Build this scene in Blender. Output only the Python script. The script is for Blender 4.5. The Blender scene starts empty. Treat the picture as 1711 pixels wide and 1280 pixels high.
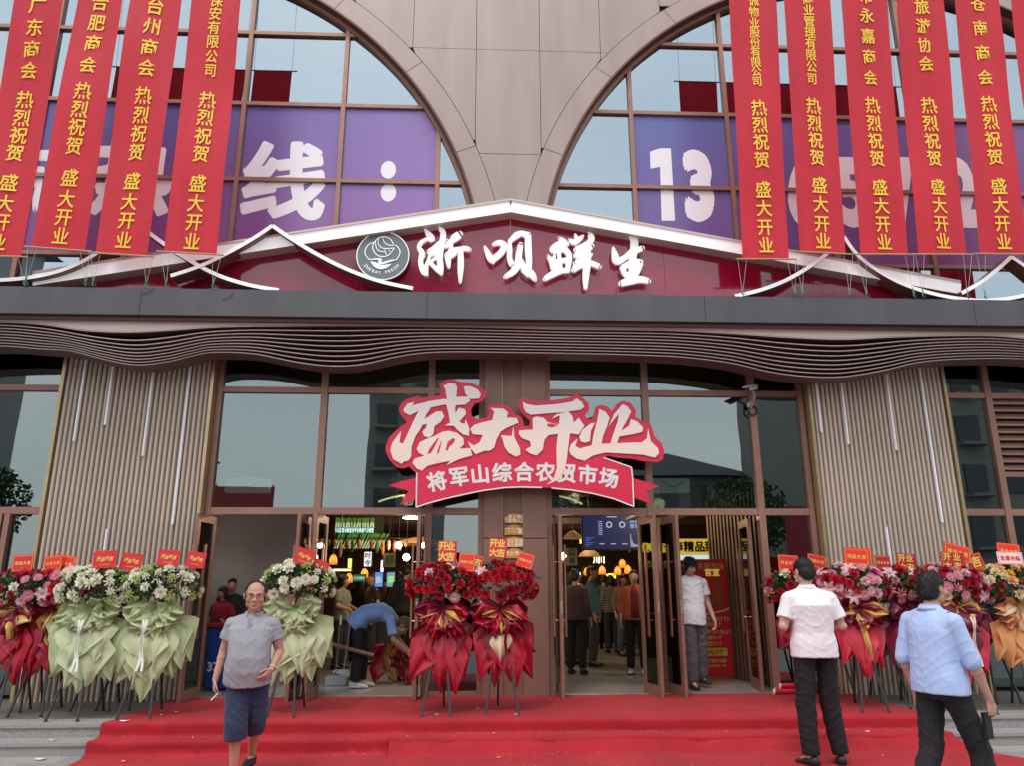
import bpy, bmesh, math, random
from mathutils import Vector, Matrix, noise, geometry, Euler
random.seed(11)
R = math.radians
sc = bpy.context.scene
C = sc.collection
# ------------------------------------------------------------------ camera
CAM_H = 1.55
YAW, PITCH, ROLL, FPX = R(2.476), R(15.192), R(-0.131), 1267.66
_f = Vector((math.sin(YAW)*math.cos(PITCH), math.cos(YAW)*math.cos(PITCH), math.sin(PITCH)))
_r0 = Vector((math.cos(YAW), -math.sin(YAW), 0)); _u0 = _r0.cross(_f)
_r = _r0*math.cos(ROLL)+_u0*math.sin(ROLL); _u = -_r0*math.sin(ROLL)+_u0*math.cos(ROLL)
cam_d = bpy.data.cameras.new('camera'); cam = bpy.data.objects.new('camera', cam_d); C.objects.link(cam)
cam.matrix_world = Matrix(((_r.x,_u.x,-_f.x,0),(_r.y,_u.y,-_f.y,0),(_r.z,_u.z,-_f.z,CAM_H),(0,0,0,1)))
cam_d.sensor_fit = 'HORIZONTAL'; cam_d.sensor_width = 36; cam_d.lens = FPX/1711*36
cam_d.clip_start = .05; cam_d.clip_end = 2000
sc.camera = cam
# ------------------------------------------------------------------ world, sun, exposure
w = bpy.data.worlds.new('World'); sc.world = w; w.use_nodes = True
nt = w.node_tree; bgn = nt.nodes['Background']
sky = nt.nodes.new('ShaderNodeTexSky'); sky.sky_type = 'NISHITA'; sky.sun_disc = False
SUN_EL, SUN_AZ = R(60), R(200)
sky.sun_elevation = SUN_EL; sky.sun_rotation = SUN_AZ; sky.air_density = 1.2; sky.dust_density = 3.0; sky.ozone_density = 1.0
tc = nt.nodes.new('ShaderNodeTexCoord'); nz = nt.nodes.new('ShaderNodeTexNoise'); nz.inputs['Scale'].default_value = 2.2; nz.inputs['Detail'].default_value = 5
mp = nt.nodes.new('ShaderNodeMapping'); mp.inputs['Scale'].default_value = (1, 1, 2.4)
cr = nt.nodes.new('ShaderNodeValToRGB'); cr.color_ramp.elements[0].position = .3; cr.color_ramp.elements[1].position = .75
cr.color_ramp.elements[0].color = (5.9, 6.2, 6.6, 1); cr.color_ramp.elements[1].color = (8.0, 8.0, 8.0, 1)
mx = nt.nodes.new('ShaderNodeMixRGB'); mx.inputs[0].default_value = .8
nt.links.new(tc.outputs['Generated'], mp.inputs[0]); nt.links.new(mp.outputs[0], nz.inputs['Vector']); nt.links.new(nz.outputs['Fac'], cr.inputs[0])
nt.links.new(sky.outputs[0], mx.inputs[1]); nt.links.new(cr.outputs[0], mx.inputs[2]); nt.links.new(mx.outputs[0], bgn.inputs[0])
bgn.inputs[1].default_value = 0.148
sl = bpy.data.lights.new('sun', 'SUN'); sl.energy = 0.7; sl.angle = R(12); sl.color = (1, .96, .9)
sun = bpy.data.objects.new('sun', sl); C.objects.link(sun)
# direction towards the sun: behind the camera, high, slightly left
_sd = Vector((math.sin(SUN_AZ)*math.cos(SUN_EL), math.cos(SUN_AZ)*math.cos(SUN_EL), math.sin(SUN_EL)))
sun.rotation_euler = _sd.to_track_quat('Z', 'Y').to_euler(); sun.location = (0, 0, 30)
sc.view_settings.view_transform = 'Standard'; sc.view_settings.look = 'None'; sc.view_settings.gamma = 1
sc.view_settings.use_curve_mapping = False; sc.view_settings.exposure = 0.60
sc.render.engine = 'CYCLES'
sc.cycles.max_bounces = 8; sc.cycles.transparent_max_bounces = 16; sc.cycles.caustics_reflective = False; sc.cycles.caustics_refractive = False
sc.cycles.sample_clamp_indirect = 6

# ------------------------------------------------------------------ helpers
def ray(px, py):
    d = _f*FPX + _r*(px-855.5) + _u*(640-py)
    return d/d.y
def at(px, py, Y):
    d = ray(px, py); return Vector((d.x*Y, Y, CAM_H+d.z*Y))
def atz(px, py, z):
    d = ray(px, py); t = (z-CAM_H)/d.z; return Vector((d.x*t, d.y*t, z))

ORG = {}
def org(o): return ORG.get(o.name, Vector((0,0,0))) if o else Vector((0,0,0))
def thing(name, label, cat, loc=(0,0,0), group=None, rotz=0, local=False):
    o = bpy.data.objects.new(name, None); C.objects.link(o); o.location = loc; o.rotation_euler = (0,0,rotz)
    o.empty_display_size = .1
    o['label'] = label; o['category'] = cat
    if group: o['group'] = group
    ORG[o.name] = Vector((0,0,0)) if local else Vector(loc)
    return o
def tag(o, label, cat, group=None, kind=None):
    if label: o['label'] = label
    if cat: o['category'] = cat
    if group: o['group'] = group
    if kind: o['kind'] = kind
    return o
def link_mesh(name, me, parent=None, loc=(0,0,0), rot=None, scale=None):
    o = bpy.data.objects.new(name, me); C.objects.link(o)
    o.location = Vector(loc)
    if rot is not None: o.rotation_euler = rot
    if scale is not None: o.scale = scale if hasattr(scale, '__len__') else (scale,)*3
    if parent: o.parent = parent
    ORG[o.name] = org(parent)
    return o

class MB:
    def __init__(s): s.v = []; s.f = []; s.mi = []
    def add(s, vs, fs, m=0):
        b = len(s.v); s.v += [tuple(x) for x in vs]; s.f += [tuple(b+i for i in f) for f in fs]; s.mi += [m]*len(fs); return s
    def box(s, x0, x1, y0, y1, z0, z1, m=0):
        vs = [(x0,y0,z0),(x1,y0,z0),(x1,y1,z0),(x0,y1,z0),(x0,y0,z1),(x1,y0,z1),(x1,y1,z1),(x0,y1,z1)]
        return s.add(vs, [(0,3,2,1),(4,5,6,7),(0,1,5,4),(1,2,6,5),(2,3,7,6),(3,0,4,7)], m)
    def prism(s, poly, y0, y1, m=0):
        # poly: (x,z) list; front cap at y0 (towards the street)
        n = len(poly)
        a = sum(poly[i][0]*poly[(i+1)%n][1]-poly[(i+1)%n][0]*poly[i][1] for i in range(n))
        if a < 0: poly = poly[::-1]
        tri = geometry.tessellate_polygon([[Vector((x,z,0)) for x,z in poly]])
        vs = [(x,y0,z) for x,z in poly]+[(x,y1,z) for x,z in poly]
        fs = []
        for t in tri:
            ax = [poly[i] for i in t]
            ar = (ax[1][0]-ax[0][0])*(ax[2][1]-ax[0][1])-(ax[2][0]-ax[0][0])*(ax[1][1]-ax[0][1])
            if ar < 0: t = t[::-1]
            fs.append(tuple(t)); fs.append(tuple(n+i for i in t[::-1]))
        fs += [(i, n+i, n+(i+1)%n, (i+1)%n) for i in range(n)]
        return s.add(vs, fs, m)
    def tube(s, pts, r, n=6, m=0, cap=True):
        pts = [Vector(p) for p in pts]
        rs = r if hasattr(r, '__len__') else [r]*len(pts)
        t0 = (pts[1]-pts[0]).normalized(); up = Vector((0,0,1)) if abs(t0.z) < .9 else Vector((1,0,0))
        a = t0.cross(up).normalized(); vs = []
        for i, p in enumerate(pts):
            t = (pts[min(i+1,len(pts)-1)]-pts[max(i-1,0)]).normalized()
            a = (a - t*a.dot(t)).normalized(); b = t.cross(a)
            for k in range(n):
                an = 2*math.pi*k/n; vs.append(p+(a*math.cos(an)+b*math.sin(an))*rs[i])
        fs = [(i*n+k, i*n+(k+1)%n, (i+1)*n+(k+1)%n, (i+1)*n+k) for i in range(len(pts)-1) for k in range(n)]
        if cap: fs += [tuple(range(n-1,-1,-1)), tuple((len(pts)-1)*n+k for k in range(n))]
        return s.add(vs, fs, m)
    def ribbon(s, strokes, y0, y1, T, m=0):
        # variable-width brush strokes in the XZ plane; T maps a stroke point to (x,z), each stroke (x,y,diameter)
        for si, st in enumerate(strokes):
            P = []
            for i in range(len(st)-1):
                for k in range(4):
                    t = k/4; a = st[max(i-1,0)]; b = st[i]; c = st[i+1]; d = st[min(i+2,len(st)-1)]
                    P.append([0.5*((2*b[j])+(-a[j]+c[j])*t+(2*a[j]-5*b[j]+4*c[j]-d[j])*t*t+(-a[j]+3*b[j]-3*c[j]+d[j])*t*t*t) for j in range(3)])
            P.append(list(st[-1]))
            L = []; Rr = []
            for i, p in enumerate(P):
                q0 = P[max(i-1,0)]; q1 = P[min(i+1,len(P)-1)]
                dx, dy = q1[0]-q0[0], q1[1]-q0[1]; l = math.hypot(dx, dy) or 1
                nx, ny = -dy/l, dx/l; h = max(p[2],2)/2
                L.append((p[0]+nx*h, p[1]+ny*h)); Rr.append((p[0]-nx*h, p[1]-ny*h))
            def capp(p, q, h):
                an = math.atan2(p[1]-q[1], p[0]-q[0]); return [(p[0]+math.cos(an+x)*h, p[1]+math.sin(an+x)*h) for x in (-1.0,-.5,0,.5,1.0)]
            yy = y0 - si*.0007
            b = len(s.v); n = len(P)
            fr = [T(*q) for q in L]+[T(*q) for q in Rr]
            vs = [(x,yy,z) for x,z in fr]+[(x,y1,z) for x,z in fr]
            fs = []
            for i in range(n-1):
                fs += [(i,i+1,n+i+1,n+i), (2*n+i,3*n+i,3*n+i+1,2*n+i+1), (i,2*n+i,2*n+i+1,i+1), (n+i,n+i+1,3*n+i+1,3*n+i)]
            s.add(vs, fs, m)
            for (p, q) in ((P[0],P[1]),(P[-1],P[-2])):
                h = max(p[2],2)/2; cpt = [T(*c) for c in capp(p,q,h)]
                s.add([(x,yy,z) for x,z in cpt]+[(x,y1,z) for x,z in cpt], [(0,1,2,3,4)]+[(i,5+i,6+i,i+1) for i in range(4)], m)
        return s
    def mesh(s, name, mats, off=None, smooth=False):
        off = off or Vector((0,0,0))
        me = bpy.data.meshes.new(name)
        me.from_pydata([(x-off.x, y-off.y, z-off.z) for x,y,z in s.v], [], s.f)
        mats = mats if isinstance(mats, (list,tuple)) else [mats]
        for m in mats: me.materials.append(m)
        if len(mats) > 1: me.polygons.foreach_set('material_index', s.mi)
        if smooth: me.polygons.foreach_set('use_smooth', [True]*len(me.polygons))
        me.update(); return me
    def build(s, name, mats, parent=None, smooth=False, bevel=0, fixn=False):
        me = s.mesh(name, mats, org(parent), smooth)
        if fixn:
            bm = bmesh.new(); bm.from_mesh(me); bmesh.ops.recalc_face_normals(bm, faces=bm.faces); bm.to_mesh(me); bm.free()
        o = link_mesh(name, me, parent)
        if bevel:
            b = o.modifiers.new('bevel', 'BEVEL'); b.width = bevel; b.segments = 2; b.limit_method = 'ANGLE'
        return o
def struct(o): o['kind'] = 'structure'; return o

# ------------------------------------------------------------------ materials
MATS = {}
def pm(name, col, rough=.5, metal=0, var=0, vs=4, bump=0, bs=60, col2=None, spec=.5, coat=0, sheen=0, trans=0, stretch=None, emit=None, es=0, coords='Object', detail=4):
    if name in MATS: return MATS[name]
    m = bpy.data.materials.new(name); m.use_nodes = True; n = m.node_tree; b = n.nodes['Principled BSDF']
    b.inputs['Base Color'].default_value = (*col,1); b.inputs['Roughness'].default_value = rough; b.inputs['Metallic'].default_value = metal
    b.inputs['Specular IOR Level'].default_value = spec
    if name.startswith('skin'): b.inputs['Subsurface Weight'].default_value = .12; b.inputs['Subsurface Radius'].default_value = (.02,.008,.004); b.inputs['Subsurface Scale'].default_value = .5
    if coat: b.inputs['Coat Weight'].default_value = coat; b.inputs['Coat Roughness'].default_value = .05
    if sheen: b.inputs['Sheen Weight'].default_value = sheen
    if emit: b.inputs['Emission Color'].default_value = (*emit,1); b.inputs['Emission Strength'].default_value = es
    t = n.nodes.new('ShaderNodeTexCoord'); mp = n.nodes.new('ShaderNodeMapping')
    if stretch: mp.inputs['Scale'].default_value = stretch
    if coords == 'World':
        g = n.nodes.new('ShaderNodeNewGeometry'); n.links.new(g.outputs['Position'], mp.inputs[0])
    else: n.links.new(t.outputs[coords], mp.inputs[0])
    if var or col2:
        z = n.nodes.new('ShaderNodeTexNoise'); z.inputs['Scale'].default_value = vs; z.inputs['Detail'].default_value = detail; z.inputs['Roughness'].default_value = .6
        n.links.new(mp.outputs[0], z.inputs['Vector'])
        c = n.nodes.new('ShaderNodeValToRGB'); n.links.new(z.outputs['Fac'], c.inputs[0]); n.links.new(c.outputs[0], b.inputs['Base Color'])
        e = c.color_ramp.elements; e[0].position = .32; e[1].position = .68
        if col2: e[0].color = (*col,1); e[1].color = (*col2,1)
        else:
            e[0].color = (*[max(0,x*(1-var)) for x in col],1); e[1].color = (*[min(1,x*(1+var)) for x in col],1)
    if bump:
        z2 = n.nodes.new('ShaderNodeTexNoise'); z2.inputs['Scale'].default_value = bs; z2.inputs['Detail'].default_value = 4
        n.links.new(mp.outputs[0], z2.inputs['Vector'])
        bp = n.nodes.new('ShaderNodeBump'); bp.inputs['Strength'].default_value = bump; bp.inputs['Distance'].default_value = .01
        n.links.new(z2.outputs['Fac'], bp.inputs['Height']); n.links.new(bp.outputs[0], b.inputs['Normal'])
    if trans:
        tr = n.nodes.new('ShaderNodeBsdfTranslucent'); tr.inputs[0].default_value = (*col,1)
        mx = n.nodes.new('ShaderNodeMixShader'); mx.inputs[0].default_value = trans
        out = n.nodes['Material Output']; n.links.new(b.outputs[0], mx.inputs[1]); n.links.new(tr.outputs[0], mx.inputs[2]); n.links.new(mx.outputs[0], out.inputs[0])
        if var or col2: n.links.new(c.outputs[0], tr.inputs[0])
    MATS[name] = m; return m
def glow(name, col, st):
    if name in MATS: return MATS[name]
    m = bpy.data.materials.new(name); m.use_nodes = True; b = m.node_tree.nodes['Principled BSDF']
    b.inputs['Base Color'].default_value = (*[c*.5 for c in col],1); b.inputs['Emission Color'].default_value = (*col,1); b.inputs['Emission Strength'].default_value = st
    MATS[name] = m; return m
def glass(name, tint=(.5,.55,.55), refl=(.75,.82,.85), base=.25, rough=0.0, wav=.02):
    m = bpy.data.materials.new(name); m.use_nodes = True; n = m.node_tree; n.nodes.clear()
    out = n.nodes.new('ShaderNodeOutputMaterial'); tr = n.nodes.new('ShaderNodeBsdfTransparent'); tr.inputs[0].default_value = (*tint,1)
    gl = n.nodes.new('ShaderNodeBsdfGlossy'); gl.inputs[0].default_value = (*refl,1); gl.inputs['Roughness'].default_value = rough
    fr = n.nodes.new('ShaderNodeFresnel'); fr.inputs[0].default_value = 1.5
    ad = n.nodes.new('ShaderNodeMath'); ad.operation = 'ADD'; ad.use_clamp = True; ad.inputs[1].default_value = base
    mx = n.nodes.new('ShaderNodeMixShader')
    z = n.nodes.new('ShaderNodeTexNoise'); z.inputs['Scale'].default_value = .9; z.inputs['Detail'].default_value = 1
    t = n.nodes.new('ShaderNodeTexCoord'); n.links.new(t.outputs['Object'], z.inputs['Vector'])
    bp = n.nodes.new('ShaderNodeBump'); bp.inputs['Strength'].default_value = 1; bp.inputs['Distance'].default_value = wav
    n.links.new(z.outputs['Fac'], bp.inputs['Height']); n.links.new(bp.outputs[0], gl.inputs['Normal'])
    n.links.new(fr.outputs[0], ad.inputs[0]); n.links.new(ad.outputs[0], mx.inputs[0])
    n.links.new(tr.outputs[0], mx.inputs[1]); n.links.new(gl.outputs[0], mx.inputs[2]); n.links.new(mx.outputs[0], out.inputs[0])
    MATS[name] = m; return m
def grad(name, stops, axis='Z', lo=0, hi=1, rough=.4, x2=None, spec=.5):
    # colour by world position (printed gradient)
    m = bpy.data.materials.new(name); m.use_nodes = True; n = m.node_tree; b = n.nodes['Principled BSDF']; b.inputs['Roughness'].default_value = rough; b.inputs['Specular IOR Level'].default_value = spec
    g = n.nodes.new('ShaderNodeNewGeometry'); sp = n.nodes.new('ShaderNodeSeparateXYZ'); n.links.new(g.outputs['Position'], sp.inputs[0])
    mr = n.nodes.new('ShaderNodeMapRange'); mr.inputs['From Min'].default_value = lo; mr.inputs['From Max'].default_value = hi
    n.links.new(sp.outputs[axis], mr.inputs[0]); c = n.nodes.new('ShaderNodeValToRGB'); n.links.new(mr.outputs[0], c.inputs[0])
    e = c.color_ramp.elements
    for i, (p, col) in enumerate(stops):
        el = e[i] if i < 2 else e.new(p)
        el.position = p; el.color = (*col,1)
    src = c.outputs[0]
    if x2:
        mr2 = n.nodes.new('ShaderNodeMapRange'); mr2.inputs['From Min'].default_value = x2[0]; mr2.inputs['From Max'].default_value = x2[1]
        n.links.new(sp.outputs['X'], mr2.inputs[0]); mi = n.nodes.new('ShaderNodeMixRGB'); mi.blend_type = 'MIX'; mi.inputs[2].default_value = (*x2[2],1)
        mm = n.nodes.new('ShaderNodeMath'); mm.operation = 'MULTIPLY'; mm.inputs[1].default_value = x2[3]; n.links.new(mr2.outputs[0], mm.inputs[0])
        n.links.new(mm.outputs[0], mi.inputs[0]); n.links.new(src, mi.inputs[1]); src = mi.outputs[0]
    n.links.new(src, b.inputs['Base Color']); MATS[name] = m; return m

# ------------------------------------------------------------------ lettering
_TC = {}
def text_raw(body, bold=0.0, shear=0.0, res=4):
    bold = min(bold, .012); k = (body, bold, shear, res)
    if k in _TC: return _TC[k]
    cu = bpy.data.curves.new('t', 'FONT'); cu.body = body; cu.size = 1; cu.offset = bold; cu.shear = shear; cu.resolution_u = res
    o = bpy.data.objects.new('t', cu); C.objects.link(o)
    dg = bpy.context.evaluated_depsgraph_get(); dg.update()
    me = bpy.data.meshes.new_from_object(o.evaluated_get(dg))
    vs = [tuple(v.co) for v in me.vertices]; fs = [tuple(p.vertices) for p in me.polygons]
    bd = {}
    for f in fs:
        for i in range(len(f)):
            e = (f[i], f[(i+1)%len(f)])
            if (e[1],e[0]) in bd: bd.pop((e[1],e[0]))
            else: bd[e] = 1
    C.objects.unlink(o); bpy.data.objects.remove(o); bpy.data.curves.remove(cu); bpy.data.meshes.remove(me)
    xs = [v[0] for v in vs] or [0]; ys = [v[1] for v in vs] or [0]
    _TC[k] = (vs, fs, list(bd), (min(xs)+max(xs))/2, (min(ys)+max(ys))/2, max(xs)-min(xs), max(ys)-min(ys)); return _TC[k]
def put_text(mb, body, cx, cz, size, y, depth=0.0, bold=0.012, rot=0, sx=1, sy=1, fit=None, fn=None, m=0, shear=0.0, center=True):
    # lettering facing the street (-Y); y = front face; size = em height in metres
    vs, fs, bd, mx_, my_, ww, hh = text_raw(body, bold, shear)
    if not vs: return
    if fit: sx = fit/(ww*size)
    c, s_ = math.cos(rot), math.sin(rot)
    if len(body) == 1 and ord(body) > 0x2e00: my_ = .378; mx_ = .5 if abs(mx_-.5) < .2 else mx_
    def tf(v, yy):
        x = (v[0]-(mx_ if center else 0))*size*sx; z = (v[1]-my_)*size*sy
        X, Z = cx+x*c-z*s_, cz+x*s_+z*c
        return (X, yy+(fn(X,Z) if fn else 0), Z)
    n = len(vs)
    sm = bold-.013
    offs = [(0,0)] if sm <= 0 else [(0,0)]+[(sm*math.cos(q*math.pi/4), sm*math.sin(q*math.pi/4)) for q in range(8)]
    for q, (ox, oz) in enumerate(offs):
        vv = [(v[0]+ox, v[1]+oz, 0) for v in vs]
        front = [tf(v, y-q*.0002) for v in vv]
        if depth <= 0: mb.add(front, fs, m)
        else:
            back = [tf(v, y+depth) for v in vv]
            mb.add(front+back, fs+[(b, a, a+n, b+n) for a, b in bd], m)

# ------------------------------------------------------------------ base materials
BRN = pm('bronze_metal', (.33,.175,.13), .42, .35, var=.12, vs=1.5, bump=.02, bs=300)
BRN_D = pm('dark_bronze_metal', (.13,.06,.048), .45, .3)
CLAD = pm('cladding_metal', (.385,.298,.268), .42, .15, var=.09, vs=1.6, bump=.02, bs=6, coords='World', detail=6, stretch=(1.6,1,.22))
COLM = pm('column_metal', (.27,.15,.115), .4, .3, var=.10, vs=1.2, coords='World')
FLUTE = pm('fluted_panel', (.56,.47,.385), .5, .1, var=.07, vs=.9, stretch=(1,1,.3), coords='World')
CHAMP = pm('champagne_trim', (.50,.38,.22), .32, .6, var=.08)
GREYB = pm('grey_band', (.085,.085,.094), .42, .2, var=.14, vs=1.4, coords='World', bump=.02, bs=3, stretch=(1.5,1,.3), detail=6)
SOFF = pm('soffit_panel', (.78,.62,.57), .5, .05, var=.03)
FIN_SHADE = pm('fin_metal_shaded', (.15,.085,.075), .5, .1); FIN_LIT = pm('fin_edge_lit', (.55,.42,.38), .4, .2)  # one fin metal in two tones: lit front edges and shaded undersides painted in
DARK = pm('dark_void', (.012,.008,.009), .8)
BLACK = pm('black_metal', (.02,.02,.022), .4, .3)
WHITE = pm('white_paint', (.82,.81,.79), .35, var=.02)
REDB = pm('red_sign_board', (.30,.004,.035), .10, coat=.6, spec=.6, bump=.03, bs=.8, coords='World')
GRAN = pm('granite', (.30,.29,.28), .6, var=.5, vs=160, bump=.06, bs=200, coords='World', detail=2)
GRAN_D = pm('granite_floor', (.155,.14,.13), .45, var=.35, vs=90, coords='World', detail=3)
GLS_U = glass('upper_glass', (.10,.13,.15), (.43,.52,.57), .66, wav=.001)
GLS_L = glass('window_glass', (.45,.50,.48), (.34,.395,.395), .46, wav=.0016)
GLS_D = glass('door_glass', (.62,.66,.64), (.7,.75,.75), .07, wav=.001)
# ================================================================== GROUND, STEPS, CARPET
GZ = .24
ground = struct(MB().add([(-150,-150,-.012),(150,-150,-.012),(150,150,-.012),(-150,150,-.012)], [(0,1,2,3)]).build('ground', pm('asphalt', (.23,.22,.215), .85, var=.2, vs=3, bump=.1, bs=120, coords='World')))
pav = struct(thing('pavement', None, None, (0,7.5,0))); del pav['category']; del pav['label']
PV = pm('paving_granite', (.33,.315,.30), .65, var=.25, vs=60, coords='World', bump=.05, bs=150, detail=5)
STAIN = pm('paving_granite_dark', (.27,.26,.25), .65, var=.3, vs=50, coords='World', bump=.05, bs=150)
slab = MB().box(.003,.597,.003,.297,-.05,0).mesh('paving_stone', PV)
slab2 = MB().box(.003,.597,.003,.297,-.05,0).mesh('paving_stone', STAIN)
for side, xs in ((-1, range(-22,-4)), (1, range(5,22))):
    for i in xs:
        for j in range(-2, 5):
            link_mesh('paving_stone', slab if random.random() < .7 else slab2, pav, (i*.6+(.3 if j % 2 else 0), 7.265+j*.3-.3-7.5+.005, random.uniform(-.001,.001)))
mid = MB().box(-2.4,3.3,6.6,8.165,-.05,-.003).build('paving_bed', PV, pav)
steps = struct(thing('entrance_steps', None, None, (0,8.2,0))); del steps['category']; del steps['label']
off = Vector((0,8.2,0))
core = MB().box(-14,15,8.21,8.5,-.1,.118).box(-14,15,8.49,10.28,-.1,.205).build('step_core', GRAN_D, steps)
def slabs(name, y0, y1, z0, z1, L, mat, jit=0):
    me = MB().box(.0015,L-.0015,y0,y1,z0,z1).mesh(name, mat, off)
    x = -14+jit
    while x < 15:
        link_mesh(name, me, steps, (x,0,0)); x += L
slabs('tread_slab', 8.155, 8.472, .09, .12, 1.3, GRAN, .2)
slabs('riser_slab', 8.175, 8.209, -.01, .0885, 1.3, GRAN, .9)
slabs('tread_slab', 8.445, 8.80, .21, .24, 1.3, GRAN, .52)
slabs('riser_slab', 8.465, 8.489, .1212, .2085, 1.3, GRAN, -.1)
for j in range(2):
    slabs('floor_slab', 8.803+j*.74, 8.803+(j+1)*.74-.003, .206, .24, .8, GRAN_D, .4*j)

# carpet: one cloth sheet that drapes over the two steps
CARP = pm('red_carpet_cloth', (.37,.016,.025), .9, var=.15, vs=1.6, bump=.25, bs=420, coords='World', spec=.22, sheen=.05, detail=6)
CARP2 = pm('red_carpet_cloth_worn', (.385,.019,.028), .9, var=.17, vs=1.9, bump=.25, bs=420, coords='World', spec=.22, sheen=.05, detail=6)
def profile(s):   # arc length from the door outwards: returns y, z, riser weight
    segs = [((10.27,.246),(8.46,.246)),((8.46,.246),(8.425,.236)),((8.425,.236),(8.42,.13)),((8.42,.13),(8.40,.126)),((8.40,.126),(8.17,.126)),((8.17,.126),(8.135,.116)),((8.135,.116),(8.128,.012)),((8.128,.012),(8.10,.004)),((8.10,.004),(5.2,.004))]
    for k,(a,b) in enumerate(segs):
        l = math.hypot(b[0]-a[0], b[1]-a[1])
        if s <= l or k == len(segs)-1:
            t = min(s/l,1); return a[0]+(b[0]-a[0])*t, a[1]+(b[1]-a[1])*t, k
        s -= l
def carpet(name, x0, x1, s0, s1, mat, lift, nx, seed, soft=0, edge=None):
    mb = MB(); ss = []
    s = s0
    while s < s1:
        ss.append(s)
        y,z,k = profile(s); s += .03 if k in (0,8) and not (1.70 < s < 1.86) and s < 3.2 else (.06 if s >= 3.2 else .022)
    ss.append(s1); n = nx+1; vs = []
    for j, s in enumerate(ss):
        y, z, k = profile(s)
        for i in range(n):
            u = i/nx
            a, b = (x0, x1) if edge is None else edge(y)
            x = a+(b-a)*u
            wv = noise.noise(Vector((x*1.1+seed, y*2.5, seed)))
            wv2 = noise.noise(Vector((x*3.1, y*.8+seed, 4.0)))
            kink = max(0, noise.noise(Vector((x*.9+seed*2, 2.0, seed))))**1.5
            dy = dz = 0
            near = math.exp(-((y-8.43)/.09)**2)+math.exp(-((y-8.13)/.09)**2)
            wv3 = noise.noise(Vector((x*6+seed, y*3+x, 9.0))); dz += abs(wv)*.014+abs(wv2)*.006+abs(wv3)*.004 + near*.016*abs(wv2) + near*kink*.04
            dy -= near*(.010+.07*abs(wv)+.03*abs(wv3)+.08*kink)
            if soft: # bridges the lower step as a slope
                if 7.8 < y < 8.2: 
                    t = (8.2-y)/.4; zz = .13*(1-t)**1.4; dz += max(0, zz-z)*soft
            if k in (0,4,8):
                for (yc,sl,xa,xb,hh) in ((7.93,.03,-.2,1.4,.012),(7.86,-.05,1.6,3.0,.010),(7.72,.02,-3.2,-1.2,.010),(8.30,.02,2.2,3.4,.010),(9.3,.015,-1.5,.4,.007),(9.75,-.02,1.2,2.6,.007),(7.62,.06,.6,2.2,.012)):
                    if xa < x < xb: dz += hh*math.exp(-((y-yc-sl*(x-xa)-.02*math.sin(x*3))/.022)**2)*math.sin(math.pi*(x-xa)/(xb-xa))
            if k == 8 and y < 8.0: dz = abs(wv)*.006+abs(wv2)*.003
            vs.append((x, y+dy, z+dz+lift))
    m = len(ss)
    mb.add(vs, [(j*n+i, (j+1)*n+i, (j+1)*n+i+1, j*n+i+1) for j in range(m-1) for i in range(nx)])
    o = mb.build(name, mat, None, smooth=True)
    return o
c1 = carpet('red_carpet', -3.75, 4.80, 0, 2.45, CARP, 0, 150, 1.3)
tag(c1, 'long red carpet laid over the platform and draped down both entrance steps', 'carpet')
c2 = carpet('red_carpet', -.85, 5.0, 1.98, 5.0, CARP2, .006, 110, 5.1, soft=.9, edge=lambda y: (-.85, 4.8+max(0,8.1-y)*.55))
tag(c2, 'second red carpet piece overlapping the lower step on the right and centre', 'carpet')
c3 = carpet('red_carpet', -3.72, -.82, 2.30, 5.0, CARP2, .003, 60, 7.7, edge=lambda y: (-3.72, -.80))
tag(c3, 'red carpet piece flat on the ground in front of the left steps', 'carpet')

# ================================================================== MARKET BUILDING
bld = thing('market_building', 'brown clad market hall with twin arched windows, wavy finned canopy and open glass doors', 'building', (0,10.3,0))
YG, YC = 10.3, 10.1
CIR = [(-5.759,5.692,5.801),(6.25,5.936,5.398)]
def half(c, z, r):
    d = r*r-max(0,z-c[1])**2
    return math.sqrt(d) if d > 0 else -1
def clip_in(c, r, x0, x1, z0, z1, n=14):
    L = []; Rr = []
    for i in range(n+1):
        z = z0+(z1-z0)*i/n; h = half(c,z,r)
        if h < 0: continue
        a = max(x0, c[0]-h); b = min(x1, c[0]+h)
        if b-a > .004: L.append((a,z)); Rr.append((b,z))
    return L+Rr[::-1] if len(L) > 1 else None
def clip_mid(r_add, x0, x1, z0, z1, n=16):
    L = []; Rr = []
    for i in range(n+1):
        z = z0+(z1-z0)*i/n
        hl = half(CIR[0],z,CIR[0][2]+r_add); hr = half(CIR[1],z,CIR[1][2]+r_add)
        a = max(x0, CIR[0][0]+hl if hl > 0 else -99); b = min(x1, CIR[1][0]-hr if hr > 0 else 99)
        if b-a > .004: L.append((a,z)); Rr.append((b,z))
    return L+Rr[::-1] if len(L) > 1 else None
RING = .31
jx = [-4.06,-3.07,-2.09,-1.10,-.11,.885,1.845,2.83,3.82,4.80]; jz = [5.27,7.87,9.71,11.55]
g = .004
for i in range(len(jx)-1):
    for k in range(len(jz)-1):
        p = clip_mid(RING+.004, jx[i]+g, jx[i+1]-g, jz[k]+g, jz[k+1]-g)
        if p: MB().prism(p, YC+random.uniform(-.0015,.0015), YC+.03).build('cladding_panel', CLAD, bld)
for i in range(-13, 14):
    for z0 in (11.55, 13.4):
        x0 = -.11+i*.985
        MB().box(x0+g, x0+.985-g, YC, YC+.03, z0+g, z0+1.84-g).build('cladding_panel', CLAD, bld)
MB().box(-13.5,14,YC+.05,YC+.4,11.57,15.3).build('upper_wall_backing', DARK, bld)
mp_ = clip_mid(.03,-9,9,5.1,11.6,40); MB().prism(mp_, YC+.04, YC+.18).build('pier_backing', DARK, bld)
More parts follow.
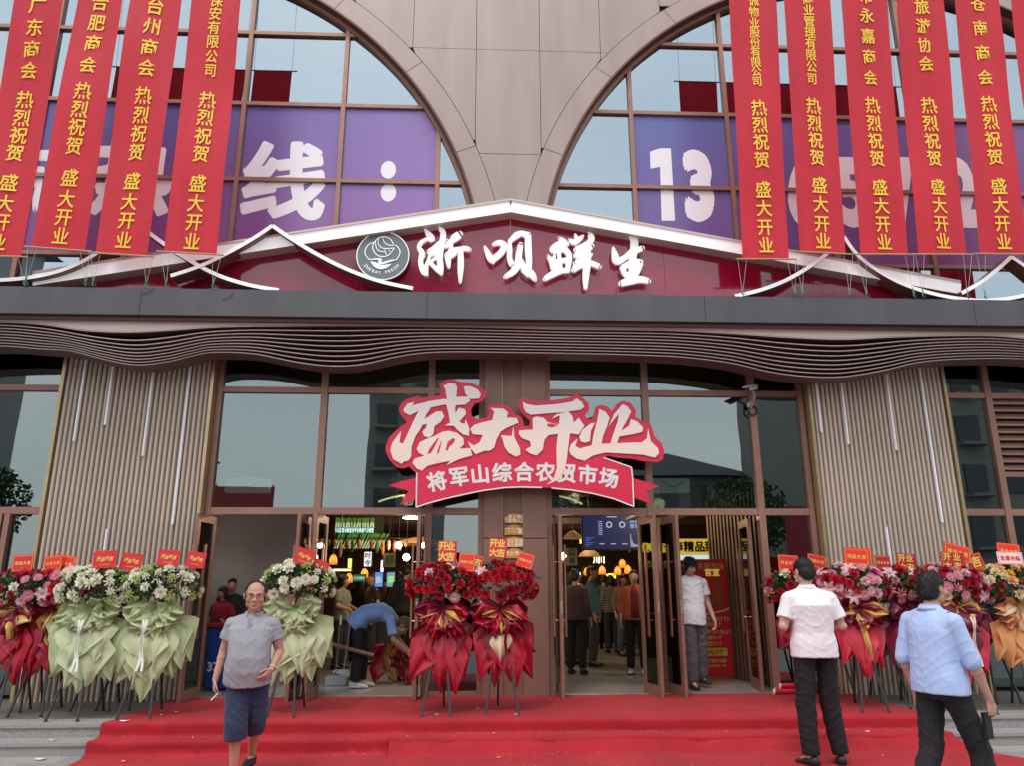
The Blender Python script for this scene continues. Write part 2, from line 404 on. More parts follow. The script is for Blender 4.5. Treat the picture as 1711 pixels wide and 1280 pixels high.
def arc_pts(c, r, a0, a1, n): return [(c[0]+r*math.cos(R(a0+(a1-a0)*i/n)), c[1]+r*math.sin(R(a0+(a1-a0)*i/n))) for i in range(n+1)]
for ci, c in enumerate(CIR):
    cuts = [-2,10.5 if ci == 0 else 9,22.2 if ci == 0 else 21,38,54,72,90,108,126,144,162,182]
    for a0, a1 in zip(cuts, cuts[1:]):
        da = .05
        if ci == 1: b0, b1 = 180-a1, 180-a0
        else: b0, b1 = a0, a1
        ou = arc_pts(c, c[2]+RING-.004, b0+da, b1-da, 10); inn = arc_pts(c, c[2]+.002, b0+da, b1-da, 10)
        MB().prism(ou+inn[::-1], YC+.001, YC+.03).build('arch_trim', CLAD, bld)
    # reveal and inner frame
    for (r0, r1, y0, y1, mat, nm) in ((c[2]-.03, c[2]+.001, YC-.012, YG+.05, BRN_D, 'arch_reveal'), (c[2]-.085, c[2]-.031, YG-.07, YG+.05, BRN, 'arch_frame')):
        mb = MB(); P = arc_pts(c, r0, -4, 184, 96); Q = arc_pts(c, r1, -4, 184, 96); n = len(P)
        vs = [(x,y0,z) for x,z in P]+[(x,y0,z) for x,z in Q]+[(x,y1,z) for x,z in P]+[(x,y1,z) for x,z in Q]
        fs = []
        for i in range(n-1): fs += [(i,i+1,n+i+1,n+i),(i,2*n+i,2*n+i+1,i+1),(n+i,n+i+1,3*n+i+1,3*n+i)]
        mb.add(vs, fs).build(nm, mat, bld)
# panes, films, mullions
MX_L = [-11.6,-9.64,-8.13,-6.63,-5.14,-3.65,-2.145,-.675,.0]; MX_R = [.9,2.315,3.83,5.33,6.82,8.31,9.8,11.6]
TZ = [5.0,6.22,7.46,8.755,10.035,11.4]
FILM_L = grad('purple_film', [(0,(.29,.07,.27)),(1,(.10,.11,.35))], 'Z', 6.2, 8.75, .28, x2=(-4.5,-.9,(.36,.22,.54),.75))
FILM_R = grad('violet_film', [(0,(.22,.10,.33)),(1,(.13,.16,.43))], 'Z', 6.2, 8.75, .28, x2=(3.5,7.5,(.22,.06,.25),.7))
for c, MXs, film, lo, hi in ((CIR[0], MX_L, FILM_L, -11.6, -.675), (CIR[1], MX_R, FILM_R, 2.315, 11.6)):
    for i in range(len(MXs)-1):
        for k in range(len(TZ)-1):
            p = clip_in(c, c[2]-.05, MXs[i]+.01, MXs[i+1]-.01, TZ[k]+.01, TZ[k+1]-.01)
            if not p: continue
            MB().prism(p, YG, YG+.012).build('glass_pane', GLS_U, bld)
            if k in (1,2) and MXs[i] >= lo-.01 and MXs[i+1] <= hi+.01:
                p = clip_in(c, c[2]-.086, MXs[i]+.035, MXs[i+1]-.035, TZ[k]+.035, TZ[k+1]-.035)
                if p: MB().prism(p, YG-.004, YG-.001).build('window_film', film, bld)
    for x in MXs[1:-1]:
        zt = c[1]+math.sqrt(max(0,(c[2]-.05)**2-(x-c[0])**2)); MB().box(x-.032,x+.032,YG-.055,YG+.05,4.9,zt).build('mullion', BRN, bld)
    for z in TZ[1:]:
        h = half(c,z,c[2]-.05)
        if h > 0:
            a, b = max(c[0]-h, -12), min(c[0]+h, 12); xs = [a]+[x for x in MXs[1:-1] if a < x < b]+[b]
            for q in range(len(xs)-1): MB().box(xs[q]+.032,xs[q+1]-.032,YG-.05,YG+.045,z-.03,z+.03).build('transom', BRN, bld)
# white film lettering on the upper glass
FW = pm('film_white', (.95,.92,.97), .3)
def film_text(ch, px, py, wpx, hpx, bold=.06):
    p = at(px,py,YG-.006); k = (at(px,py-hpx/2,YG)-at(px,py+hpx/2,YG)).z; wx = (at(px+wpx/2,py,YG)-at(px-wpx/2,py,YG)).x
    vs, fs, bd, mx_, my_, ww, hh = text_raw(ch, bold); size = k/(hh+2*bold); sxx = wx/(ww+2*bold); mb = MB()
    for q in range(9):
        ox, oz = (0,0) if q == 0 else (bold*math.cos(q*.7854), bold*math.sin(q*.7854))
        mb.add([(p.x+(v[0]+ox-mx_)*sxx, YG-.0065-q*.0002, p.z+(v[1]+oz-my_)*size) for v in vs], fs)
    mb.build('film_lettering', FW, bld)
for ch, px, py, a, b in (('商',12,300,135,135),('热',222,292,138,135),('线',475,300,142,132)): film_text(ch, px, py, a, b, .027)
dot = MB()
for py in (283,321):
    p = at(649,py,YG-.0065); dot.add([(p.x+.115*math.cos(t*.3927/1.5), YG-.0065, p.z+.15*math.sin(t*.3927/1.5)) for t in range(24)], [tuple(range(24))])
dot.build('film_lettering', FW, bld)
MB().prism([(at(a,b,YG-.0065).x, at(a,b,YG-.0065).z) for a,b in ((1086,253),(1096,249),(1104,247),(1121,247),(1128,368),(1105.5,368),(1103,278),(1087,281))], YG-.0068, YG-.005).build('film_lettering', FW, bld)
film_text('3', 1167, 309, 50, 121, .06)
for ch, px in (('6',1340),('5',1423),('7',1508),('2',1610),('2',1668)): film_text(ch, px, 320, 50, 118, .045)

# ---------------------------------------------------------------- ground floor
Z0, ZT = GZ, 4.86
def bar(name, x0,x1,z0,z1, y0=YG-.05, y1=YG+.06, m=BRN): return MB().box(x0,x1,y0,y1,z0,z1).build(name, m, bld)
def pane(x0,x1,z0,z1, m=GLS_L): return MB().box(x0,x1,YG-.004,YG+.006,z0,z1).build('glass_pane', m, bld)
for x in (-2.15,-.675,2.315,3.835): bar('mullion', x-.045,x+.045,Z0,ZT, YG-.062)
for x in (-3.575,.02,.94,4.53): bar('mullion', x-.035,x+.035,Z0,ZT, YG-.06)
for a,b in ((-3.54,-2.195),(-2.105,-.72),(-.63,-.015),(.975,2.27),(2.36,3.79),(3.88,4.495)):
    bar('transom', a,b,2.505,2.595); bar('transom', a,b,4.17,4.25)
    pane(a,b,2.595,4.17); pane(a,b,4.25,4.86)
pane(-.63,-.015,.30,2.505,GLS_L); bar('transom', -.63,-.015,.24,.30)
pane(3.88,4.495,.30,2.505,GLS_L); bar('transom', 3.88,4.495,.24,.30)
# far left and far right glazing beside the fluted piers
for s, x0, x1, ms in ((-1,-12.5,-5.66,(-7.4,-8.9,-10.4)),(1,6.60,13.5,(7.28,8.75,10.2,11.7))):
    ms = sorted(ms); xs = [x0]+list(ms)+[x1]
    for x in ms: bar('mullion', x-.045,x+.045,Z0,ZT, YG-.06)
    bar('mullion', x0-.03 if s>0 else x1-.04, x0+.03 if s>0 else x1+.02, Z0, ZT, YG-.055)
    for q in range(len(xs)-1):
        a, b = xs[q]+.046, xs[q+1]-.046
        bar('transom', a,b,2.505,2.595); bar('transom', a,b,4.17,4.25)
        pane(a,b,4.25,4.86)
        if s > 0 and q == 1:
            lv = MB().box(a,b,YG+.03,YG+.05,3.10,4.17).build('louvre_backing', DARK, bld)
            for k in range(10):
                z = 3.16+k*.105
                MB().add([(a,YG-.03,z-.02),(b,YG-.03,z-.02),(b,YG+.028,z+.035),(a,YG+.028,z+.035),(a,YG-.03,z+.01),(b,YG-.03,z+.01),(b,YG+.028,z+.062),(a,YG+.028,z+.062)], [(0,3,2,1),(4,5,6,7),(0,1,5,4),(1,2,6,5),(2,3,7,6),(3,0,4,7)]).build('louvre_slat', BRN, bld)
            bar('transom', a,b,3.04,3.11); pane(a,b,2.595,3.04)
        else: pane(a,b,2.595,4.17)
        pane(a,b,.3,2.505)
# door-like frames in the far left bay
for x in (-6.22,-6.12): bar('mullion', x-.035,x+.035,.24,2.50, YG-.075)
# fluted piers
fl_prof = [(0,.045),(.006,.0),(.018,-.012),(.030,-.012),(.042,0),(.048,.045)]
zb, zt = GZ, 4.82
fv = [(x,y,zb) for x,y in fl_prof]+[(x,y,zt) for x,y in fl_prof]; nfl = len(fl_prof)
flute_me = MB().add(fv, [(i,i+1,nfl+i+1,nfl+i) for i in range(nfl-1)]+[tuple(range(nfl-1,-1,-1)), tuple(range(nfl,2*nfl))]).mesh('slat', FLUTE)
GROOVE = pm('flute_groove', (.37,.29,.225), .6)
for x0, x1 in ((-5.60,-3.66),(4.625,6.54)):
    fp = MB().box(x0,x1,10.155,10.45,GZ,4.84).build('fluted_panel', GROOVE, bld)
    n = 29; pit = (x1-x0-.02)/n
    for i in range(n): 
        link_mesh('slat', flute_me, fp, Vector((x0+.012+i*pit+(pit-.048)/2, 10.115, 0))-org(fp), scale=(1+random.uniform(-.02,.02),1,1))
    for xa, xb in ((x0-.045,x0-.002),(x1+.002,x1+.045)): MB().box(xa,xb,10.09,10.34,GZ,4.84).build('edge_trim', CHAMP, fp)
LED = pm('led_tube', (.88,.87,.92), .25, coat=.3)
for px, py, up in ((123,738,1),(175,711,1),(238,763,1),(288,877,1),(179,885,0),(1373,723,1),(1418,743,1),(1498,753,1),(1575,874,1),(1481,881,0)):
    p = at(px,py,10.08); z0_, z1_ = (p.z, 4.8) if up else (.5, p.z)
    t = MB().tube([(p.x,10.082,z0_),(p.x,10.082,z1_)], .0165, 8).box(p.x-.012,p.x+.012,10.098,10.112,z0_+.02,z1_-.02).build('light_tube', LED, bld, smooth=False)
# centre column with recessed middle strip
for a,b,y in ((.058,.305,10.17),(.585,.903,10.17),(.312,.578,10.215)):
    zs = [GZ,2.19,3.80,4.86] if y < 10.2 else [GZ,3.78,4.86]
    for z0_,z1_ in zip(zs,zs[1:]): MB().box(a,b,y,y+.03,z0_+.006,z1_-.006).build('column_panel', COLM, bld)
MB().box(.05,.91,10.25,10.5,GZ,4.9).build('column_core', DARK, bld)
for x in (.306,.579): MB().box(x,x+.005,10.165,10.22,GZ,4.86).build('column_trim', CHAMP, bld)

# ---------------------------------------------------------------- doors
HAND = pm('copper_handle', (.42,.19,.10), .28, .75, var=.1)
STEEL = pm('steel', (.55,.53,.52), .3, .9)
DFR = pm('door_frame_metal', (.29,.155,.115), .38, .35, var=.1)
def door(x0, y0, x1, y1, hside=1):
    # leaf from pivot (x0,y0) to free edge (x1,y1)
    d = thing('door', None, None, (x0,y0,GZ), local=True); del d['label']; del d['category']
    d.parent = bld; d.location = Vector((x0,y0,GZ))-ORG[bld.name]
    wd = math.hypot(x1-x0,y1-y0); d.rotation_euler = (0,0,math.atan2(y1-y0,x1-x0)); Hh = 2.235; st = .085
    MB().box(0,st,-.022,.022,.012,Hh).build('stile', DFR, d, bevel=.003); MB().box(wd-st,wd,-.022,.022,.012,Hh).build('stile', DFR, d, bevel=.003)
    MB().box(st,wd-st,-.021,.021,Hh-.10,Hh).build('rail', DFR, d); MB().box(st,wd-st,-.021,.021,.012,.14).build('rail', DFR, d)
    MB().box(st,wd-st,-.006,.006,.14,Hh-.10).build('door_glass', GLS_D, d)
    hx = wd-.16
    for s in (-1,1):
        y = s*.075
        hb = MB().box(hx-.018,hx+.018,y-.012,y+.012,.72,1.86)
        for z in (.92,1.64): hb.tube([(hx,s*.02,z),(hx,y,z)], .009, 6)
        hb.build('handle', HAND, d)
    MB().box(wd+.0005,wd+.003,-.012,.012,1.0,1.16).build('lock_plate', STEEL, d)
    return d
door(-3.50,10.36,-3.53,9.78); door(-2.26,10.40,-2.28,9.84)
door(-2.03,10.38,-2.06,9.80); door(-.78,10.42,-.765,9.84)
door(1.03,10.42,1.045,9.90); door(2.17,10.42,2.275,9.90)
door(2.44,10.42,2.565,9.88); door(3.70,10.40,3.80,11.12)
THR = pm('threshold', (.5,.48,.45), .35, .6)
for a,b in ((-3.52,-2.2),(-2.1,-.73),(.98,2.26),(2.37,3.78)): MB().box(a,b,YG-.05,YG+.06,.2,.252).build('threshold', THR, bld)

# ================================================================== CANOPY
band_y = 9.2; bz0, bz1 = 4.905, 5.265
jp = sorted([at(235,500,band_y).x+i*3.62 for i in range(-3,5)])
for a,b in zip(jp,jp[1:]): MB().box(a+.003,b-.003,band_y,band_y+.06,bz0,bz1).build('fascia_panel', GREYB, bld)
MB().box(jp[0],jp[-1],band_y+.05,10.09,5.19,5.255).build('canopy_roof', GREYB, bld)
MB().box(jp[0],jp[-1],band_y+.065,band_y+.12,4.86,5.18).build('shadow_gap', BRN_D, bld)
Tc = [(-250,545),(-120,540),(0,538),(70,542),(140,552),(211,555),(281,552),(351,547),(422,545),(598,544),(780,546),(946,550),(1111,552),(1216,557),(1322,564),(1410,567),(1498,563),(1603,560.5),(1660,561),(1711,565),(1830,575),(1960,570)]
Bc = [(-250,600),(-120,584),(0,578),(70,583),(116,586),(176,601),(228,610),(281,604.5),(316,596),(351,589),(422,591),(492,604.5),(545,611.5),(600,610),(665,596),(711,589.5),(788,588),(1111,595),(1216,606),(1287,622),(1339,629),(1392,631),(1427,628),(1480,618.5),(1533,606),(1603,600),(1711,600),(1830,612),(1960,622)]
def interp(tb, x):
    if x <= tb[0][0]: return tb[0][1]
    for i in range(len(tb)-1):
        if x <= tb[i+1][0]:
            a = tb[max(i-1,0)]; b = tb[i]; c = tb[i+1]; d = tb[min(i+2,len(tb)-1)]
            t = (x-b[0])/(c[0]-b[0]); m1 = (c[1]-a[1])/max(1,(c[0]-a[0]))*(c[0]-b[0]); m2 = (d[1]-b[1])/max(1,(d[0]-b[0]))*(c[0]-b[0])
            return (2*t**3-3*t*t+1)*b[1]+(t**3-2*t*t+t)*m1+(-2*t**3+3*t*t)*c[1]+(t**3-t*t)*m2
    return tb[-1][1]
NF = 8
def fin_curve(i, Yf):
    out = []
    for px in range(-250, 1961, 13):
        T_, B_ = interp(Tc,px), interp(Bc,px)
        dip = math.exp(-((px-225)/150)**2)*1.0+math.exp(-((px-1395)/170)**2)*.45
        w_ = (i/NF)**(1-.33*dip)
        p = at(px, T_+(B_-T_)*w_, Yf); out.append((p.x,p.z))
    return out
for i in range(NF+1):
    Yf = 9.34+.035*i; cu_ = fin_curve(i, Yf); n = len(cu_); mb = MB(); yb = 9.95
    lip = .013
    vs = [(x,Yf,z) for x,z in cu_]+[(x,Yf,z+lip) for x,z in cu_]+[(x,yb,z+lip) for x,z in cu_]+[(x,yb,z) for x,z in cu_]
    fs = []
    for k in range(n-1): fs += [(k,k+1,n+k+1,n+k),(n+k,n+k+1,2*n+k+1,2*n+k),(2*n+k,2*n+k+1,3*n+k+1,3*n+k),(3*n+k,3*n+k+1,k+1,k)]
    mb.add(vs, fs); mb.mi = [1 if q % 4 == 0 else 0 for q in range(len(fs))]; mb.build('wavy_fin', [FIN_SHADE, FIN_LIT], bld, smooth=False)
# pale soffit panel above the first fin, in lengths
cu_ = fin_curve(0, 9.34); cuts_ = [-99, at(388,545,9.34).x, at(755,545,9.34).x, at(1108,545,9.34).x, at(1590,545,9.34).x, 99]
for a,b in zip(cuts_, cuts_[1:]):
    seg = [p for p in cu_ if a < p[0] < b]
    def ze(x):
        for p, q in zip(cu_, cu_[1:]):
            if p[0] <= x <= q[0]: return p[1]+(q[1]-p[1])*(x-p[0])/(q[0]-p[0])
    a_, b_ = max(a+.002, cu_[0][0]), min(b-.002, cu_[-1][0])
    poly = [(x,z+.018) for x,z in [(a_,ze(a_))]+[p for p in seg if a_ < p[0] < b_]+[(b_,ze(b_))]]
    MB().prism(poly+[(poly[-1][0],4.875),(poly[0][0],4.875)], 9.345, 9.36).build('soffit_panel', SOFF, bld)
MB().box(jp[0],jp[-1],9.96,10.0,4.2+.55,5.2).build('canopy_back', DARK, bld)
MB().box(jp[0],jp[-1],10.0,10.30,4.86,5.2).build('lintel', DARK, bld)
# light-coloured wall band above the canopy roof, hidden behind the sign
# ================================================================== SHOP SIGN ON THE CANOPY
YS = 9.62
sign = thing('shop_sign', 'crimson gabled sign board with white brush-style characters and round grey fish logo above the canopy', 'sign', (.39, 9.6, 5.27))
def chev(px):   # centre line of the white chevron beam, photo row
    return 349+(853-px)*.1535 if px < 853 else 349+(px-853)*.1825
bp = [(px, chev(px)) for px in (60, 200, 400, 600, 853, 1050, 1250, 1450, 1600)]
bw = [(at(px,py,9.5).x, at(px,py,9.5).z) for px,py in bp]
board = [(x,z-.02) for x,z in bw]; board = [(board[0][0],5.262)]+board+[(board[-1][0],5.262)]
pan = sorted(set([at(p,450,YS).x for p in (60,330,600,853,1110,1370,1600)]))
def zat(x):
    for (a,b) in zip(bw,bw[1:]):
        if a[0] <= x <= b[0]: return a[1]+(b[1]-a[1])*(x-a[0])/(b[0]-a[0])-.02
    return 5.3
for a,b in zip(pan,pan[1:]):
    a2, b2 = a+.002, b-.002; xs = [a2]+[x for x,_ in bw if a2 < x < b2]+[b2]
    MB().prism([(x,max(zat(x),5.28)) for x in xs]+[(b2,5.262),(a2,5.262)], YS, YS+.05).build('sign_board', REDB, sign)
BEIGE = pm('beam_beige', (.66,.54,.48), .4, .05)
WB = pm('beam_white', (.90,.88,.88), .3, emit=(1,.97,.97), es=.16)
def beam(name, pts, h, y0, y1, mf, msd, parent, n=1):
    # closed rectangular-section beam following pts (x,z): white front face, brown underside and back
    P = [Vector((p[0],p[1])) for p in pts]; up = []
    for i,p in enumerate(P):
        t = (P[min(i+1,len(P)-1)]-P[max(i-1,0)]).normalized(); up.append(Vector((-t.y,t.x)))
    A = [p+u*h/2 for p,u in zip(P,up)]; B = [p-u*h/2 for p,u in zip(P,up)]; k = len(P)
    vs = [(q.x,y0,q.y) for q in A]+[(q.x,y0,q.y) for q in B]+[(q.x,y1,q.y) for q in A]+[(q.x,y1,q.y) for q in B]
    mb = MB()
    for i in range(k-1):
        mb.add([], []); 
    mb.v = vs; fs = []; mi = []
    for i in range(k-1):
        fs += [(i,k+i,k+i+1,i+1)]; mi += [0]
        fs += [(i,i+1,2*k+i+1,2*k+i),(k+i,3*k+i,3*k+i+1,k+i+1),(2*k+i,2*k+i+1,3*k+i+1,3*k+i)]; mi += [1,1,1]
    fs += [(0,2*k,3*k,k),(k-1,2*k-1,4*k-1,3*k-1)]; mi += [1,1]
    mb.f = fs; mb.mi = mi
    return mb.build(name, [mf, msd], parent)
def densify(pts, n=6):
    out = []
    for i in range(len(pts)-1):
        a = pts[max(i-1,0)]; b = pts[i]; c = pts[i+1]; d = pts[min(i+2,len(pts)-1)]
        for k in range(n):
            t = k/n; out.append(tuple(.5*((2*b[j])+(-a[j]+c[j])*t+(2*a[j]-5*b[j]+4*c[j]-d[j])*t*t+(-a[j]+3*b[j]-3*c[j]+d[j])*t*t*t) for j in range(2)))
    out.append(tuple(pts[-1])); return out
apex = max(bw, key=lambda p:p[1])
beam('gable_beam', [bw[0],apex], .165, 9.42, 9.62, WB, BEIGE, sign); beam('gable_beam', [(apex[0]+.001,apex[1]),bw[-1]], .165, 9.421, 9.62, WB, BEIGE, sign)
beam('gable_capping', [(bw[0][0],bw[0][1]+.099),(apex[0],apex[1]+.099)], .03, 9.40, 9.66, BEIGE, BEIGE, sign); beam('gable_capping', [(apex[0]+.001,apex[1]+.099),(bw[-1][0],bw[-1][1]+.099)], .03, 9.401, 9.66, BEIGE, BEIGE, sign)
SWB = pm('swoop_brown', (.24,.10,.075), .45, .15)
def swoop(px_pts, y0=9.30):
    pts = densify([(at(a,b,y0).x, at(a,b,y0).z) for a,b in px_pts]); beam('curved_beam', pts, .05, y0, y0+.24, WB, SWB, sign)
swoop([(228,371),(262,398),(310,430),(362,458),(415,475),(466,484)], 9.315)
swoop([(228,371),(200,394),(155,426),(110,448),(60,461),(0,467),(-70,466)], 9.32)
swoop([(455,376),(487,398),(530,424),(580,449),(635,469),(690,481)], 9.30)
swoop([(455,376),(430,393),(400,411),(360,432),(325,447),(285,460)], 9.305)
swoop([(1410,394),(1385,420),(1352,445),(1312,468),(1270,484),(1228,494)], 9.30)
swoop([(1410,394),(1432,424),(1465,450),(1510,474),(1560,490),(1610,499),(1655,501),(1711,493),(1760,475)], 9.315)
swoop([(1690,428),(1668,448),(1640,470),(1607,489)], 9.30)
swoop([(1690,428),(1712,443),(1745,468),(1790,486)], 9.305)
# brush characters
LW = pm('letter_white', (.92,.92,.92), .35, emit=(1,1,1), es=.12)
A3 = (590,370,8.555); A4 = (790,370,5.519)
ZH = [[(1030,110,30),(1075,170,80),(1130,240,85),(1050,245,50),(975,290,60),(940,360,60),(975,420,80),(990,470,90)],
 [(985,440,80),(965,560,70),(985,650,90),(1030,720,100),(1060,755,30)], [(1035,730,80),(1050,620,60),(1085,510,40),(1110,420,60)],
 [(1240,90,50),(1285,150,80),(1280,260,90),(1250,400,90),(1238,520,90),(1250,640,90),(1265,745,40)],
 [(1080,425,60),(1160,370,70),(1230,310,70),(1300,260,50)], [(1110,480,30),(1180,440,50),(1240,400,50)],
 [(1095,575,50),(1160,640,60),(1220,700,60),(1260,740,40)], [(1105,570,40),(1170,520,40),(1230,470,50)],
 [(1520,180,105),(1450,230,110),(1390,290,60),(1330,350,50)], [(1350,270,60),(1400,330,60),(1390,420,70),(1340,480,80)],
 [(1345,480,80),(1360,560,80),(1368,640,50)], [(1400,410,70),(1500,395,70),(1600,380,70),(1665,395,60)],
 [(1535,410,80),(1540,560,90),(1535,700,85),(1532,860,40)], [(1390,490,70),(1470,440,60)]]
BEI = [[(110,225,20),(135,280,50),(165,340,60),(190,370,30)], [(190,205,30),(240,190,50),(290,210,55),(270,270,60),(220,320,60),(180,345,60)],
 [(340,165,30),(340,250,50),(340,340,50),(365,390,60)], [(350,170,40),(400,125,60),(450,105,50),(510,125,60)],
 [(510,120,60),(512,240,65),(518,350,60),(520,430,50)], [(440,210,50),(425,300,60),(412,400,60),(370,460,60),(300,505,40)],
 [(450,350,30),(480,430,60),(540,480,70),(575,530,40)], [(455,440,40),(520,485,60)]]
XIAN = [[(800,150,40),(840,180,60),(870,210,40)], [(870,200,40),(800,200,60),(735,240,50),(720,260,30)], [(740,275,40),(830,250,60),(880,285,60),(890,340,60),(880,400,60),(870,450,50)],
 [(700,315,40),(725,370,50),(745,430,60)], [(755,310,30),(745,350,50),(765,410,80),(785,440,80)], [(795,280,45),(800,350,40),(805,430,60)], [(740,370,50),(870,350,55)],
 [(665,525,50),(740,480,70),(820,450,60),(880,455,40)], [(890,165,30),(930,185,60),(970,165,60),(1015,130,30)], [(945,120,30),(960,150,40)],
 [(1075,110,40),(1095,150,70),(1060,200,60),(950,250,50)], [(950,300,50),(1030,260,60),(1095,225,60)], [(950,315,50),(1030,310,60),(1090,300,40)],
 [(930,440,60),(1000,395,70),(1080,380,60),(1165,412,55)], [(950,380,60),(1040,350,60),(1080,310,50)], [(1062,230,60),(1055,380,75),(1042,500,70),(1040,610,40)]]
SHENG = [[(1295,235,20),(1310,300,60),(1330,360,70),(1400,330,50),(1470,275,60),(1562,242,50)], [(1455,120,40),(1490,170,70),(1485,260,70),(1475,350,70),(1470,440,60),(1465,520,60)],
 [(1380,420,50),(1460,380,60),(1540,370,60)], [(1545,375,60),(1525,430,60),(1490,500,60)], [(1383,425,50),(1400,470,50),(1440,500,60)],
 [(1372,565,60),(1450,545,70),(1540,530,65),(1620,545,50)]]
YL = 9.50
for st, A in ((ZH,A3),(BEI,A4),(XIAN,A4),(SHENG,A4)):
    def T(x, y, A=A):
        p = at(A[0]+x/A[2], A[1]+y/A[2], YL); return p.x, p.z
    sc_ = [[(x,y,w_*(.86 if st is XIAN else .98)) for x,y,w_ in s_] for s_ in st]
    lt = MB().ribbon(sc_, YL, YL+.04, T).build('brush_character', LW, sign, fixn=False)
    c_ = sum((Vector(v.co) for v in lt.data.vertices), Vector())/len(lt.data.vertices)+ORG[sign.name]
    pin = MB()
    for dx,dz in ((-.15,.1),(.15,-.12),(.12,.14)): pin.tube([(c_.x+dx,YL+.03,c_.z+dz),(c_.x+dx,YS,c_.z+dz)], .008, 5)
    pin.build('letter_pin', BLACK, lt)
# round logo
lc = at(640,427,YL); lr = .352
LG = pm('logo_grey', (.17,.21,.215), .35)
n = 48; circ = lambda r,dx=0,dz=0: [(lc.x+dx+r*math.cos(2*math.pi*i/n), lc.z+dz+r*math.sin(2*math.pi*i/n)) for i in range(n)]
logo = MB().prism(circ(lr), YL-.01, YL+.05).build('logo_disc', LG, sign)
lm = MB(); o_, i_ = circ(lr+.004), circ(lr-.010)
lm.add([(x,YL-.016,z) for x,z in o_]+[(x,YL-.016,z) for x,z in i_], [(i,(i+1)%n,n+(i+1)%n,n+i) for i in range(n)])
def TL(x, y): 
    p = at(590+x/8.555, 370+y/8.555, YL); return p.x, p.z
LS = [[(300,300,12),(230,330,14),(180,400,14),(180,480,14),(240,550,14)], [(610,340,14),(665,400,14),(668,470,14),(620,550,14)],
 [(580,330,12),(540,260,14),(470,225,14),(400,225,14),(330,270,14),(285,350,14),(300,430,14),(360,490,14),(440,505,14),(510,480,14),(560,430,12),(590,385,12)],
 [(425,230,12),(450,300,12),(510,340,12),(590,345,10)], [(365,250,12),(365,320,12),(400,370,12),(460,390,12),(590,382,12)], [(325,280,12),(330,360,12),(370,420,12),(460,440,12)], [(460,385,10),(465,440,10),(490,490,10)],
 [(240,548,12),(330,540,20),(400,545,30),(380,580,40),(420,600,30),(520,570,26),(610,550,12)], [(260,580,20),(330,625,70),(400,655,60),(470,645,50),(540,615,16)], [(515,420,22),(523,421,22)]]
lm.ribbon(LS, YL-.018, YL-.017, TL)
cs = 'ZHEBAY FRESH'; cc = TL(418,480)
for i,ch in enumerate(cs):
    if ch == ' ': continue
    an = math.radians(-90-51+i*(102/11)); rr_ = .272
    put_text(lm, ch, cc[0]+rr_*math.cos(an)-.003, cc[1]+.015+rr_*math.sin(an), .062, YL-.016, bold=.014, rot=an+math.pi/2)
lm.build('logo_emblem', LW, logo)

# ================================================================== GRAND OPENING SIGN
YO = 9.90
osn = thing('opening_sign', 'large red cut-out sign with cream brush lettering and ribbon, before the centre column', 'sign', (.4,YO,2.6))
Z1 = (640,630,5.817); Z2 = (870,640,5.82)
def tr(pts, Z, Y=YO): return [(lambda p:(p.x,p.z))(at(Z[0]+x/Z[2], Z[1]+y/Z[2], Y)) for x,y in pts]
RS = pm('opening_sign_red', (.72,.022,.075), .32, var=.02)
RSD = pm('opening_sign_edge', (.50,.02,.06), .4)
CREAM = grad('opening_sign_cream', [(0,(.95,.70,.56)),(1,(.96,.88,.82))], 'Z', 2.9, 3.9, .45)
back = tr([(330,940),(280,900),(250,870),(200,890),(130,880),(60,800),(28,730),(24,680),(60,590),(130,520),(190,470),(228,450),(205,405),(168,360),(153,320),(180,255),(240,212),(330,190),(400,205),(480,190),(552,182),(572,130),(545,70),(610,30),(680,20),(750,45),(850,55),(940,90),(992,140),(1002,195),(960,240),(890,262),(856,318),(862,380),(905,408),(1010,402),(1032,340),(1008,290),(1060,268),(1180,273),(1245,305),(1275,360),(1335,385),(1362,430),(1366,475),(1384,478)], Z1)
back += tr([(78,424),(92,370),(40,325),(8,290),(-26,240),(-25,190),(0,150),(60,160),(180,182),(380,160),(480,140),(540,108),(600,142),(660,200),(668,265),(620,318),(660,358),(702,345),(732,230),(785,213),(840,230),(890,275),(940,200),(1000,173),(1070,195),(1123,272),(1112,330),(1180,370),(1268,410),(1300,520),(1370,590),(1397,660),(1383,745),(1330,772),(1200,762),(1080,737),(940,728),(845,710),(805,728),(1000,795)], Z2)
back += tr([(700,1075),(500,1040),(300,1020),(0,1008)], Z2)+tr([(1180,1072),(970,1100),(700,1150),(450,1225),(332,1180)], Z1)
MB().prism(back, YO, YO+.05).build('backing_board', RS, osn)
# ribbon with white edge
rb = tr([(332,930),(500,880),(760,830),(1100,800),(1396,795)], Z1)+tr([(300,780),(560,770),(805,728),(1075,824),(1086,920),(1098,1206),(900,1128),(700,1078),(500,1045),(300,1024),(0,1016)], Z2)+tr([(1180,1080),(970,1110),(800,1145),(600,1190),(450,1228),(325,1272)], Z1)
MB().prism(rb, YO-.014, YO-.0005).build('ribbon', RS, osn)
edge = tr([(329,935),(326,1100),(323,1270),(450,1228),(600,1188),(800,1143),(970,1108),(1180,1080)], Z1)+tr([(0,1016),(205,1021)], Z2)
edge2 = tr([(300,1026),(500,1046),(700,1079),(900,1129),(1098,1206),(1086,920),(1075,824),(805,730)], Z2)
em = MB()
for e_ in (edge, edge2):
    for k,(a,b) in enumerate(zip(e_,e_[1:])):
        d = Vector((b[0]-a[0],b[1]-a[1])); d.normalize(); nn = Vector((-d.y,d.x))*.0085
        em.add([(a[0]-nn.x,YO-.0155-k*.0001,a[1]-nn.y),(b[0]-nn.x,YO-.0155-k*.0001,b[1]-nn.y),(b[0]+nn.x,YO-.0155-k*.0001,b[1]+nn.y),(a[0]+nn.x,YO-.0155-k*.0001,a[1]+nn.y)], [(0,1,2,3)])
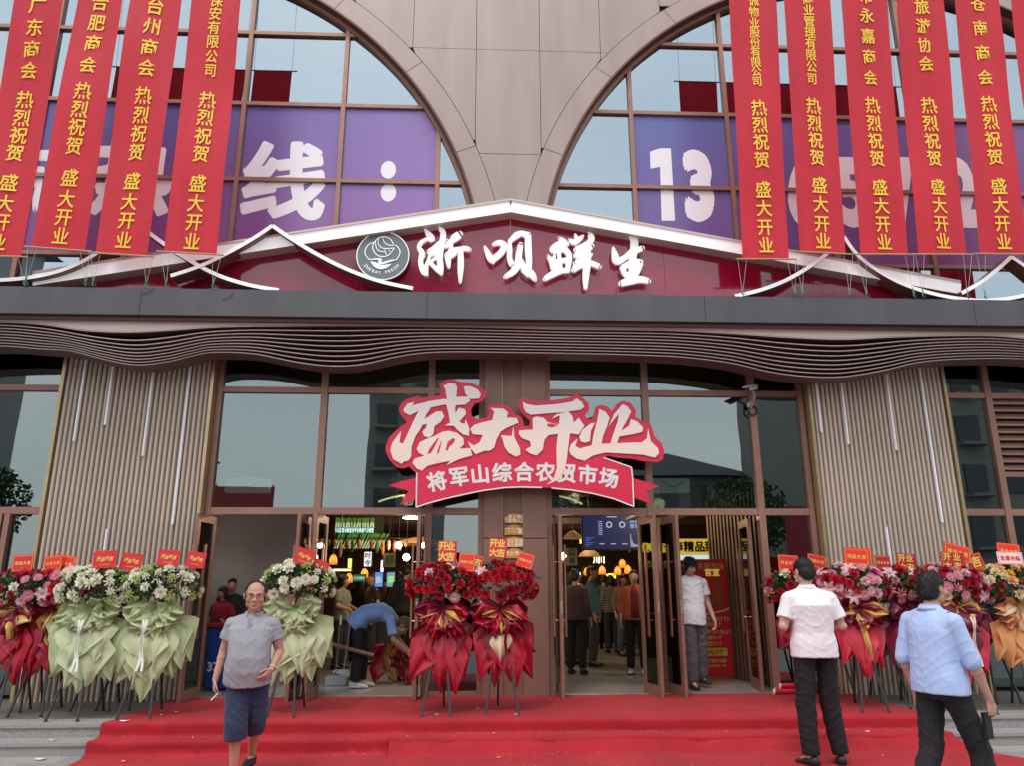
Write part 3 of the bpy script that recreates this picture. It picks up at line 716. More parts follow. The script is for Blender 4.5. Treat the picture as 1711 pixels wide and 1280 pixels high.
em.build('ribbon_edge', WHITE, osn)
MB().prism(tr([(325,982),(190,1012),(55,1055),(248,1110),(165,1243),(322,1192)], Z1), YO+.012, YO+.03).build('ribbon_tail', RS, osn)
MB().prism(tr([(1088,925),(1345,1005),(1222,1052),(1268,1176),(1096,1115)], Z2), YO+.012, YO+.03).build('ribbon_tail', RS, osn)
CH = {'盛': (Z1, [[(200,320),(240,265),(303,248),(288,282),(450,240),(600,218),(622,222),(605,120),(588,88),(640,68),(702,68),(720,100),(713,200),(830,195),(848,235),(800,275),(715,278),(700,300),(710,400),(760,455),(795,460),(803,418),(840,510),(835,578),(780,565),(722,520),(690,482),(600,478),(652,450),(640,380),(622,300),(612,272),(520,290),(468,302),(420,372),(400,440),(360,520),(318,580),(280,680),(275,780),(245,822),(200,828),(185,852),(100,805),(72,720),(90,650),(125,600),(178,532),(162,640),(195,655),(240,560),(290,450),(335,360),(350,335),(262,378),(205,347)],
   [(785,95),(850,95),(920,125),(952,175),(935,215),(850,218),(800,165)], [(738,305),(795,320),(808,365),(750,432),(700,422),(708,350)],
   [(430,400),(520,342),(572,340),(597,390),(560,445),(502,485),(490,560),(450,597),(400,580),(383,540),(420,500),(425,460),(370,480),(390,430)],
   [(328,705),(360,640),(420,610),(500,580),(580,538),(640,530),(720,550),(780,600),(787,660),(745,702),(850,698),(868,768),(740,805),(615,865),(655,820),(500,852),(430,872),(380,917),(330,897),(288,842),(310,800),(400,772),(350,745)]]),
 '大': (Z1, [[(848,510),(890,470),(975,445),(1062,425),(1080,345),(1045,308),(1170,313),(1217,352),(1200,400),(1300,405),(1317,450),(1200,500),(1140,540),(1100,620),(1082,690),(1040,722),(990,722),(900,757),(852,700),(825,635),(882,672),(940,640),(970,572),(872,562)], [(1145,572),(1250,582),(1267,478),(1275,592),(1330,700),(1335,762),(1290,780),(1220,742),(1180,682),(1165,620)]]),
 '开': (Z2, [[(18,188),(60,212),(150,226),(350,212),(500,187),(540,155),(592,190),(618,238),(580,267),(400,292),(200,306),(100,316),(50,292),(28,250)],
   [(115,350),(150,333),(222,345),(262,388),(330,405),(370,410),(380,322),(298,357),(345,312),(462,283),(505,335),(512,392),(562,345),(617,422),(562,507),(477,497),(462,620),(445,760),(425,850),(370,940),(330,965),(247,997),(320,935),(350,835),(345,640),(360,502),(272,512),(228,562),(215,652),(155,712),(92,692),(42,655),(100,622),(90,572),(10,542),(-20,500),(-15,468),(60,462),(118,462)]]),
 '业': (Z2, [[(468,660),(488,600),(552,548),(530,620),(572,642),(700,612),(780,598),(930,592),(1180,582),(1225,542),(1235,448),(1262,572),(1332,640),(1342,690),(1302,732),(1180,702),(1000,692),(820,682),(700,712),(622,762),(540,742),(482,700)],
   [(568,530),(600,460),(680,400),(722,393),(682,470),(672,570),(622,588),(580,572)], [(760,258),(820,285),(862,342),(840,422),(800,520),(782,604),(688,614),(708,500),(740,380),(755,300)],
   [(990,213),(1040,238),(1072,285),(1040,352),(990,442),(952,540),(932,600),(868,602),(900,500),(940,380),(952,308),(875,400),(850,440),(905,310)], [(1070,358),(1130,380),(1187,440),(1180,482),(1100,502),(950,528),(968,480),(1050,422)]])}
for ch,(Z,polys) in CH.items():
    mb = MB()
    for q,p in enumerate(polys): mb.prism(tr(p,Z), YO-.022-.0007*q, YO-.0145)
    mb.build('brush_character', CREAM, osn)
hm = MB()
for p in ([(455,700),(528,605),(548,598),(500,690),(470,742),(430,757)], [(572,612),(560,680),(545,742),(522,757),(538,700)], [(628,640),(680,600),(702,612),(690,645),(640,690),(630,722),(608,722)]):
    hm.prism(tr(p,Z1), YO-.0275, YO-.0258)
for p in ([(255,405),(300,402),(362,418),(300,438),(262,430)],): hm.prism(tr(p,Z2), YO-.0275, YO-.0238)
hm.build('character_counter', RS, osn)
lb = MB()
for ch,x,y,rt in zip('将军山综合农贸市场', (180,345,505,670,835,998,1155,1315,1475), (292,256,238,225,220,222,230,242,266), (11,8,6,3,0,-1,-3,-5,-8)):
    p = at(690+x/4.503, 740+y/4.503, YO-.02); lb2 = MB(); put_text(lb2, ch, p.x, p.z, .262, YO-.0165, bold=.035, rot=math.radians(rt)); lb2.build('ribbon_lettering', WHITE, osn)
for x,z in ((-.6,3.2),(.9,3.2),(1.9,3.2),(.3,2.9)): MB().tube([(x,YO+.05,z),(x,10.25,z)], .012, 6).build('bracket', BLACK, osn)

# ================================================================== BANNERS
SILK = pm('banner_silk', (.80,.030,.055), .55, var=.08, vs=1.3, bump=.14, bs=22, sheen=.05, stretch=(2.5,1,.5), trans=.32, coords='World')
GOLDP = pm('banner_yellow_print', (.95,.64,.05), .5)
BAM = pm('bamboo_rod', (.5,.33,.18), .6)
CORD = pm('green_cord', (.02,.22,.10), .6); CORDW = pm('pale_cord', (.55,.5,.45), .7)
BN = [ # bottom left/right px, top (y=0) left/right px, lettering: (chars, photo rows), what it says
 ((-50,425),(35,427),(23,0),(105,0), '广东商会', (14,49,83,116), 28, (162,192,221,251), (301,336,367,401), 'leftmost red banner of the left group, lettered for a Guangdong chamber'),
 ((53,410),(142,418),(128,0),(202,0), '合肥商会', (7,40,74,111), 28, (155,185,214,244), (295,329,359,390), 'second red banner from the left, lettered for a Hefei chamber'),
 ((160,420),(246,427),(218,0),(302,0), '台州商会', (16,49,83,116), 28, (160,191,221,251), (299,333,364,397), 'third red banner from the left, lettered for a Taizhou chamber'),
 ((274,418),(362,424),(320,0),(402,0), '保安有限公司', (7,28,50,72,95,117), 22, (165,194,225,255), (304,336,367,399), 'red banner nearest the left gable slope, lettered for a security company'),
 ((1241,431),(1318,431),(1218,0),(1296,0), '诚物业股份有限公司', (10,27,44,59,75,90,106,121,137), 18, (181,209,237,266), (314,344,375,405), 'red banner hanging lowest, innermost of the right group, lettered for a property firm'),
 ((1336,418),(1414,423),(1310,0),(1387,0), '商业管理有限公司', (6,24,42,60,77,95,113,132), 20, (175,203,231,260), (306,337,369,398), 'second red banner of the right group, lettered for a management company'),
 ((1438,423),(1517,423),(1406,0),(1482,0), '市永嘉商会', (4,34,66,98,131), 26, (175,204,233,262), (310,340,370,400), 'third red banner of the right group, lettered for a Yongjia chamber'),
 ((1535,423),(1615,423),(1498,0),(1575,0), '市旅游协会', (-3,21,51,81,110), 26, (175,204,233,262), (310,340,370,399), 'fourth red banner of the right group, lettered for a tourism association'),
 ((1638,422),(1716,423),(1594,0),(1668,0), '苍南商会', (15,54,93,132), 27, (175,204,233,262), (310,340,370,400), 'fifth red banner of the right group, lettered for a Cangnan chamber'),
 ((1742,424),(1820,424),(1690,0),(1766,0), '企业商会', (8,40,80,120), 26, (175,204,233,262), (310,340,370,400), 'red banner cut off by the right edge of the view'),
]
for bi,(bl,br,tl,trr,name_,rows,chh,rowsA,rowsB,lab) in enumerate(BN):
    Yb, Yt = 9.12, 8.92
    PL, PR = at(*bl,Yb), at(*br,Yb); zb_ = (PL.z+PR.z)/2
    ztop = 10.42
    # top corners continue the photo's edges up to the rod just above the frame
    QL, QR = at(*tl,Yt+.03), at(*trr,Yt+.03)
    kk = (ztop-zb_)/(QL.z-zb_); TL_, TR_ = PL.x+(QL.x-PL.x)*kk, PR.x+(QR.x-PR.x)*kk
    th = thing('hanging_banner', lab, 'banner', ((PL.x+PR.x)/2, Yb, zb_), 'red congratulation banners hung before the arched windows')
    sd = bi*3.7
    def wav(X, Z, sd=sd, zb_=zb_, Yb=Yb, Yt=Yt, ztop=ztop):
        t = (Z-zb_)/(ztop-zb_)
        return (Yb+(Yt-Yb)*t)+.045*noise.noise(Vector((X*1.6+sd,Z*.45,sd)))*math.sin(math.pi*min(max(t,0),1))*2+.016*noise.noise(Vector((X*5+sd,Z*.6,sd+3)))
    nu, nv = 10, 40; mb = MB()
    vs = []
    for j in range(nv+1):
        t = j/nv; z = (PL.z if 0 else zb_)+(ztop-zb_)*t
        tilt = (PR.z-PL.z)*(1-t)
        for i in range(nu+1):
            u = i/nu; xl = PL.x+(TL_-PL.x)*t; xr = PR.x+(TR_-PR.x)*t; x = xl+(xr-xl)*u; zz = z+tilt*(u-.5)
            vs.append((x, wav(x,zz), zz))
    mb.add(vs, [(j*(nu+1)+i, j*(nu+1)+i+1, (j+1)*(nu+1)+i+1, (j+1)*(nu+1)+i) for j in range(nv) for i in range(nu)])
    mb.build('banner_cloth', SILK, th, smooth=True)
    def xc(z): t = (z-zb_)/(ztop-zb_); return (PL.x+PR.x)/2*(1-t)+(TL_+TR_)/2*t
    for chs, rws, hpx in ((name_,rows,chh),('热烈祝贺',rowsA,29),('盛大开业',rowsB,30)):
        lm = MB()
        for ch, ry in zip(chs, rws):
            z = at((bl[0]+br[0])/2, ry, Yb-.08).z
            sz = at(0,ry-hpx/2,Yb).z-at(0,ry+hpx/2,Yb).z
            put_text(lm, ch, xc(z)+.01, z, sz*1.0, -.012, bold=.014, sx=.92*.30/.32*(1.0 if hpx > 24 else .98), fn=wav, rot=math.atan2(PR.z-PL.z, PR.x-PL.x)*.6)
        lm.build('lettering', GOLDP, th)
    MB().tube([(PL.x-.09,Yb-.005,PL.z-.012),(PR.x+.09,Yb-.005,PR.z-.012)], .011, 6).build('rod', BAM, th)
    MB().tube([(TL_-.09,Yt,ztop),(TR_+.09,Yt,ztop)], .011, 6).build('rod', BAM, th)
    for sx_, Px in ((-1,PL),(1,PR)):
        kx = (PL.x+PR.x)/2+sx_*.33; r_ = random.uniform
        k0 = Vector((kx+r_(-.05,.05), 9.19, 5.30))
        mb = MB().tube([(kx-.05,Yb-.005,Px.z-.01), k0], .0028, 4).tube([(kx+.07,Yb-.005,Px.z-.01), k0], .0028, 4)
        mb.build('string', CORDW, th)
        MB().tube([k0+Vector((0,0,.12)), k0+Vector((.01,-.012,.05)), k0+Vector((-.01,-.01,0)), k0+Vector((.012,-.008,-.03))], [.004,.007,.009,.006], 5).tube([k0, k0+Vector((.05,-.01,-.02)), k0+Vector((.03,-.012,.02)), k0], .003, 4).build('knot', CORD, th)
        MB().tube([((TL_+TR_)/2+sx_*.33,Yt,ztop),((TL_+TR_)/2+sx_*.36,Yt+.3,14.8)], .003, 4).build('hanging_cord', CORDW, th)
for (px,py) in ((690/2.845,420+190/2.845),(1070/2.845,420+215/2.845)):
    p = at(px,py,9.19); o = MB().tube([p+Vector((-.03,0,-.03)), p+Vector((.05,-.01,-.01)), p+Vector((.1,-.006,.06))], .004, 5).build('loose_cord', pm('dark_cord',(.04,.05,.05),.6), bld)

# ================================================================== COLUMN PLAQUES, CAMERA
WOOD = pm('plaque_wood', (.62,.27,.055), .45, var=.18, vs=14, stretch=(1,1,8)); WOODE = pm('plaque_rim', (.28,.10,.02), .5); CRM = pm('plaque_print', (.95,.80,.50), .5)
plq = [((842,858,876,875), 'topmost of the four wooden plaques on the column, with a no-dogs symbol', [('禁止携带',864,.058),('宠物入内',871,.058)], 1),
 ((842,877,876,895), 'second wooden plaque from the top, with small lines and a bin symbol', [('严禁小偷小摸行为',884.5,.030),('文明市场请勿乱扔',889,.022)], 2),
 ((842,897,876,915), 'third wooden plaque from the top, with two rows of four characters', [('禁止吸烟',904,.058),('禁止烟蒂',911,.058)], 0),
 ((842,916,876,934), 'lowest wooden plaque on the column, partly behind the red card', [('禁止停车',925,.064)], 0)]
for (x0,y0,x1,y1),lab,rows_,ico in plq:
    a, b = at(x0,y1,10.18), at(x1,y0,10.18); w_, h_ = b.x-a.x, b.z-a.z; cx_, cz_ = (a.x+b.x)/2, (a.z+b.z)/2
    t = thing('wooden_plaque', lab, 'plaque', (cx_,10.2,cz_), 'wooden rule plaques on the column')
    def arch(s, hs=.62):
        P = [(-.5,-.5),(.5,-.5),(.5,.5-(1-hs))]
        P += [(.42,.5-(1-hs)+.02)]+[(.36*math.cos(k*math.pi/10), .12+.38*math.sin(k*math.pi/10)) for k in range(1,10)]+[(-.42,.5-(1-hs)+.02),(-.5,.5-(1-hs))]
        return [(cx_+u*w_*s, cz_+v*h_*s) for u,v in P]
    MB().prism(arch(1.0), 10.185, 10.205).build('rim', WOODE, t); MB().prism(arch(.93), 10.178, 10.1845).build('board', WOOD, t)
    mb = MB()
    for tx,ry,sz in rows_:
        z = at(859,ry,10.18).z; put_text(mb, tx, cx_+(.035 if ico == 1 else 0), z, sz, 10.1765, bold=.03)
    if ico == 1:
        mb.tube([(cx_-.09+.03*math.cos(k*math.pi/6),10.176,cz_-.02+.03*math.sin(k*math.pi/6)) for k in range(13)], .004, 4).tube([(cx_-.112,10.176,cz_+.002),(cx_-.068,10.176,cz_-.042)], .004, 4)
    if ico == 2: mb.box(cx_+.06,cx_+.1,10.174,10.1775,cz_-.05,cz_-.01).box(cx_+.055,cx_+.105,10.174,10.1775,cz_-.005,cz_+.005)
    mb.build('print', CRM, t)
cp = at(1258,655,10.0)
cmr = thing('security_camera', 'white bullet security camera with a black cable coil, bracketed to the right glazing bar', 'camera', (cp.x,10.24,cp.z))
CW = pm('camera_white', (.50,.47,.47), .35); 
d_ = Vector((-.75,-.6,-.25)).normalized(); q0 = cp+Vector((.05,.03,.06)); q1 = q0+d_*.20
sd_ = d_.cross(Vector((0,0,1))).normalized(); up_ = sd_.cross(d_)
mb = MB(); pr = [(a*.75,b*.75) for a,b in ((-.05,-.03),(.05,-.03),(.055,.02),(.035,.045),(-.035,.045),(-.055,.02))]
mb.add([q+sd_*a+up_*b for q in (q0,q1) for a,b in pr], [(5,4,3,2,1,0),(6,7,8,9,10,11)]+[(i,(i+1)%6,6+(i+1)%6,6+i) for i in range(6)]).build('camera_body', CW, cmr, bevel=.006)
MB().add([q+sd_*a+up_*(b+.012) for q in (q0-d_*.01,q1+d_*.06) for a,b in ((-.047,.015),(.047,.015),(.03,.038),(-.03,.038))], [(3,2,1,0),(4,5,6,7)]+[(i,(i+1)%4,4+(i+1)%4,4+i) for i in range(4)]).build('sun_shield', CW, cmr)
MB().tube([q1+d_*.002,q1+d_*.02], .024, 12).build('lens', pm('lens_glass',(.01,.01,.012),.08), cmr)
MB().tube([q0+d_*.08-up_*.03, q0+Vector((.0,.06,-.12)), (cp.x+.02,10.235,cp.z-.14)], [.016,.02,.02], 8).tube([(cp.x+.02,10.236,cp.z-.14),(cp.x+.02,10.20,cp.z-.14)], .045, 10).build('bracket', CW, cmr)
cc_ = Vector((at(1257,687,10.22).x,10.215,at(1257,687,10.22).z))
MB().tube([cc_+Vector((.062*math.cos(a*.35)*(1+.05*math.sin(a)), .006*math.sin(a*.9)-.008, .066*math.sin(a*.35))) for a in range(56)], .0085, 6).tube([cc_+Vector((.02,0,.065)),(cp.x+.02,10.2,cp.z-.12)], .006, 5).build('cable_coil', BLACK, cmr)
# ================================================================== FLOWER STANDS
def fm(name, col, var=.15, tr=.25, rough=.6): return pm(name, col, rough, var=var, vs=60, trans=tr)
FC = {'white': fm('petal_white', (.84,.83,.68)), 'lime': fm('petal_lime', (.55,.66,.22)), 'red': fm('petal_red', (.55,.006,.022)), 'deep': fm('petal_crimson', (.36,.003,.02)), 'pink': fm('petal_pink', (.80,.30,.38)),
      'pale': fm('petal_pale_pink', (.82,.52,.55)), 'orange': fm('petal_orange', (.85,.20,.02)), 'yellow': fm('petal_yellow', (.85,.55,.06)), 'peach': fm('petal_peach', (.85,.50,.28)), 'cream': fm('petal_cream', (.84,.72,.45)), 'magenta': fm('petal_magenta', (.55,.02,.16))}
LEAF = {'dark': pm('leaf_dark', (.035,.085,.03), .5, var=.4, vs=30, trans=.2), 'mid': pm('leaf_mid', (.06,.14,.045), .5, var=.4, vs=30, trans=.2), 'grey': pm('leaf_eucalyptus', (.13,.20,.16), .6, var=.3, vs=30, trans=.2)}
PAP = {'sage': pm('paper_sage', (.46,.54,.29), .75, var=.06, vs=3, bump=.12, bs=14, trans=.18), 'sage2': pm('paper_sage_light', (.57,.62,.38), .75, var=.06, vs=3, bump=.12, bs=14, trans=.18),
       'red': pm('paper_red', (.42,.008,.028), .32, var=.15, vs=4, bump=.15, bs=12, trans=.12), 'wine': pm('paper_wine', (.23,.006,.025), .3, var=.25, vs=4, bump=.15, bs=12, trans=.1),
       'gold': pm('paper_gold', (.60,.36,.10), .42, .25, var=.12, vs=4, bump=.15, bs=12), 'cherry': pm('paper_cherry', (.60,.03,.06), .4, var=.1, vs=4, bump=.15, bs=12, trans=.15),
       'orange': pm('paper_orange', (.78,.36,.14), .6, var=.1, vs=4, bump=.15, bs=12, trans=.2), 'plum': pm('paper_plum', (.16,.008,.035), .35, var=.3, vs=4, bump=.15, bs=12), 'cream': pm('paper_cream', (.75,.58,.38), .6, var=.1, trans=.2, bump=.1, bs=10)}
_FM = {}
def petal(mb, az, tilt, r0, ln, wd, cup, z0, nseg=2):
    # one curved petal: root at radius r0, leaning out by tilt
    ca, sa = math.cos(az), math.sin(az); vs = []
    for i in range(nseg+1):
        t = i/nseg; ang = tilt+cup*t; r = r0+ln*t*math.sin(ang*.8+.1); z = z0+ln*t*math.cos(ang)
        wv = wd*math.sin(math.pi*(.18+.67*t))
        for u in (-1,0,1):
            x, y = r+(-.12*wd if u else 0), u*wv/2
            vs.append((x*ca-y*sa, x*sa+y*ca, z+(.1*wd if u else 0)))
    mb.add(vs, [(i*3+k, i*3+k+1, (i+1)*3+k+1, (i+1)*3+k) for i in range(nseg) for k in (0,1)])
def flower_mesh(kind, col):
    k = (kind, col)
    if k in _FM: return _FM[k]
    mb = MB(); rn = random.Random(hash(kind) % 1000 if 0 else len(kind)*7)
    if kind == 'rose':
        for ring,(n,r0,ln,wd,tl) in enumerate(((3,.002,.030,.026,.05),(5,.007,.034,.032,.30),(6,.013,.036,.036,.75),(6,.016,.034,.036,1.15))):
            for q in range(n): petal(mb, 2*math.pi*q/n+ring*.5+rn.uniform(-.1,.1), tl, r0, ln, wd, .35, 0 if ring < 3 else -.003)
    elif kind == 'bud':
        for ring,(n,r0,ln,wd,tl) in enumerate(((3,.001,.030,.020,.02),(4,.005,.030,.024,.2))):
            for q in range(n): petal(mb, 2*math.pi*q/n+ring*.6, tl, r0, ln, wd, .1, 0)
    elif kind == 'gerbera':
        for q in range(16): petal(mb, 2*math.pi*q/16, 1.35, .008, .042, .018, .15, .012, 1)
        for q in range(12): petal(mb, 2*math.pi*q/12+.1, 1.0, .004, .022, .012, .1, .014, 1)
    elif kind == 'lily':
        for q in range(6): petal(mb, 2*math.pi*q/6, .75, .004, .075, .036, .6, 0, 3)
    elif kind == 'carnation':
        for ring in range(4):
            for q in range(7): petal(mb, q*.9+ring*.7, .15+ring*.38, .002+.003*ring, .032, .022, .3, 0, 1)
    me = mb.mesh(kind if kind != 'bud' else 'flower_bud', FC[col]); _FM[k] = me; return me
def leaf_cloud(name, mat, n, dome, rn, size=(.03,.07), parent=None, spread=1.0):
    mb = MB()
    for _ in range(n):
        p, nrm = dome(rn, .92*spread); d = (nrm+Vector((rn.uniform(-.9,.9), rn.uniform(-.9,.9), rn.uniform(-.5,.8)))).normalized()
        l = rn.uniform(*size); s_ = d.cross(Vector((rn.uniform(-1,1),rn.uniform(-1,1),rn.uniform(-1,1)))).normalized()*l*.24
        q = p-d*l*.2
        mb.add([q, q+d*l*.5+s_, q+d*l, q+d*l*.5-s_], [(0,1,2,3)])
    o = mb.build(name, mat, parent); o['kind'] = 'stuff'; return o
def frond(parent, p, d, L, mat, rn):
    mb = MB(); d = d.normalized(); side = d.cross(Vector((0,1,.2))).normalized(); n = 13; dr = Vector((0,0,-.35))
    pts = [p+d*L*t/n+dr*L*(t/n)**2 for t in range(n+1)]
    mb.tube(pts, [.0025]*len(pts), 3)
    for i in range(2, n+1):
        for s in (-1,1):
            l = L*.30*math.sin(math.pi*(.15+.8*i/n)); e = pts[i]+(side*s*.8+d*.55).normalized()*l; wv = (d*.006)
            mb.add([pts[i]-wv, e, pts[i]+wv], [(0,1,2)])
    return mb.build('fern_frond', mat, parent)
def sheet(parent, mat, z0, L, W, roll, az=0, y0=-.06, bulge=.16, rn=random, tip=1.0, name='paper_sheet', hem=None, fold=1.0, x0=0, mats2=None):
    # one folded kite of wrapping paper, pinched at the top and pointed at the bottom
    nu, nv = 13, 14; vs = []; ph = rn.uniform(0,6.28); kf = rn.uniform(1.5,3.2); am = rn.uniform(.018,.040)*fold; cr, sr = math.cos(roll), math.sin(roll); tw = rn.uniform(-.35,.35); pk = rn.uniform(.34,.52); cu0 = rn.uniform(.01,.05); sk = rn.uniform(-.16,.16)
    tri = lambda x: abs((x/3.1416) % 2-1)*2-1
    for j in range(nv+1):
        v = j/nv; wv = W*(.16+.89*(v/pk)) if v < pk else W*1.05*(1-(v-pk)/(1-pk)*.985*tip)
        for i in range(nu+1):
            u = -1+2*i/nu
            xx = u*wv+tw*v*v*L*.25; zz = -v*L-(abs(u)*wv*.18)*(1-v)+u*sk*wv
            q = Vector((xx*9+ph,zz*9,ph*2)); cre = abs(noise.noise(q))*.035*fold+abs(noise.noise(q*2.3))*.014
            yy = -bulge*math.sin(min(v*1.9,1.75))*(1-.55*abs(u))-.01*v+am*tri(kf*u*1.9+ph+v*.9)*(.35+.65*v)+cre-cu0*abs(u)**2*8*v*(1-v)
            X = xx*cr-zz*sr; Z = xx*sr+zz*cr
            vs.append(((x0+X)*math.cos(az)-(y0+yy)*math.sin(az), (x0+X)*math.sin(az)+(y0+yy)*math.cos(az), z0+Z))
    mb = MB().add(vs, [(j*(nu+1)+i, j*(nu+1)+i+1, (j+1)*(nu+1)+i+1, (j+1)*(nu+1)+i) for j in range(nv) for i in range(nu)])
    return mb.build(name, mat, parent, smooth=True)
CARDR = pm('card_red', (.62,.010,.018), .4); CARDD = pm('card_dark_red', (.42,.008,.02), .4); CARDO = pm('card_orange_red', (.76,.025,.014), .4); GOLD = pm('gold_print', (.85,.55,.12), .35, .3); GOLDL = pm('card_white_print', (.9,.8,.65), .5); PINKC = pm('card_pink_white', (.85,.65,.62), .5)
LEGM = pm('easel_black', (.035,.032,.032), .45, .1)
def card(parent, x, y, z, w_, h_, tilt, text, style='plain', mat=None, yaw=0):
    mat = mat or CARDR
    c = thing('card', None, None, (x,y,z), local=True); del c['label']; del c['category']; c.parent = parent; c.location = (x,y,z); c.rotation_euler = (-.12, tilt, yaw); w_ *= .76; h_ *= .78
    MB().box(-w_/2,w_/2,-.003,.003,-h_/2,h_/2).tube([(0,.006,-h_/2+.01),(0,.01,-h_/2-.24)], .004, 4).build('card_face', mat, c)
    mb = MB()
    if style == 'stack':
        rows_ = (text[:len(text)//2], text[len(text)//2:]); hh = h_/len(rows_)
        for q, t_ in enumerate(rows_):
            for k, ch in enumerate(t_): put_text(mb, ch, -w_*.05+(k-(len(t_)-1)/2)*w_*.42, h_/2-hh*(q+.5), hh*.9, -.005, bold=.035)
        mb.box(-w_/2+.01,-w_/2+.014,-.0045,-.004,-h_*.4,h_*.4)
    elif style == 'frame':
        for (a,b,c_,d_) in ((-w_*.46,w_*.46,h_*.42,h_*.44),(-w_*.46,w_*.46,-h_*.44,-h_*.42),(-w_*.46,-w_*.445,-h_*.44,h_*.44),(w_*.445,w_*.46,-h_*.44,h_*.44)): mb.box(a,b,-.0045,-.004,c_,d_)
        for k, ch in enumerate(text): put_text(mb, ch, (k-(len(text)-1)/2)*w_*.8/len(text), 0, w_*.72/len(text), -.005, bold=.04)
    else:
        for k, ch in enumerate(text): put_text(mb, ch, (k-(len(text)-1)/2)*w_*.72/len(text), .01+.006*(-1)**k, w_*.78/len(text), -.005, bold=.04, shear=.25, rot=.05)
        mb.box(-w_*.2,w_*.25,-.0045,-.004,-h_*.30,-h_*.28)
    mb.build('card_print', GOLD if mat != PINKC else CARDO, c)
    return c
def flower_stand(loc, label, seed, wd, flowers, kinds, nfl, leafm, sheets, ruffles, cards, zc=1.30, dep=.27, hgt=.25, rotz=0, legs=True, fronds=0, group='congratulation flower stands beside the doors', ribbon=None, wrapz=1.12, leafn=260):
    rn = random.Random(seed)
    t = thing('flower_stand', label, 'flower stand', loc, group, rotz, local=True)
    if legs:
        apex_ = Vector((0,.02,1.16))
        for a_, rr_ in ((-1.15,.36),(-2.15,.38),(1.5,.40)):
            f = Vector((math.cos(a_+rn.uniform(-.15,.15))*rr_, math.sin(a_)*rr_, 0)); f.z = .012
            lg = MB().tube([apex_, f], [.014,.014], 6).build('leg', LEGM, t); MB().tube([f, f+Vector((0,0,-.011))], .019, 6).build('rubber_foot', BLACK, lg)
        MB().tube([(0,.02,.5),(0,.02,1.25)], .02, 6).build('centre_pole', LEGM, t)
    def dome(rn_, k=1.0):
        a_ = rn_.uniform(0, 2*math.pi); cz_ = rn_.random()**.75
        e = math.asin(cz_*2-1) if rn_.random() < .0 else math.asin(min(1,cz_))
        if rn_.random() < .35: e = -abs(e)*.35
        nrm = Vector((math.cos(a_)*math.cos(e), math.sin(a_)*math.cos(e), math.sin(e)))
        if nrm.y > .35: nrm.y = -nrm.y
        p = Vector((nrm.x*wd, nrm.y*dep, nrm.z*hgt))*k; return p+Vector((0,0,zc)), Vector((nrm.x/wd,nrm.y/dep,nrm.z/hgt)).normalized()
    # flower heads, spread by dart throwing
    pts = []; tries = 0
    while len(pts) < nfl and tries < 4000:
        tries += 1; p, nn = dome(rn, 1.0)
        if all((p-q[0]).length > (.066 if tries < 1500 else .05) for q in pts): pts.append((p, nn))
    for p, nn in pts:
        col = rn.choice(flowers); kd = kinds.get(col, 'rose'); kd = rn.choice(kd) if isinstance(kd, (list,tuple)) else kd
        me = flower_mesh(kd, col); sc_ = rn.uniform(1.0,1.45)*(1.12 if kd in ('rose','carnation') else 1); nn2 = (nn+Vector((rn.uniform(-.3,.3), -.35+rn.uniform(-.2,.2), rn.uniform(-.1,.3)))).normalized()
        o = link_mesh(me.name.split('.')[0], me, t, p, nn2.to_track_quat('Z','Y').to_euler(), sc_)
    for lm_, k in leafm: leaf_cloud('foliage', LEAF[lm_], int(leafn*k*1.5), dome, rn, parent=t)
    lc_ = leaf_cloud('foliage', LEAF['dark'], 160, dome, rn, size=(.08,.14), parent=t, spread=.8)
    core_ = MB(); 
    for j in range(6):
        e0 = -1.2+j*.48
    for q in range(fronds):
        a_ = math.pi*(q+.5)/fronds; frond(t, Vector((math.cos(a_)*wd*.6, .02, zc+.05)), Vector((math.cos(a_), -.1, math.sin(a_)*.9+.15)), rn.uniform(.25,.38), LEAF[leafm[0][0]], rn)
    for (mt, n, L, W, sp, z0, bu) in sheets:
        for q in range(n):
            r_ = (q-(n-1)/2)/max(1,(n-1)/2)*sp if n > 1 else rn.uniform(-.1,.1)
            sheet(t, PAP[mt], z0+rn.uniform(-.03,.03), L*rn.uniform(.88,1.08)*(1-.38*abs(r_)), W*rn.uniform(.9,1.1), r_+rn.uniform(-.08,.08), az=r_*.5, y0=-.05-.012*(n-abs(q-(n-1)/2)), bulge=bu, rn=rn)
    for (mt, n, L, W, sp, z0, bu) in ruffles:
        for q in range(n):
            r_ = (q-(n-1)/2)/max(1,(n-1)/2)*sp
            sheet(t, PAP[mt], z0+rn.uniform(-.02,.02), L*rn.uniform(.8,1.15), W*rn.uniform(.85,1.15), r_+rn.uniform(-.12,.12), az=0, y0=-.10-.012*(q % 3), bulge=bu, rn=rn, name='paper_ruffle', fold=1.8, tip=.75)
    for c_ in cards: card(t, *c_)
    if ribbon:
        for q in range(2):
            x = ribbon[1]+.03*q; MB().add([(x+ox+.012*math.sin(k*1.1+q)-.012*k*(q*2-1)*.4, -.30-.012*math.sin(k*.9), wrapz-.12-k*.065) for k in range(9) for ox in (-.013,.013)], [(2*k,2*k+1,2*k+3,2*k+2) for k in range(8)]).build('ribbon', ribbon[0], t)
    return t
RIBW = pm('ribbon_white', (.78,.80,.76), .35); RIBP = pm('ribbon_pale', (.78,.62,.55), .4)
WH = ['white']*5+['lime']*3
KW = {'white': ['rose','rose','carnation'], 'lime': ['carnation','bud']}
KR = {'red': ['rose','rose','carnation'], 'deep': 'rose', 'orange': 'bud', 'pink': ['gerbera','carnation'], 'pale': ['lily','rose','gerbera'], 'yellow': ['carnation','gerbera'], 'magenta': 'carnation', 'white': 'rose', 'lime': 'bud', 'peach': 'rose', 'cream': 'rose'}
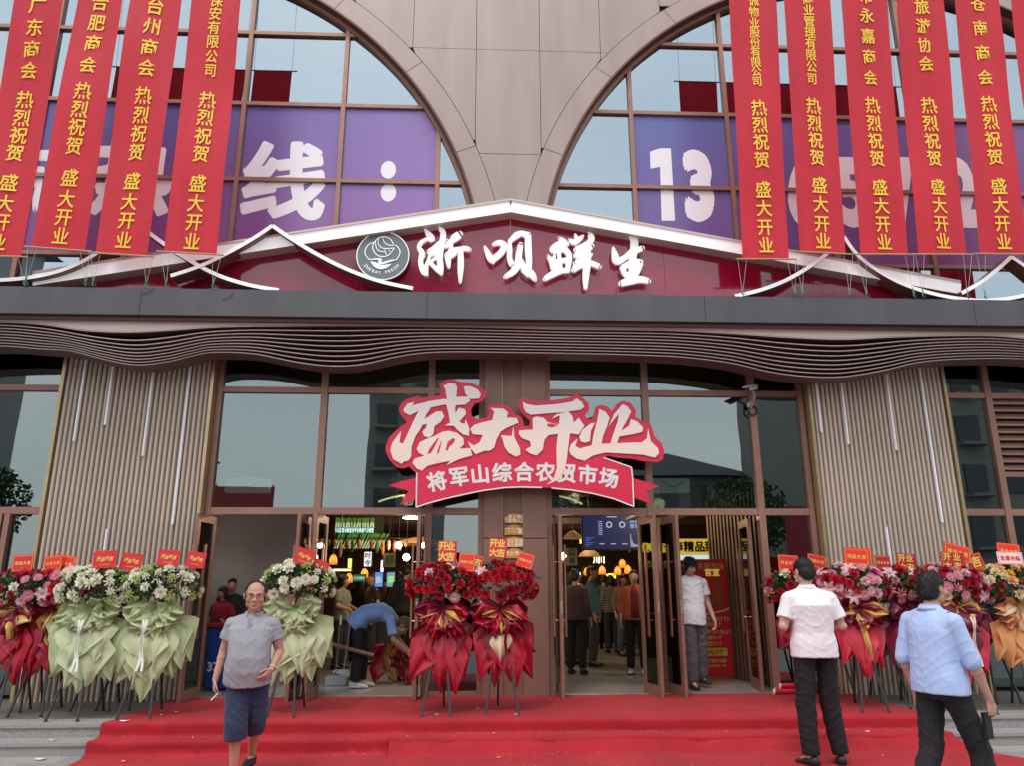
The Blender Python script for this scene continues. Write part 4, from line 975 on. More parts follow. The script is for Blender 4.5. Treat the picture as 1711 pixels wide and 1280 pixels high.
SG = [('sage',5,.82,.29,.62,1.06,.10),('sage2',4,.84,.28,.42,1.05,.15),('sage2',2,.62,.25,.25,1.07,.20)]; SGR = [('sage',8,.32,.15,1.5,1.12,.07),('sage2',6,.26,.11,1.2,1.08,.10),('sage',5,.20,.09,1.9,1.09,.12)]
def stand_at(px, Y, **k):
    x = ray(px, 1190).x*Y; return (x, Y, GZ+.0)
CT = .25
CZ_ = 1.62
flower_stand(stand_at(137,8.95), 'white rose stand wrapped in sage green paper, leftmost of the three green ones', 3, .42, WH, KW, 46, [('mid',.7),('dark',.6)], SG, SGR,
  [(.08,-.12,1.63,.33,.24,-.10,'开业大吉'), (.34,-.05,1.61,.30,.24,.12,'开业大吉')], ribbon=(RIBW,-.02), zc=1.30)
flower_stand(stand_at(247,8.95), 'white rose stand in sage green paper, between its green twin and the left door', 5, .42, WH, KW, 46, [('mid',.7),('dark',.6)], SG, SGR,
  [(.08,-.12,1.65,.31,.22,.04,'开业大吉'), (.37,-.08,1.63,.27,.22,.14,'开业大吉')], ribbon=(RIBW,-.04), zc=1.32)
flower_stand(stand_at(484,9.02), 'white rose stand in sage green paper, behind the man in grey polo', 8, .40, WH, KW, 40, [('mid',.7),('dark',.6)], SG, SGR,
  [(.07,-.12,1.66,.27,.23,.35,'开业大吉'), (.24,-.06,1.54,.24,.22,.38,'开业大吉')], ribbon=None, zc=1.36)
RS_S = [('wine',4,.68,.18,.60,1.03,.08),('red',4,.84,.19,.34,1.02,.13),('gold',1,.84,.10,.1,1.0,.10)]; RS_R = [('wine',7,.30,.14,1.5,1.10,.08),('red',6,.30,.13,1.3,1.08,.12),('gold',3,.24,.05,1.2,1.07,.15)]
RD = ['red']*6+['deep']*4+['orange']*2+['pale']
flower_stand(stand_at(737,8.95), 'red rose stand in crimson paper, left of the pair before the centre column', 21, .40, RD, KR, 52, [('grey',.8),('dark',.8)], RS_S, RS_R,
  [(.04,-.10,1.72,.27,.30,.03,'开业大吉','stack'), (.26,-.12,1.60,.24,.26,.10,'鸿运大吉','frame',CARDO), (.38,-.02,1.60,.16,.2,.2,'吉','frame',CARDR)], fronds=3, zc=1.33)
flower_stand(stand_at(836,9.0), 'red rose stand with orange buds and a large gold tag, right of the centre pair', 23, .41, RD, KR, 54, [('grey',.8),('dark',.8)], RS_S+[('cream',1,.42,.12,.1,.98,.25)], RS_R,
  [(-.03,-.10,1.76,.27,.28,.06,'开业大吉','stack'), (.28,-.10,1.62,.24,.22,.28,'鸿运大吉','frame',CARDO)], fronds=4, zc=1.34, ribbon=(PAP['wine'],.04))
MIXL = ['red']*3+['pink']*3+['pale']*3+['magenta']+['white','orange','lime']
RL = [('red',4,.76,.19,.42,1.04,.12),('gold',2,.62,.13,.5,1.04,.10)]; RLR = [('wine',6,.28,.13,1.5,1.10,.09),('gold',3,.26,.10,1.3,1.09,.12)]
flower_stand(stand_at(10,9.15), 'pink lily and red carnation stand in red and gold paper at the far left edge', 31, .40, MIXL, KR, 44, [('mid',.7),('dark',.7)], RL, RLR,
  [(-.02,-.1,1.60,.30,.24,-.06,'鸿运大吉','frame'), (.27,-.02,1.60,.26,.22,-.14,'开业大吉','frame',CARDO)], fronds=2, zc=1.28)
flower_stand(stand_at(72,9.25), 'pink gerbera stand in red and gold paper, beside the white rose stands', 33, .40, MIXL, KR, 40, [('mid',.7),('dark',.7)], RL, RLR,
  [(.02,-.06,1.60,.32,.24,.16,'鸿运大吉','frame',CARDO), (.42,.02,1.66,.26,.24,.16,'开业大吉','frame')], fronds=2, zc=1.30)
MIXR = ['red']*4+['pale']*3+['pink']*3+['magenta']*2+['deep']*2+['cream']
flower_stand(stand_at(1352,9.3), 'red and orange flower stand with long fern fronds, hidden by the man in white', 41, .38, ['red','deep','orange','pink','white','red'], KR, 34, [('mid',.7),('dark',.8)], [('wine',4,.7,.2,.5,1.06,.15)], [('wine',5,.3,.14,1.8,1.14,.12)],
  [(-.12,-.1,1.60,.32,.24,.06,'开业大吉','frame'), (.25,-.05,1.62,.30,.2,.20,'鸿运大吉','frame')], fronds=7, zc=1.28)
flower_stand(stand_at(1447,9.0), 'pink lily and red rose stand in red paper, right of the man in white', 43, .42, MIXR, KR, 50, [('mid',.7),('dark',.7)], [('cherry',4,.74,.19,.36,1.04,.13),('gold',1,.50,.09,.1,1.05,.17)], [('wine',6,.28,.14,1.4,1.10,.09),('gold',3,.26,.09,1.2,1.10,.13)],
  [(.05,-.10,1.66,.38,.24,.06,'鸿运大吉','frame',CARDO), (.12,-.04,1.67,.38,.24,.08,'开业大吉','frame',CARDO)], fronds=4, zc=1.32)
flower_stand(stand_at(1528,9.25), 'pink carnation stand with dark wine wrapping, behind the man in light blue', 45, .42, ['pink','pale','red','magenta','pale','cream','red'], KR, 46, [('mid',.8),('dark',.7)], [('plum',5,.75,.2,.6,1.06,.15)], [('plum',5,.3,.15,1.9,1.14,.12)],
  [(-.18,-.06,1.60,.25,.22,.03,'开业大吉','frame',CARDD), (.08,-.12,1.60,.30,.27,.05,'开业大吉','stack',CARDD)], fronds=5, zc=1.30)
flower_stand(stand_at(1615,8.85), 'pink and magenta flower stand in shiny rose paper with a loose pale ribbon', 47, .42, ['pale','pale','pink','magenta','red','deep','cream','pink'], KR, 50, [('mid',.7),('dark',.7)], [('plum',3,.72,.2,.7,1.05,.12),('cherry',3,.84,.20,.42,1.02,.15)], [('gold',5,.26,.12,1.5,1.10,.10),('plum',4,.28,.14,1.3,1.1,.17)],
  [(.02,-.14,1.60,.36,.26,.07,'开业大吉','stack',CARDD), (.14,-.05,1.70,.42,.24,.25,'鸿运大吉','frame',CARDO), (.36,-.02,1.60,.24,.24,-.25,'吉','frame',CARDD)], fronds=5, zc=1.32, ribbon=(RIBP,.02))
flower_stand(stand_at(1722,8.95), 'yellow and orange flower stand in apricot paper at the far right edge', 49, .42, ['cream','orange','peach','yellow','orange','cream','magenta','lime'], KR, 48, [('mid',.8),('dark',.6)], [('orange',6,.74,.22,.5,1.06,.14)], [('orange',7,.30,.14,1.5,1.11,.09),('cream',4,.27,.12,1.2,1.10,.13)],
  [(-.02,-.12,1.64,.40,.18,.03,'生意兴隆','frame',PINKC), (.02,-.06,1.72,.36,.24,.10,'开业大吉','frame',CARDO)], fronds=2, zc=1.31)
# second row of stands whose legs and wrapping show behind the front ones
for px, Y_, sd_, lb_, pp in ((38,9.62,61,'dark wrapped stand half hidden at the far left behind the pink lily stand','wine'), (175,9.62,62,'dark stand hidden behind the left green pair, only its easel legs showing','plum'), (215,9.66,65,'dark stand hidden right behind the second green stand by the fluted wall','plum'),
                         (1395,9.68,63,'dark wrapped stand behind the red and gold one on the right','plum'), (1480,9.66,64,'dark wrapped stand behind the gap between two pink stands','wine'), (1575,9.66,66,'dark wrapped stand hidden behind the man in light blue','plum'), (1665,9.6,67,'dark wrapped stand between the rose paper and apricot stands','wine')):
    flower_stand(stand_at(px,Y_), lb_, sd_, .34, ['red','pink','deep'] if px not in (175,215) else ['white','lime'], KR, 14 if px not in (175,215) else 6, [('dark',.5)], [(pp,4,.6,.19,.6,1.02,.12)], [], [], zc=1.22, fronds=2)
# ================================================================== PEOPLE
def ball(mb, c, r, rot=None, n=12, k=8):
    c = Vector(c); r = Vector(r if hasattr(r,'__len__') else (r,r,r)); M_ = rot or Matrix.Identity(3); vs = [c+M_@Vector((0,0,r.z))]
    for j in range(1,k):
        th = math.pi*j/k
        for i in range(n): vs.append(c+M_@Vector((r.x*math.sin(th)*math.cos(2*math.pi*i/n), r.y*math.sin(th)*math.sin(2*math.pi*i/n), r.z*math.cos(th))))
    vs.append(c-M_@Vector((0,0,r.z))); fs = [(0,1+i,1+(i+1)%n) for i in range(n)]
    for j in range(k-2): fs += [(1+j*n+i, 1+(j+1)*n+i, 1+(j+1)*n+(i+1)%n, 1+j*n+(i+1)%n) for i in range(n)]
    L = len(vs)-1; fs += [(L, 1+(k-2)*n+(i+1)%n, 1+(k-2)*n+i) for i in range(n)]
    mb.add(vs, fs)
def limb(mb, pts, rs, balls=True, n=12):
    pts = [Vector(p) for p in pts]; P = []; Q = []
    for i in range(len(pts)-1):
        for q in range(4):
            t = q/4; P.append(pts[i].lerp(pts[i+1], t)); Q.append(rs[i]+(rs[i+1]-rs[i])*t)
    P.append(pts[-1]); Q.append(rs[-1]); mb.tube(P, Q, n)
    if balls:
        for p, r in zip(pts, rs): ball(mb, p, r)
def loft(mb, rings, right, n=20, ex=2.3):
    # rings: (centre, half width, half depth)
    C_ = [Vector(r[0]) for r in rings]; right = Vector(right).normalized(); vs = []
    for i, (c, a, b) in enumerate(rings):
        t = (C_[min(i+1,len(C_)-1)]-C_[max(i-1,0)]).normalized(); f = t.cross(right).normalized(); r2 = f.cross(t)
        for k in range(n):
            an = 2*math.pi*k/n; cx, sx = math.cos(an), math.sin(an)
            vs.append(C_[i]+r2*(a*math.copysign(abs(cx)**(2/ex), cx))+f*(b*math.copysign(abs(sx)**(2/ex), sx)))
    m = len(rings); fs = [(i*n+k,i*n+(k+1)%n,(i+1)*n+(k+1)%n,(i+1)*n+k) for i in range(m-1) for k in range(n)]
    fs += [tuple(range(n-1,-1,-1)), tuple((m-1)*n+k for k in range(n))]; mb.add(vs, fs)
def remesh(name, mb, voxel, mat, parent, smooth=3, fold=0, fseed=0, fscale=(9,9,3), hair=0, parts=None):
    me = mb.mesh('tmp', [mat]); bm = bmesh.new(); bm.from_mesh(me)
    bmesh.ops.recalc_face_normals(bm, faces=bm.faces); bm.to_mesh(me); bm.free()
    o = bpy.data.objects.new('tmp', me); C.objects.link(o)
    r = o.modifiers.new('r','REMESH'); r.mode = 'VOXEL'; r.voxel_size = voxel; r.adaptivity = 0
    if smooth: s = o.modifiers.new('s','SMOOTH'); s.iterations = smooth; s.factor = .5
    dg = bpy.context.evaluated_depsgraph_get(); dg.update(); m2 = bpy.data.meshes.new_from_object(o.evaluated_get(dg)); m2.name = name
    C.objects.unlink(o); bpy.data.objects.remove(o); bpy.data.meshes.remove(me)
    if not m2.materials: m2.materials.append(mat)
    if fold or hair:
        nr = [v.normal.copy() for v in m2.vertices]
        for v, nn in zip(m2.vertices, nr):
            p = v.co
            if fold:
                q = Vector((p.x*4+p.z*4.5+fseed, p.y*4, p.z*11-abs(p.x)*7)); q2 = Vector((p.x*9-p.z*5+fseed*2, p.y*8, p.z*5+p.x*7)); q3 = Vector((p.x*3, p.y*3+fseed, p.z*3))
                a = max(0,1-abs(noise.noise(q))*4.2)**1.5; b = max(0,1-abs(noise.noise(q2))*4.5)**1.5
                v.co = p+nn*fold*(a*.62+b*.55+noise.noise(q3)*.7-.25)
            if hair:
                v.co = p+nn*hair*noise.noise(Vector((p.x*70,p.y*70,p.z*24)))
        if hair and voxel < .012: strands(m2, nr, min(hair,.0075) if hair != .0033 else .0033)
    m2.polygons.foreach_set('use_smooth', [True]*len(m2.polygons)); m2.update()
    return link_mesh(name, m2, parent)
def strands(me, nr, L):
    # fine locks standing off the hair cap
    rq = random.Random(len(nr)); V0 = [tuple(v.co) for v in me.vertices]; F0 = [tuple(p.vertices) for p in me.polygons]; mats = list(me.materials)
    for i in range(len(nr)):
        for _ in range(2):
            p = Vector(V0[i]); n_ = nr[i]; d = (n_*rq.uniform(.25,.9)+Vector((rq.uniform(-.5,.5),rq.uniform(-.5,.5),rq.uniform(-1.1,-.1)))).normalized()*rq.uniform(1.4,3.0)*L; s_ = d.cross(n_).normalized()*.0016 if d.cross(n_).length > 1e-6 else Vector((.001,0,0))
            b = len(V0); V0 += [tuple(p-s_-n_*.002), tuple(p+s_-n_*.002), tuple(p+d)]; F0.append((b,b+1,b+2))
    me.clear_geometry(); me.from_pydata(V0, [], F0)
    for m_ in mats:
        if m_.name not in [x.name for x in me.materials if x]: me.materials.append(m_)
def skin(name, col): return pm(name, col, .5, var=.10, vs=9, bump=.05, bs=120, spec=.4)
SK = skin('skin_tan', (.50,.27,.19)); SKL = skin('skin_light', (.58,.36,.27)); HAIRM = pm('hair_black', (.018,.014,.013), .45, bump=.3, bs=260, stretch=(1,1,.3)); HAIRG = pm('hair_grey', (.12,.11,.10), .5, bump=.3, bs=260)
EYEW = pm('eye_white', (.7,.67,.63), .3); EYED = pm('eye_dark', (.02,.012,.01), .2); LIP = pm('lips', (.38,.13,.11), .5)
def cloth(name, col, var=.06, rough=.85, bump=.12, bs=90, sheen=.1): return pm(name, col, rough, var=var, vs=5, bump=bump, bs=bs, sheen=sheen)
def basis(F):
    F = Vector(F).normalized(); Rt = F.cross(Vector((0,0,1))).normalized(); U = Rt.cross(F).normalized(); return F, Rt, U
def hand(mb, W, D, N, T, s=1, curl=.5, det=1):
    W, D, N, T = Vector(W), Vector(D).normalized(), Vector(N).normalized(), Vector(T).normalized()
    T = (T-D*T.dot(D)).normalized(); N = D.cross(T)*(1 if D.cross(T).dot(N) > 0 else -1)
    loft(mb, [(W-D*.02*s,.024*s,.019*s),(W+D*.02*s,.030*s,.017*s),(W+D*.06*s,.040*s,.016*s),(W+D*.092*s,.038*s,.013*s)], T, 12)
    if not det: 
        loft(mb, [(W+D*.085*s,.036*s,.012*s),(W+D*.13*s+N*.02*s,.034*s,.011*s),(W+D*.16*s+N*.045*s,.028*s,.009*s)], T, 12)
    for k,(o_,L) in enumerate(((.029,.070),(.010,.080),(-.010,.074),(-.028,.058)) if det else ()):
        p = W+D*.088*s+T*o_*s; d = (D+T*o_*2).normalized(); pts = [p-d*.01*s]; a = curl*(.8+.12*k)
        for f_ in (.42,.32,.26):
            dd = d*math.cos(a)+N*math.sin(a); pts.append(pts[-1]+dd*L*f_*s); a += curl*.75
        limb(mb, pts, [.0095*s,.0088*s,.0082*s,.0068*s], n=8)
    p = W+D*.022*s+T*.026*s; d1 = (D*.75+T*.75+N*.25).normalized(); d2 = (D*.95+T*.15+N*.45).normalized()
    limb(mb, [p, p+d1*.038*s, p+d1*.038*s+d2*.03*s, p+d1*.038*s+d2*.052*s], [.014*s,.0115*s,.010*s,.0075*s], n=8)
def head(mb, Hc, F, s=1, wide=1):
    F, Rt, U = basis(F); M_ = Matrix((Rt,F,U)).transposed(); Hc = Vector(Hc)
    P = lambda r,f,u: Hc+(Rt*r*wide+F*f+U*u)*s
    B = lambda r,f,u,R_: ball(mb, P(r,f,u), Vector((R_[0]*wide,R_[1],R_[2]))*s, M_, 16, 12)
    B(0,-.012,.032,(.074,.092,.084)); B(0,.028,-.022,(.062,.062,.082)); B(0,.042,-.078,(.043,.042,.032)); B(0,.066,-.098,(.024,.022,.018))
    for q in (-1,1):
        B(q*.042,.058,-.030,(.023,.025,.026)); B(q*.077,-.008,-.004,(.008,.018,.030)); B(q*.040,.006,-.062,(.025,.042,.036)); B(q*.012,.096,-.040,(.010,.010,.008)); B(q*.028,.076,.018,(.026,.016,.010))
    limb(mb, [P(0,.086,.012), P(0,.100,-.018), P(0,.112,-.036)], [.009*s,.010*s,.013*s], n=10); B(0,.088,-.064,(.024,.013,.008)); B(0,.086,-.076,(.020,.013,.007))
def face(parent, Hc, F, s=1, wide=1, mat=SK, browm=HAIRM, glasses=False):
    F, Rt, U = basis(F); Hc = Vector(Hc); P = lambda r,f,u: Hc+(Rt*r*wide+F*f+U*u)*s; M_ = Matrix((Rt,F,U)).transposed()
    for q in (-1,1):
        e = MB(); ball(e, P(q*.030,.0765,-.002), Vector((.011,.008,.0042))*s, M_); eo = e.build('eye', EYEW, parent, smooth=True)
        e = MB(); ball(e, P(q*.030,.0825,-.002), Vector((.0055,.005,.0045))*s, M_); e.build('iris', EYED, eo, smooth=True)
        MB().tube([P(q*.014,.093,.016), P(q*.030,.092,.022), P(q*.047,.078,.017)], [.0025*s,.0032*s,.0018*s], 5).build('eyebrow', browm, parent)
    l = MB(); ball(l, P(0,.0925,-.066), Vector((.022,.0085,.0035))*s, M_); ball(l, P(0,.0915,-.0735), Vector((.018,.0085,.0045))*s, M_); l.build('lips', LIP, parent, smooth=True)
    if glasses:
        g_ = MB()
        for q in (-1,1):
            pts = [P(q*(.033+.0235*cx_), .105-.010*abs(cx_)*(1 if cx_*q>-2 else 0), -.002+.0155*sz_) for cx_,sz_ in ((-1,.6),(-.9,-.8),(-.5,-1),(.5,-1),(.95,-.7),(1,.8),(.6,1),(-.7,1),(-1,.6))]
            g_.tube(pts, .0022*s, 5); g_.tube([P(q*.056,.092,.008), P(q*.077,.0,.004)], .002*s, 4)
        g_.tube([P(-.010,.106,.004), P(.010,.106,.004)], .002*s, 4); g_.build('glasses', pm('glasses_frame',(.10,.05,.03),.3), parent)
def hair(mb, Hc, F, s=1, wide=1, style='short'):
    F, Rt, U = basis(F); M_ = Matrix((Rt,F,U)).transposed(); Hc = Vector(Hc)
    B = lambda r,f,u,R_: ball(mb, Hc+(Rt*r*wide+F*f+U*u)*s, Vector((R_[0]*wide,R_[1],R_[2]))*s, M_, 18, 12)
    if style == 'receding': B(0,-.022,.038,(.080,.090,.084)); B(0,-.046,-.008,(.075,.066,.074))
    elif style == 'short': B(0,-.018,.042,(.079,.093,.084)); B(0,-.048,-.008,(.073,.064,.072)); B(0,.035,.075,(.055,.045,.035))
    elif style == 'mop':
        B(0,-.012,.042,(.088,.102,.088)); B(0,-.045,-.02,(.082,.072,.09)); B(0,.05,.062,(.064,.045,.036)); B(.035,.065,.05,(.033,.028,.028)); B(-.035,.065,.052,(.033,.028,.028)); B(.07,.02,0,(.018,.04,.05)); B(-.07,.02,0,(.018,.04,.05))
    elif style == 'bob':
        B(0,-.014,.040,(.088,.100,.088)); B(0,-.04,-.04,(.088,.075,.10)); B(.068,0,-.03,(.022,.05,.07)); B(-.068,0,-.03,(.022,.05,.07)); B(0,.05,.07,(.055,.035,.03))
    elif style == 'bun': B(0,-.018,.040,(.082,.096,.086)); B(0,-.05,-.01,(.075,.064,.07)); B(0,-.09,.10,(.04,.04,.04)); B(0,.035,.072,(.055,.045,.035))
    elif style == 'long': B(0,-.014,.040,(.086,.100,.088)); B(0,-.055,-.06,(.080,.062,.12)); B(0,-.07,-.16,(.075,.04,.12)); B(0,.04,.07,(.055,.04,.03))
def mirror(p): return (-p[0],p[1],p[2])
def shoe(parent, A, D, mat, s=1, sole=None, kind='shoe'):
    A = Vector(A); D = Vector((D[0],D[1],0)).normalized(); Rt = Vector((D.y,-D.x,0)); z = A.z-.075*s
    mb = MB(); loft(mb, [(A-D*.07*s+Vector((0,0,-.035*s)),.028*s,.030*s),(A-D*.045*s+Vector((0,0,-.030*s)),.038*s,.042*s),(A+D*.03*s+Vector((0,0,-.036*s)),.040*s,.036*s),(A+D*.10*s+Vector((0,0,-.050*s)),.046*s,.022*s),(A+D*.155*s+Vector((0,0,-.055*s)),.040*s,.017*s),(A+D*.178*s+Vector((0,0,-.058*s)),.022*s,.011*s)], Rt, 14)
    o = mb.build(kind, mat, parent, smooth=True, fixn=True)
    sb = MB(); loft(sb, [(A+D*x*s+Vector((0,0,-.068*s)), w_*s, .008*s) for x,w_ in ((-.078,.022),(-.06,.036),(0,.040),(.08,.047),(.14,.045),(.175,.030),(.188,.014))], Rt, 14); sb.build('sole', sole or BLACK, o, fixn=True)
def person(label, loc, rotz, J, s=1.0, skinm=SK, hairm=HAIRM, hstyle='short', F=(0,-1,0), shirt=None, shirtkind='tee', sleeve=.45, hem=.86, pants=None, plen=1.0, build=1.0, belly=0, shoes=BLACK, glasses=False, vox=.0085, group=None, seed=0, collar=False, legw=1.0, hs=1.0, fwd=1.0, facing=True, det=1, sole=None, solem=None, shirt_fold=.0075, pant_fold=.008, hands=((.5,),(.5,)), shirtmats=None, shoekind='shoe'):
    t = thing('person', label, 'person', loc, group, rotz, local=True)
    D0 = dict(pelvis=(0,0,.93), waist=(0,0,1.06), chest=(0,.005,1.27), neck=(0,.015,1.425), head=(0,-.01,1.575),
              shL=(.172,.01,1.352), shR=(-.172,.01,1.352), elL=(.235,.04,1.10), elR=(-.235,.04,1.10), wrL=(.245,-.05,.87), wrR=(-.245,-.05,.87),
              hipL=(.09,0,.90), hipR=(-.09,0,.90), knL=(.105,-.015,.49), knR=(-.105,-.015,.49), anL=(.11,.03,.08), anR=(-.11,.03,.08), toeL=(.02,-1,0), toeR=(-.02,-1,0),
              hdL=(.05,-.25,-1), hdR=(-.05,-.25,-1), hnL=(-1,0,0), hnR=(1,0,0), htL=(0,-1,.1), htR=(0,-1,.1), right=(1,0,0))
    D0.update(J); V = {k: Vector(v)*(s if k[:2] not in ('to','hd','hn','ht','ri') else 1) for k,v in D0.items()}
    b = build; rt = V['right']
    body = MB()
    loft(body, [(V['pelvis']-(V['waist']-V['pelvis'])*.6,.12*s,.085*s),(V['pelvis'],.155*s*b,.10*s*b),(V['waist'],.135*s*b,.095*s*b),(V['chest'],.155*s*b,.105*s*b),(V['chest'].lerp(V['neck'],.75),.12*s,.07*s),(V['neck'],.055*s,.055*s)], rt)
    limb(body, [V['chest'].lerp(V['neck'],.7), V['neck'], V['head']+Vector((0,0,-.05*s))], [.062*s,.056*s*(1+.25*(b-1)),.052*s*(1+.25*(b-1))])
    head(body, V['head'], F, s*hs, (1+.35*(b-1))*fwd)
    aw = 1+.5*(b-1)
    for q in 'LR':
        limb(body, [V['sh'+q], V['el'+q], V['wr'+q]], [.050*s*aw,.040*s*aw,.026*s*aw])
        el_, wr_ = V['el'+q], V['wr'+q]; ball(body, el_.lerp(wr_,.25), .041*s*aw)
        hand(body, V['wr'+q], V['hd'+q], V['hn'+q], V['ht'+q], s*1.02, hands[0 if q == 'L' else 1][0], det)
        limb(body, [V['hip'+q], V['kn'+q], V['an'+q]], [.078*s*aw,.055*s*aw,.036*s]); ball(body, V['kn'+q].lerp(V['an'+q],.3)+Vector((0,.012,0)), .053*s*aw)
        td = V['toe'+q].normalized(); limb(body, [V['an'+q], V['an'+q]+td*.10*s+Vector((0,0,-.045*s)), V['an'+q]+td*.15*s+Vector((0,0,-.055*s))], [.034*s,.027*s,.018*s]); ball(body, V['an'+q]-td*.03*s+Vector((0,0,-.045*s)), .026*s)
    remesh('body', body, vox*.72 if det else vox, skinm, t, 2)
    h_ = MB(); hair(h_, V['head'], F, s*hs, (1+.35*(b-1))*fwd, hstyle); remesh('hair', h_, vox*.8, hairm, t, 1, hair={'mop':.013,'receding':.0033}.get(hstyle,.006))
    if facing: face(t, V['head'], F, s*hs, (1+.35*(b-1))*fwd, skinm, glasses=glasses)
    if shirt:
        m = MB(); up_ = (V['waist']-V['pelvis']).normalized(); hemp = V['pelvis']-up_*(.93-hem)*s; k = 1.13
        fw = (V['chest']-V['pelvis']).normalized().cross(rt).normalized()
        fw = -fw if fw.y > 0 else fw
        b2 = 1+.62*(b-1)
        loft(m, [(hemp+fw*.012*belly*s,.194*s*b2,.144*s*b2*(1+.05*belly)),(V['pelvis'].lerp(V['waist'],.25)+fw*.030*belly*s,.190*s*b2,.142*s*b2*(1+.10*belly)),(V['waist']+fw*.038*belly*s,.172*s*b2,.130*s*b2*(1+.16*belly)),(V['waist'].lerp(V['chest'],.5)+fw*.026*belly*s,.174*s*b2,.128*s*b2*(1+.10*belly)),(V['chest'],.178*s*b,.125*s*b),(V['chest'].lerp(V['neck'],.45),.172*s,.108*s),(V['chest'].lerp(V['neck'],.74),.130*s,.086*s),(V['chest'].lerp(V['neck'],.93),.082*s,.070*s),(V['neck']+(V['neck']-V['chest']).normalized()*.004,.066*s,.062*s)], rt)
        for q in 'LR':
            sh, el, wr = V['sh'+q], V['el'+q], V['wr'+q]; r0 = .062*s*aw
            ball(m, sh, (r0*1.0,r0*1.05,r0*.92)); ball(m, sh.lerp(V['chest'],.35), .082*s*aw); nk = V['chest'].lerp(V['neck'],.86); limb(m, [nk.lerp(sh,.12), nk.lerp(sh,.62), sh], [.058*s,.056*s,r0*.9])
            if sleeve <= 1: e = sh.lerp(el, sleeve); m.tube([sh.lerp(el,f_*sleeve) for f_ in (0,.25,.5,.75,1)], [r0, r0*1.02, r0*1.05, r0*1.09, r0*1.14], 14)
            else:
                e = el.lerp(wr, sleeve-1); limb(m, [sh, el], [r0,.056*s*aw], True); m.tube([el.lerp(e,f_) for f_ in (0,.5,1)], [.056*s*aw,.053*s*aw,.050*s*aw], 14)
        so = remesh(shirtkind, m, vox, shirt, t, 2, fold=shirt_fold*s, fseed=seed)
        if collar:
            n_ = V['neck']; F_, Rt_, U_ = basis((F[0]*.5,F[1],0) if 1 else F); Fb = -fw if False else Vector((0,-1,0)); cb = MB()
            Fb = Vector((rt.y,-rt.x,0)).normalized(); P_ = []
            for kk in range(13):
                a = math.pi*2*(kk+.0)/12; 
            nseg = 16; lo = []; hi = []; ou = []
            for kk in range(nseg+1):
                a = R(-78+ (336-180)*0) ; a = R(25+310*kk/nseg); dx = math.sin(a)*.067*s*aw; dy = math.cos(a)*.066*s*aw
                base = n_+Fb*dy+rt*dx; fr = max(0,math.cos(a)); lo.append(base+Vector((0,0,-.004-.022*fr*s))); hi.append(base*1+Vector((0,0,.030*s-.012*fr*s))-Fb*0+(-(Fb*dy+rt*dx))*.06); ou.append(n_+(Fb*dy+rt*dx)*1.28+Vector((0,0,-.006*s-.035*fr*s)))
            n1 = nseg+1; cb.add(lo+hi+ou, [(k2,k2+1,n1+k2+1,n1+k2) for k2 in range(nseg)]+[(n1+k2,n1+k2+1,2*n1+k2+1,2*n1+k2) for k2 in range(nseg)])
            co = cb.build('collar', shirt, so, smooth=True); so_ = co.modifiers.new('solid','SOLIDIFY'); so_.thickness = .004
    if pants:
        m = MB(); up_ = (V['waist']-V['pelvis']).normalized()
        loft(m, [(V['pelvis']-up_*.10*s,.14*s*b,.10*s*b),(V['pelvis']-up_*.02*s,.156*s*b,.112*s*b),(V['pelvis']+up_*.05*s,.150*s*b,.106*s*b),(V['pelvis']+up_*.10*s,.142*s*b,.100*s*b)], rt)
        for q in 'LR':
            hp, kn, an = V['hip'+q], V['kn'+q], V['an'+q]; w1, w2, w3 = .090*s*aw*legw, .076*s*aw*legw, .070*s*legw
            ball(m, hp, w1)
            if plen < 1: e = kn.lerp(an, plen); m.tube([hp.lerp(kn,.0), hp.lerp(kn,.5), kn, e], [w1, w1*.98, w2*1.15, w2*1.12], 14)
            else: e = kn.lerp(an, .97); m.tube([hp, hp.lerp(kn,.5), kn, kn.lerp(e,.5), e], [w1, (w1+w2)*.5, w2, (w2+w3)*.5, w3*.98], 14)
        remesh('trousers' if plen >= 1 else 'shorts', m, vox, pants, t, 2, fold=pant_fold*s, fseed=seed+5, fscale=(7,7,4))
    for q in 'LR': shoe(t, V['an'+q], V['toe'+q], shoes, s*1.0, sole, shoekind)
    return t, V

POLO = cloth('polo_grey', (.31,.31,.345), bs=160, sheen=0); DENIM = cloth('denim_navy', (.022,.036,.085), .25, bump=.2, bs=200); WSH = cloth('shirt_white', (.82,.78,.82), .03, .7); BSH = cloth('shirt_light_blue', (.42,.53,.82), .04, .7); BLK = cloth('trousers_black', (.009,.007,.010), .2, sheen=0)
DKB = cloth('trousers_charcoal', (.014,.011,.014), .25, sheen=0); TEE = cloth('tee_white', (.80,.79,.80), .03); GRY = cloth('trousers_grey', (.115,.10,.115), .12)
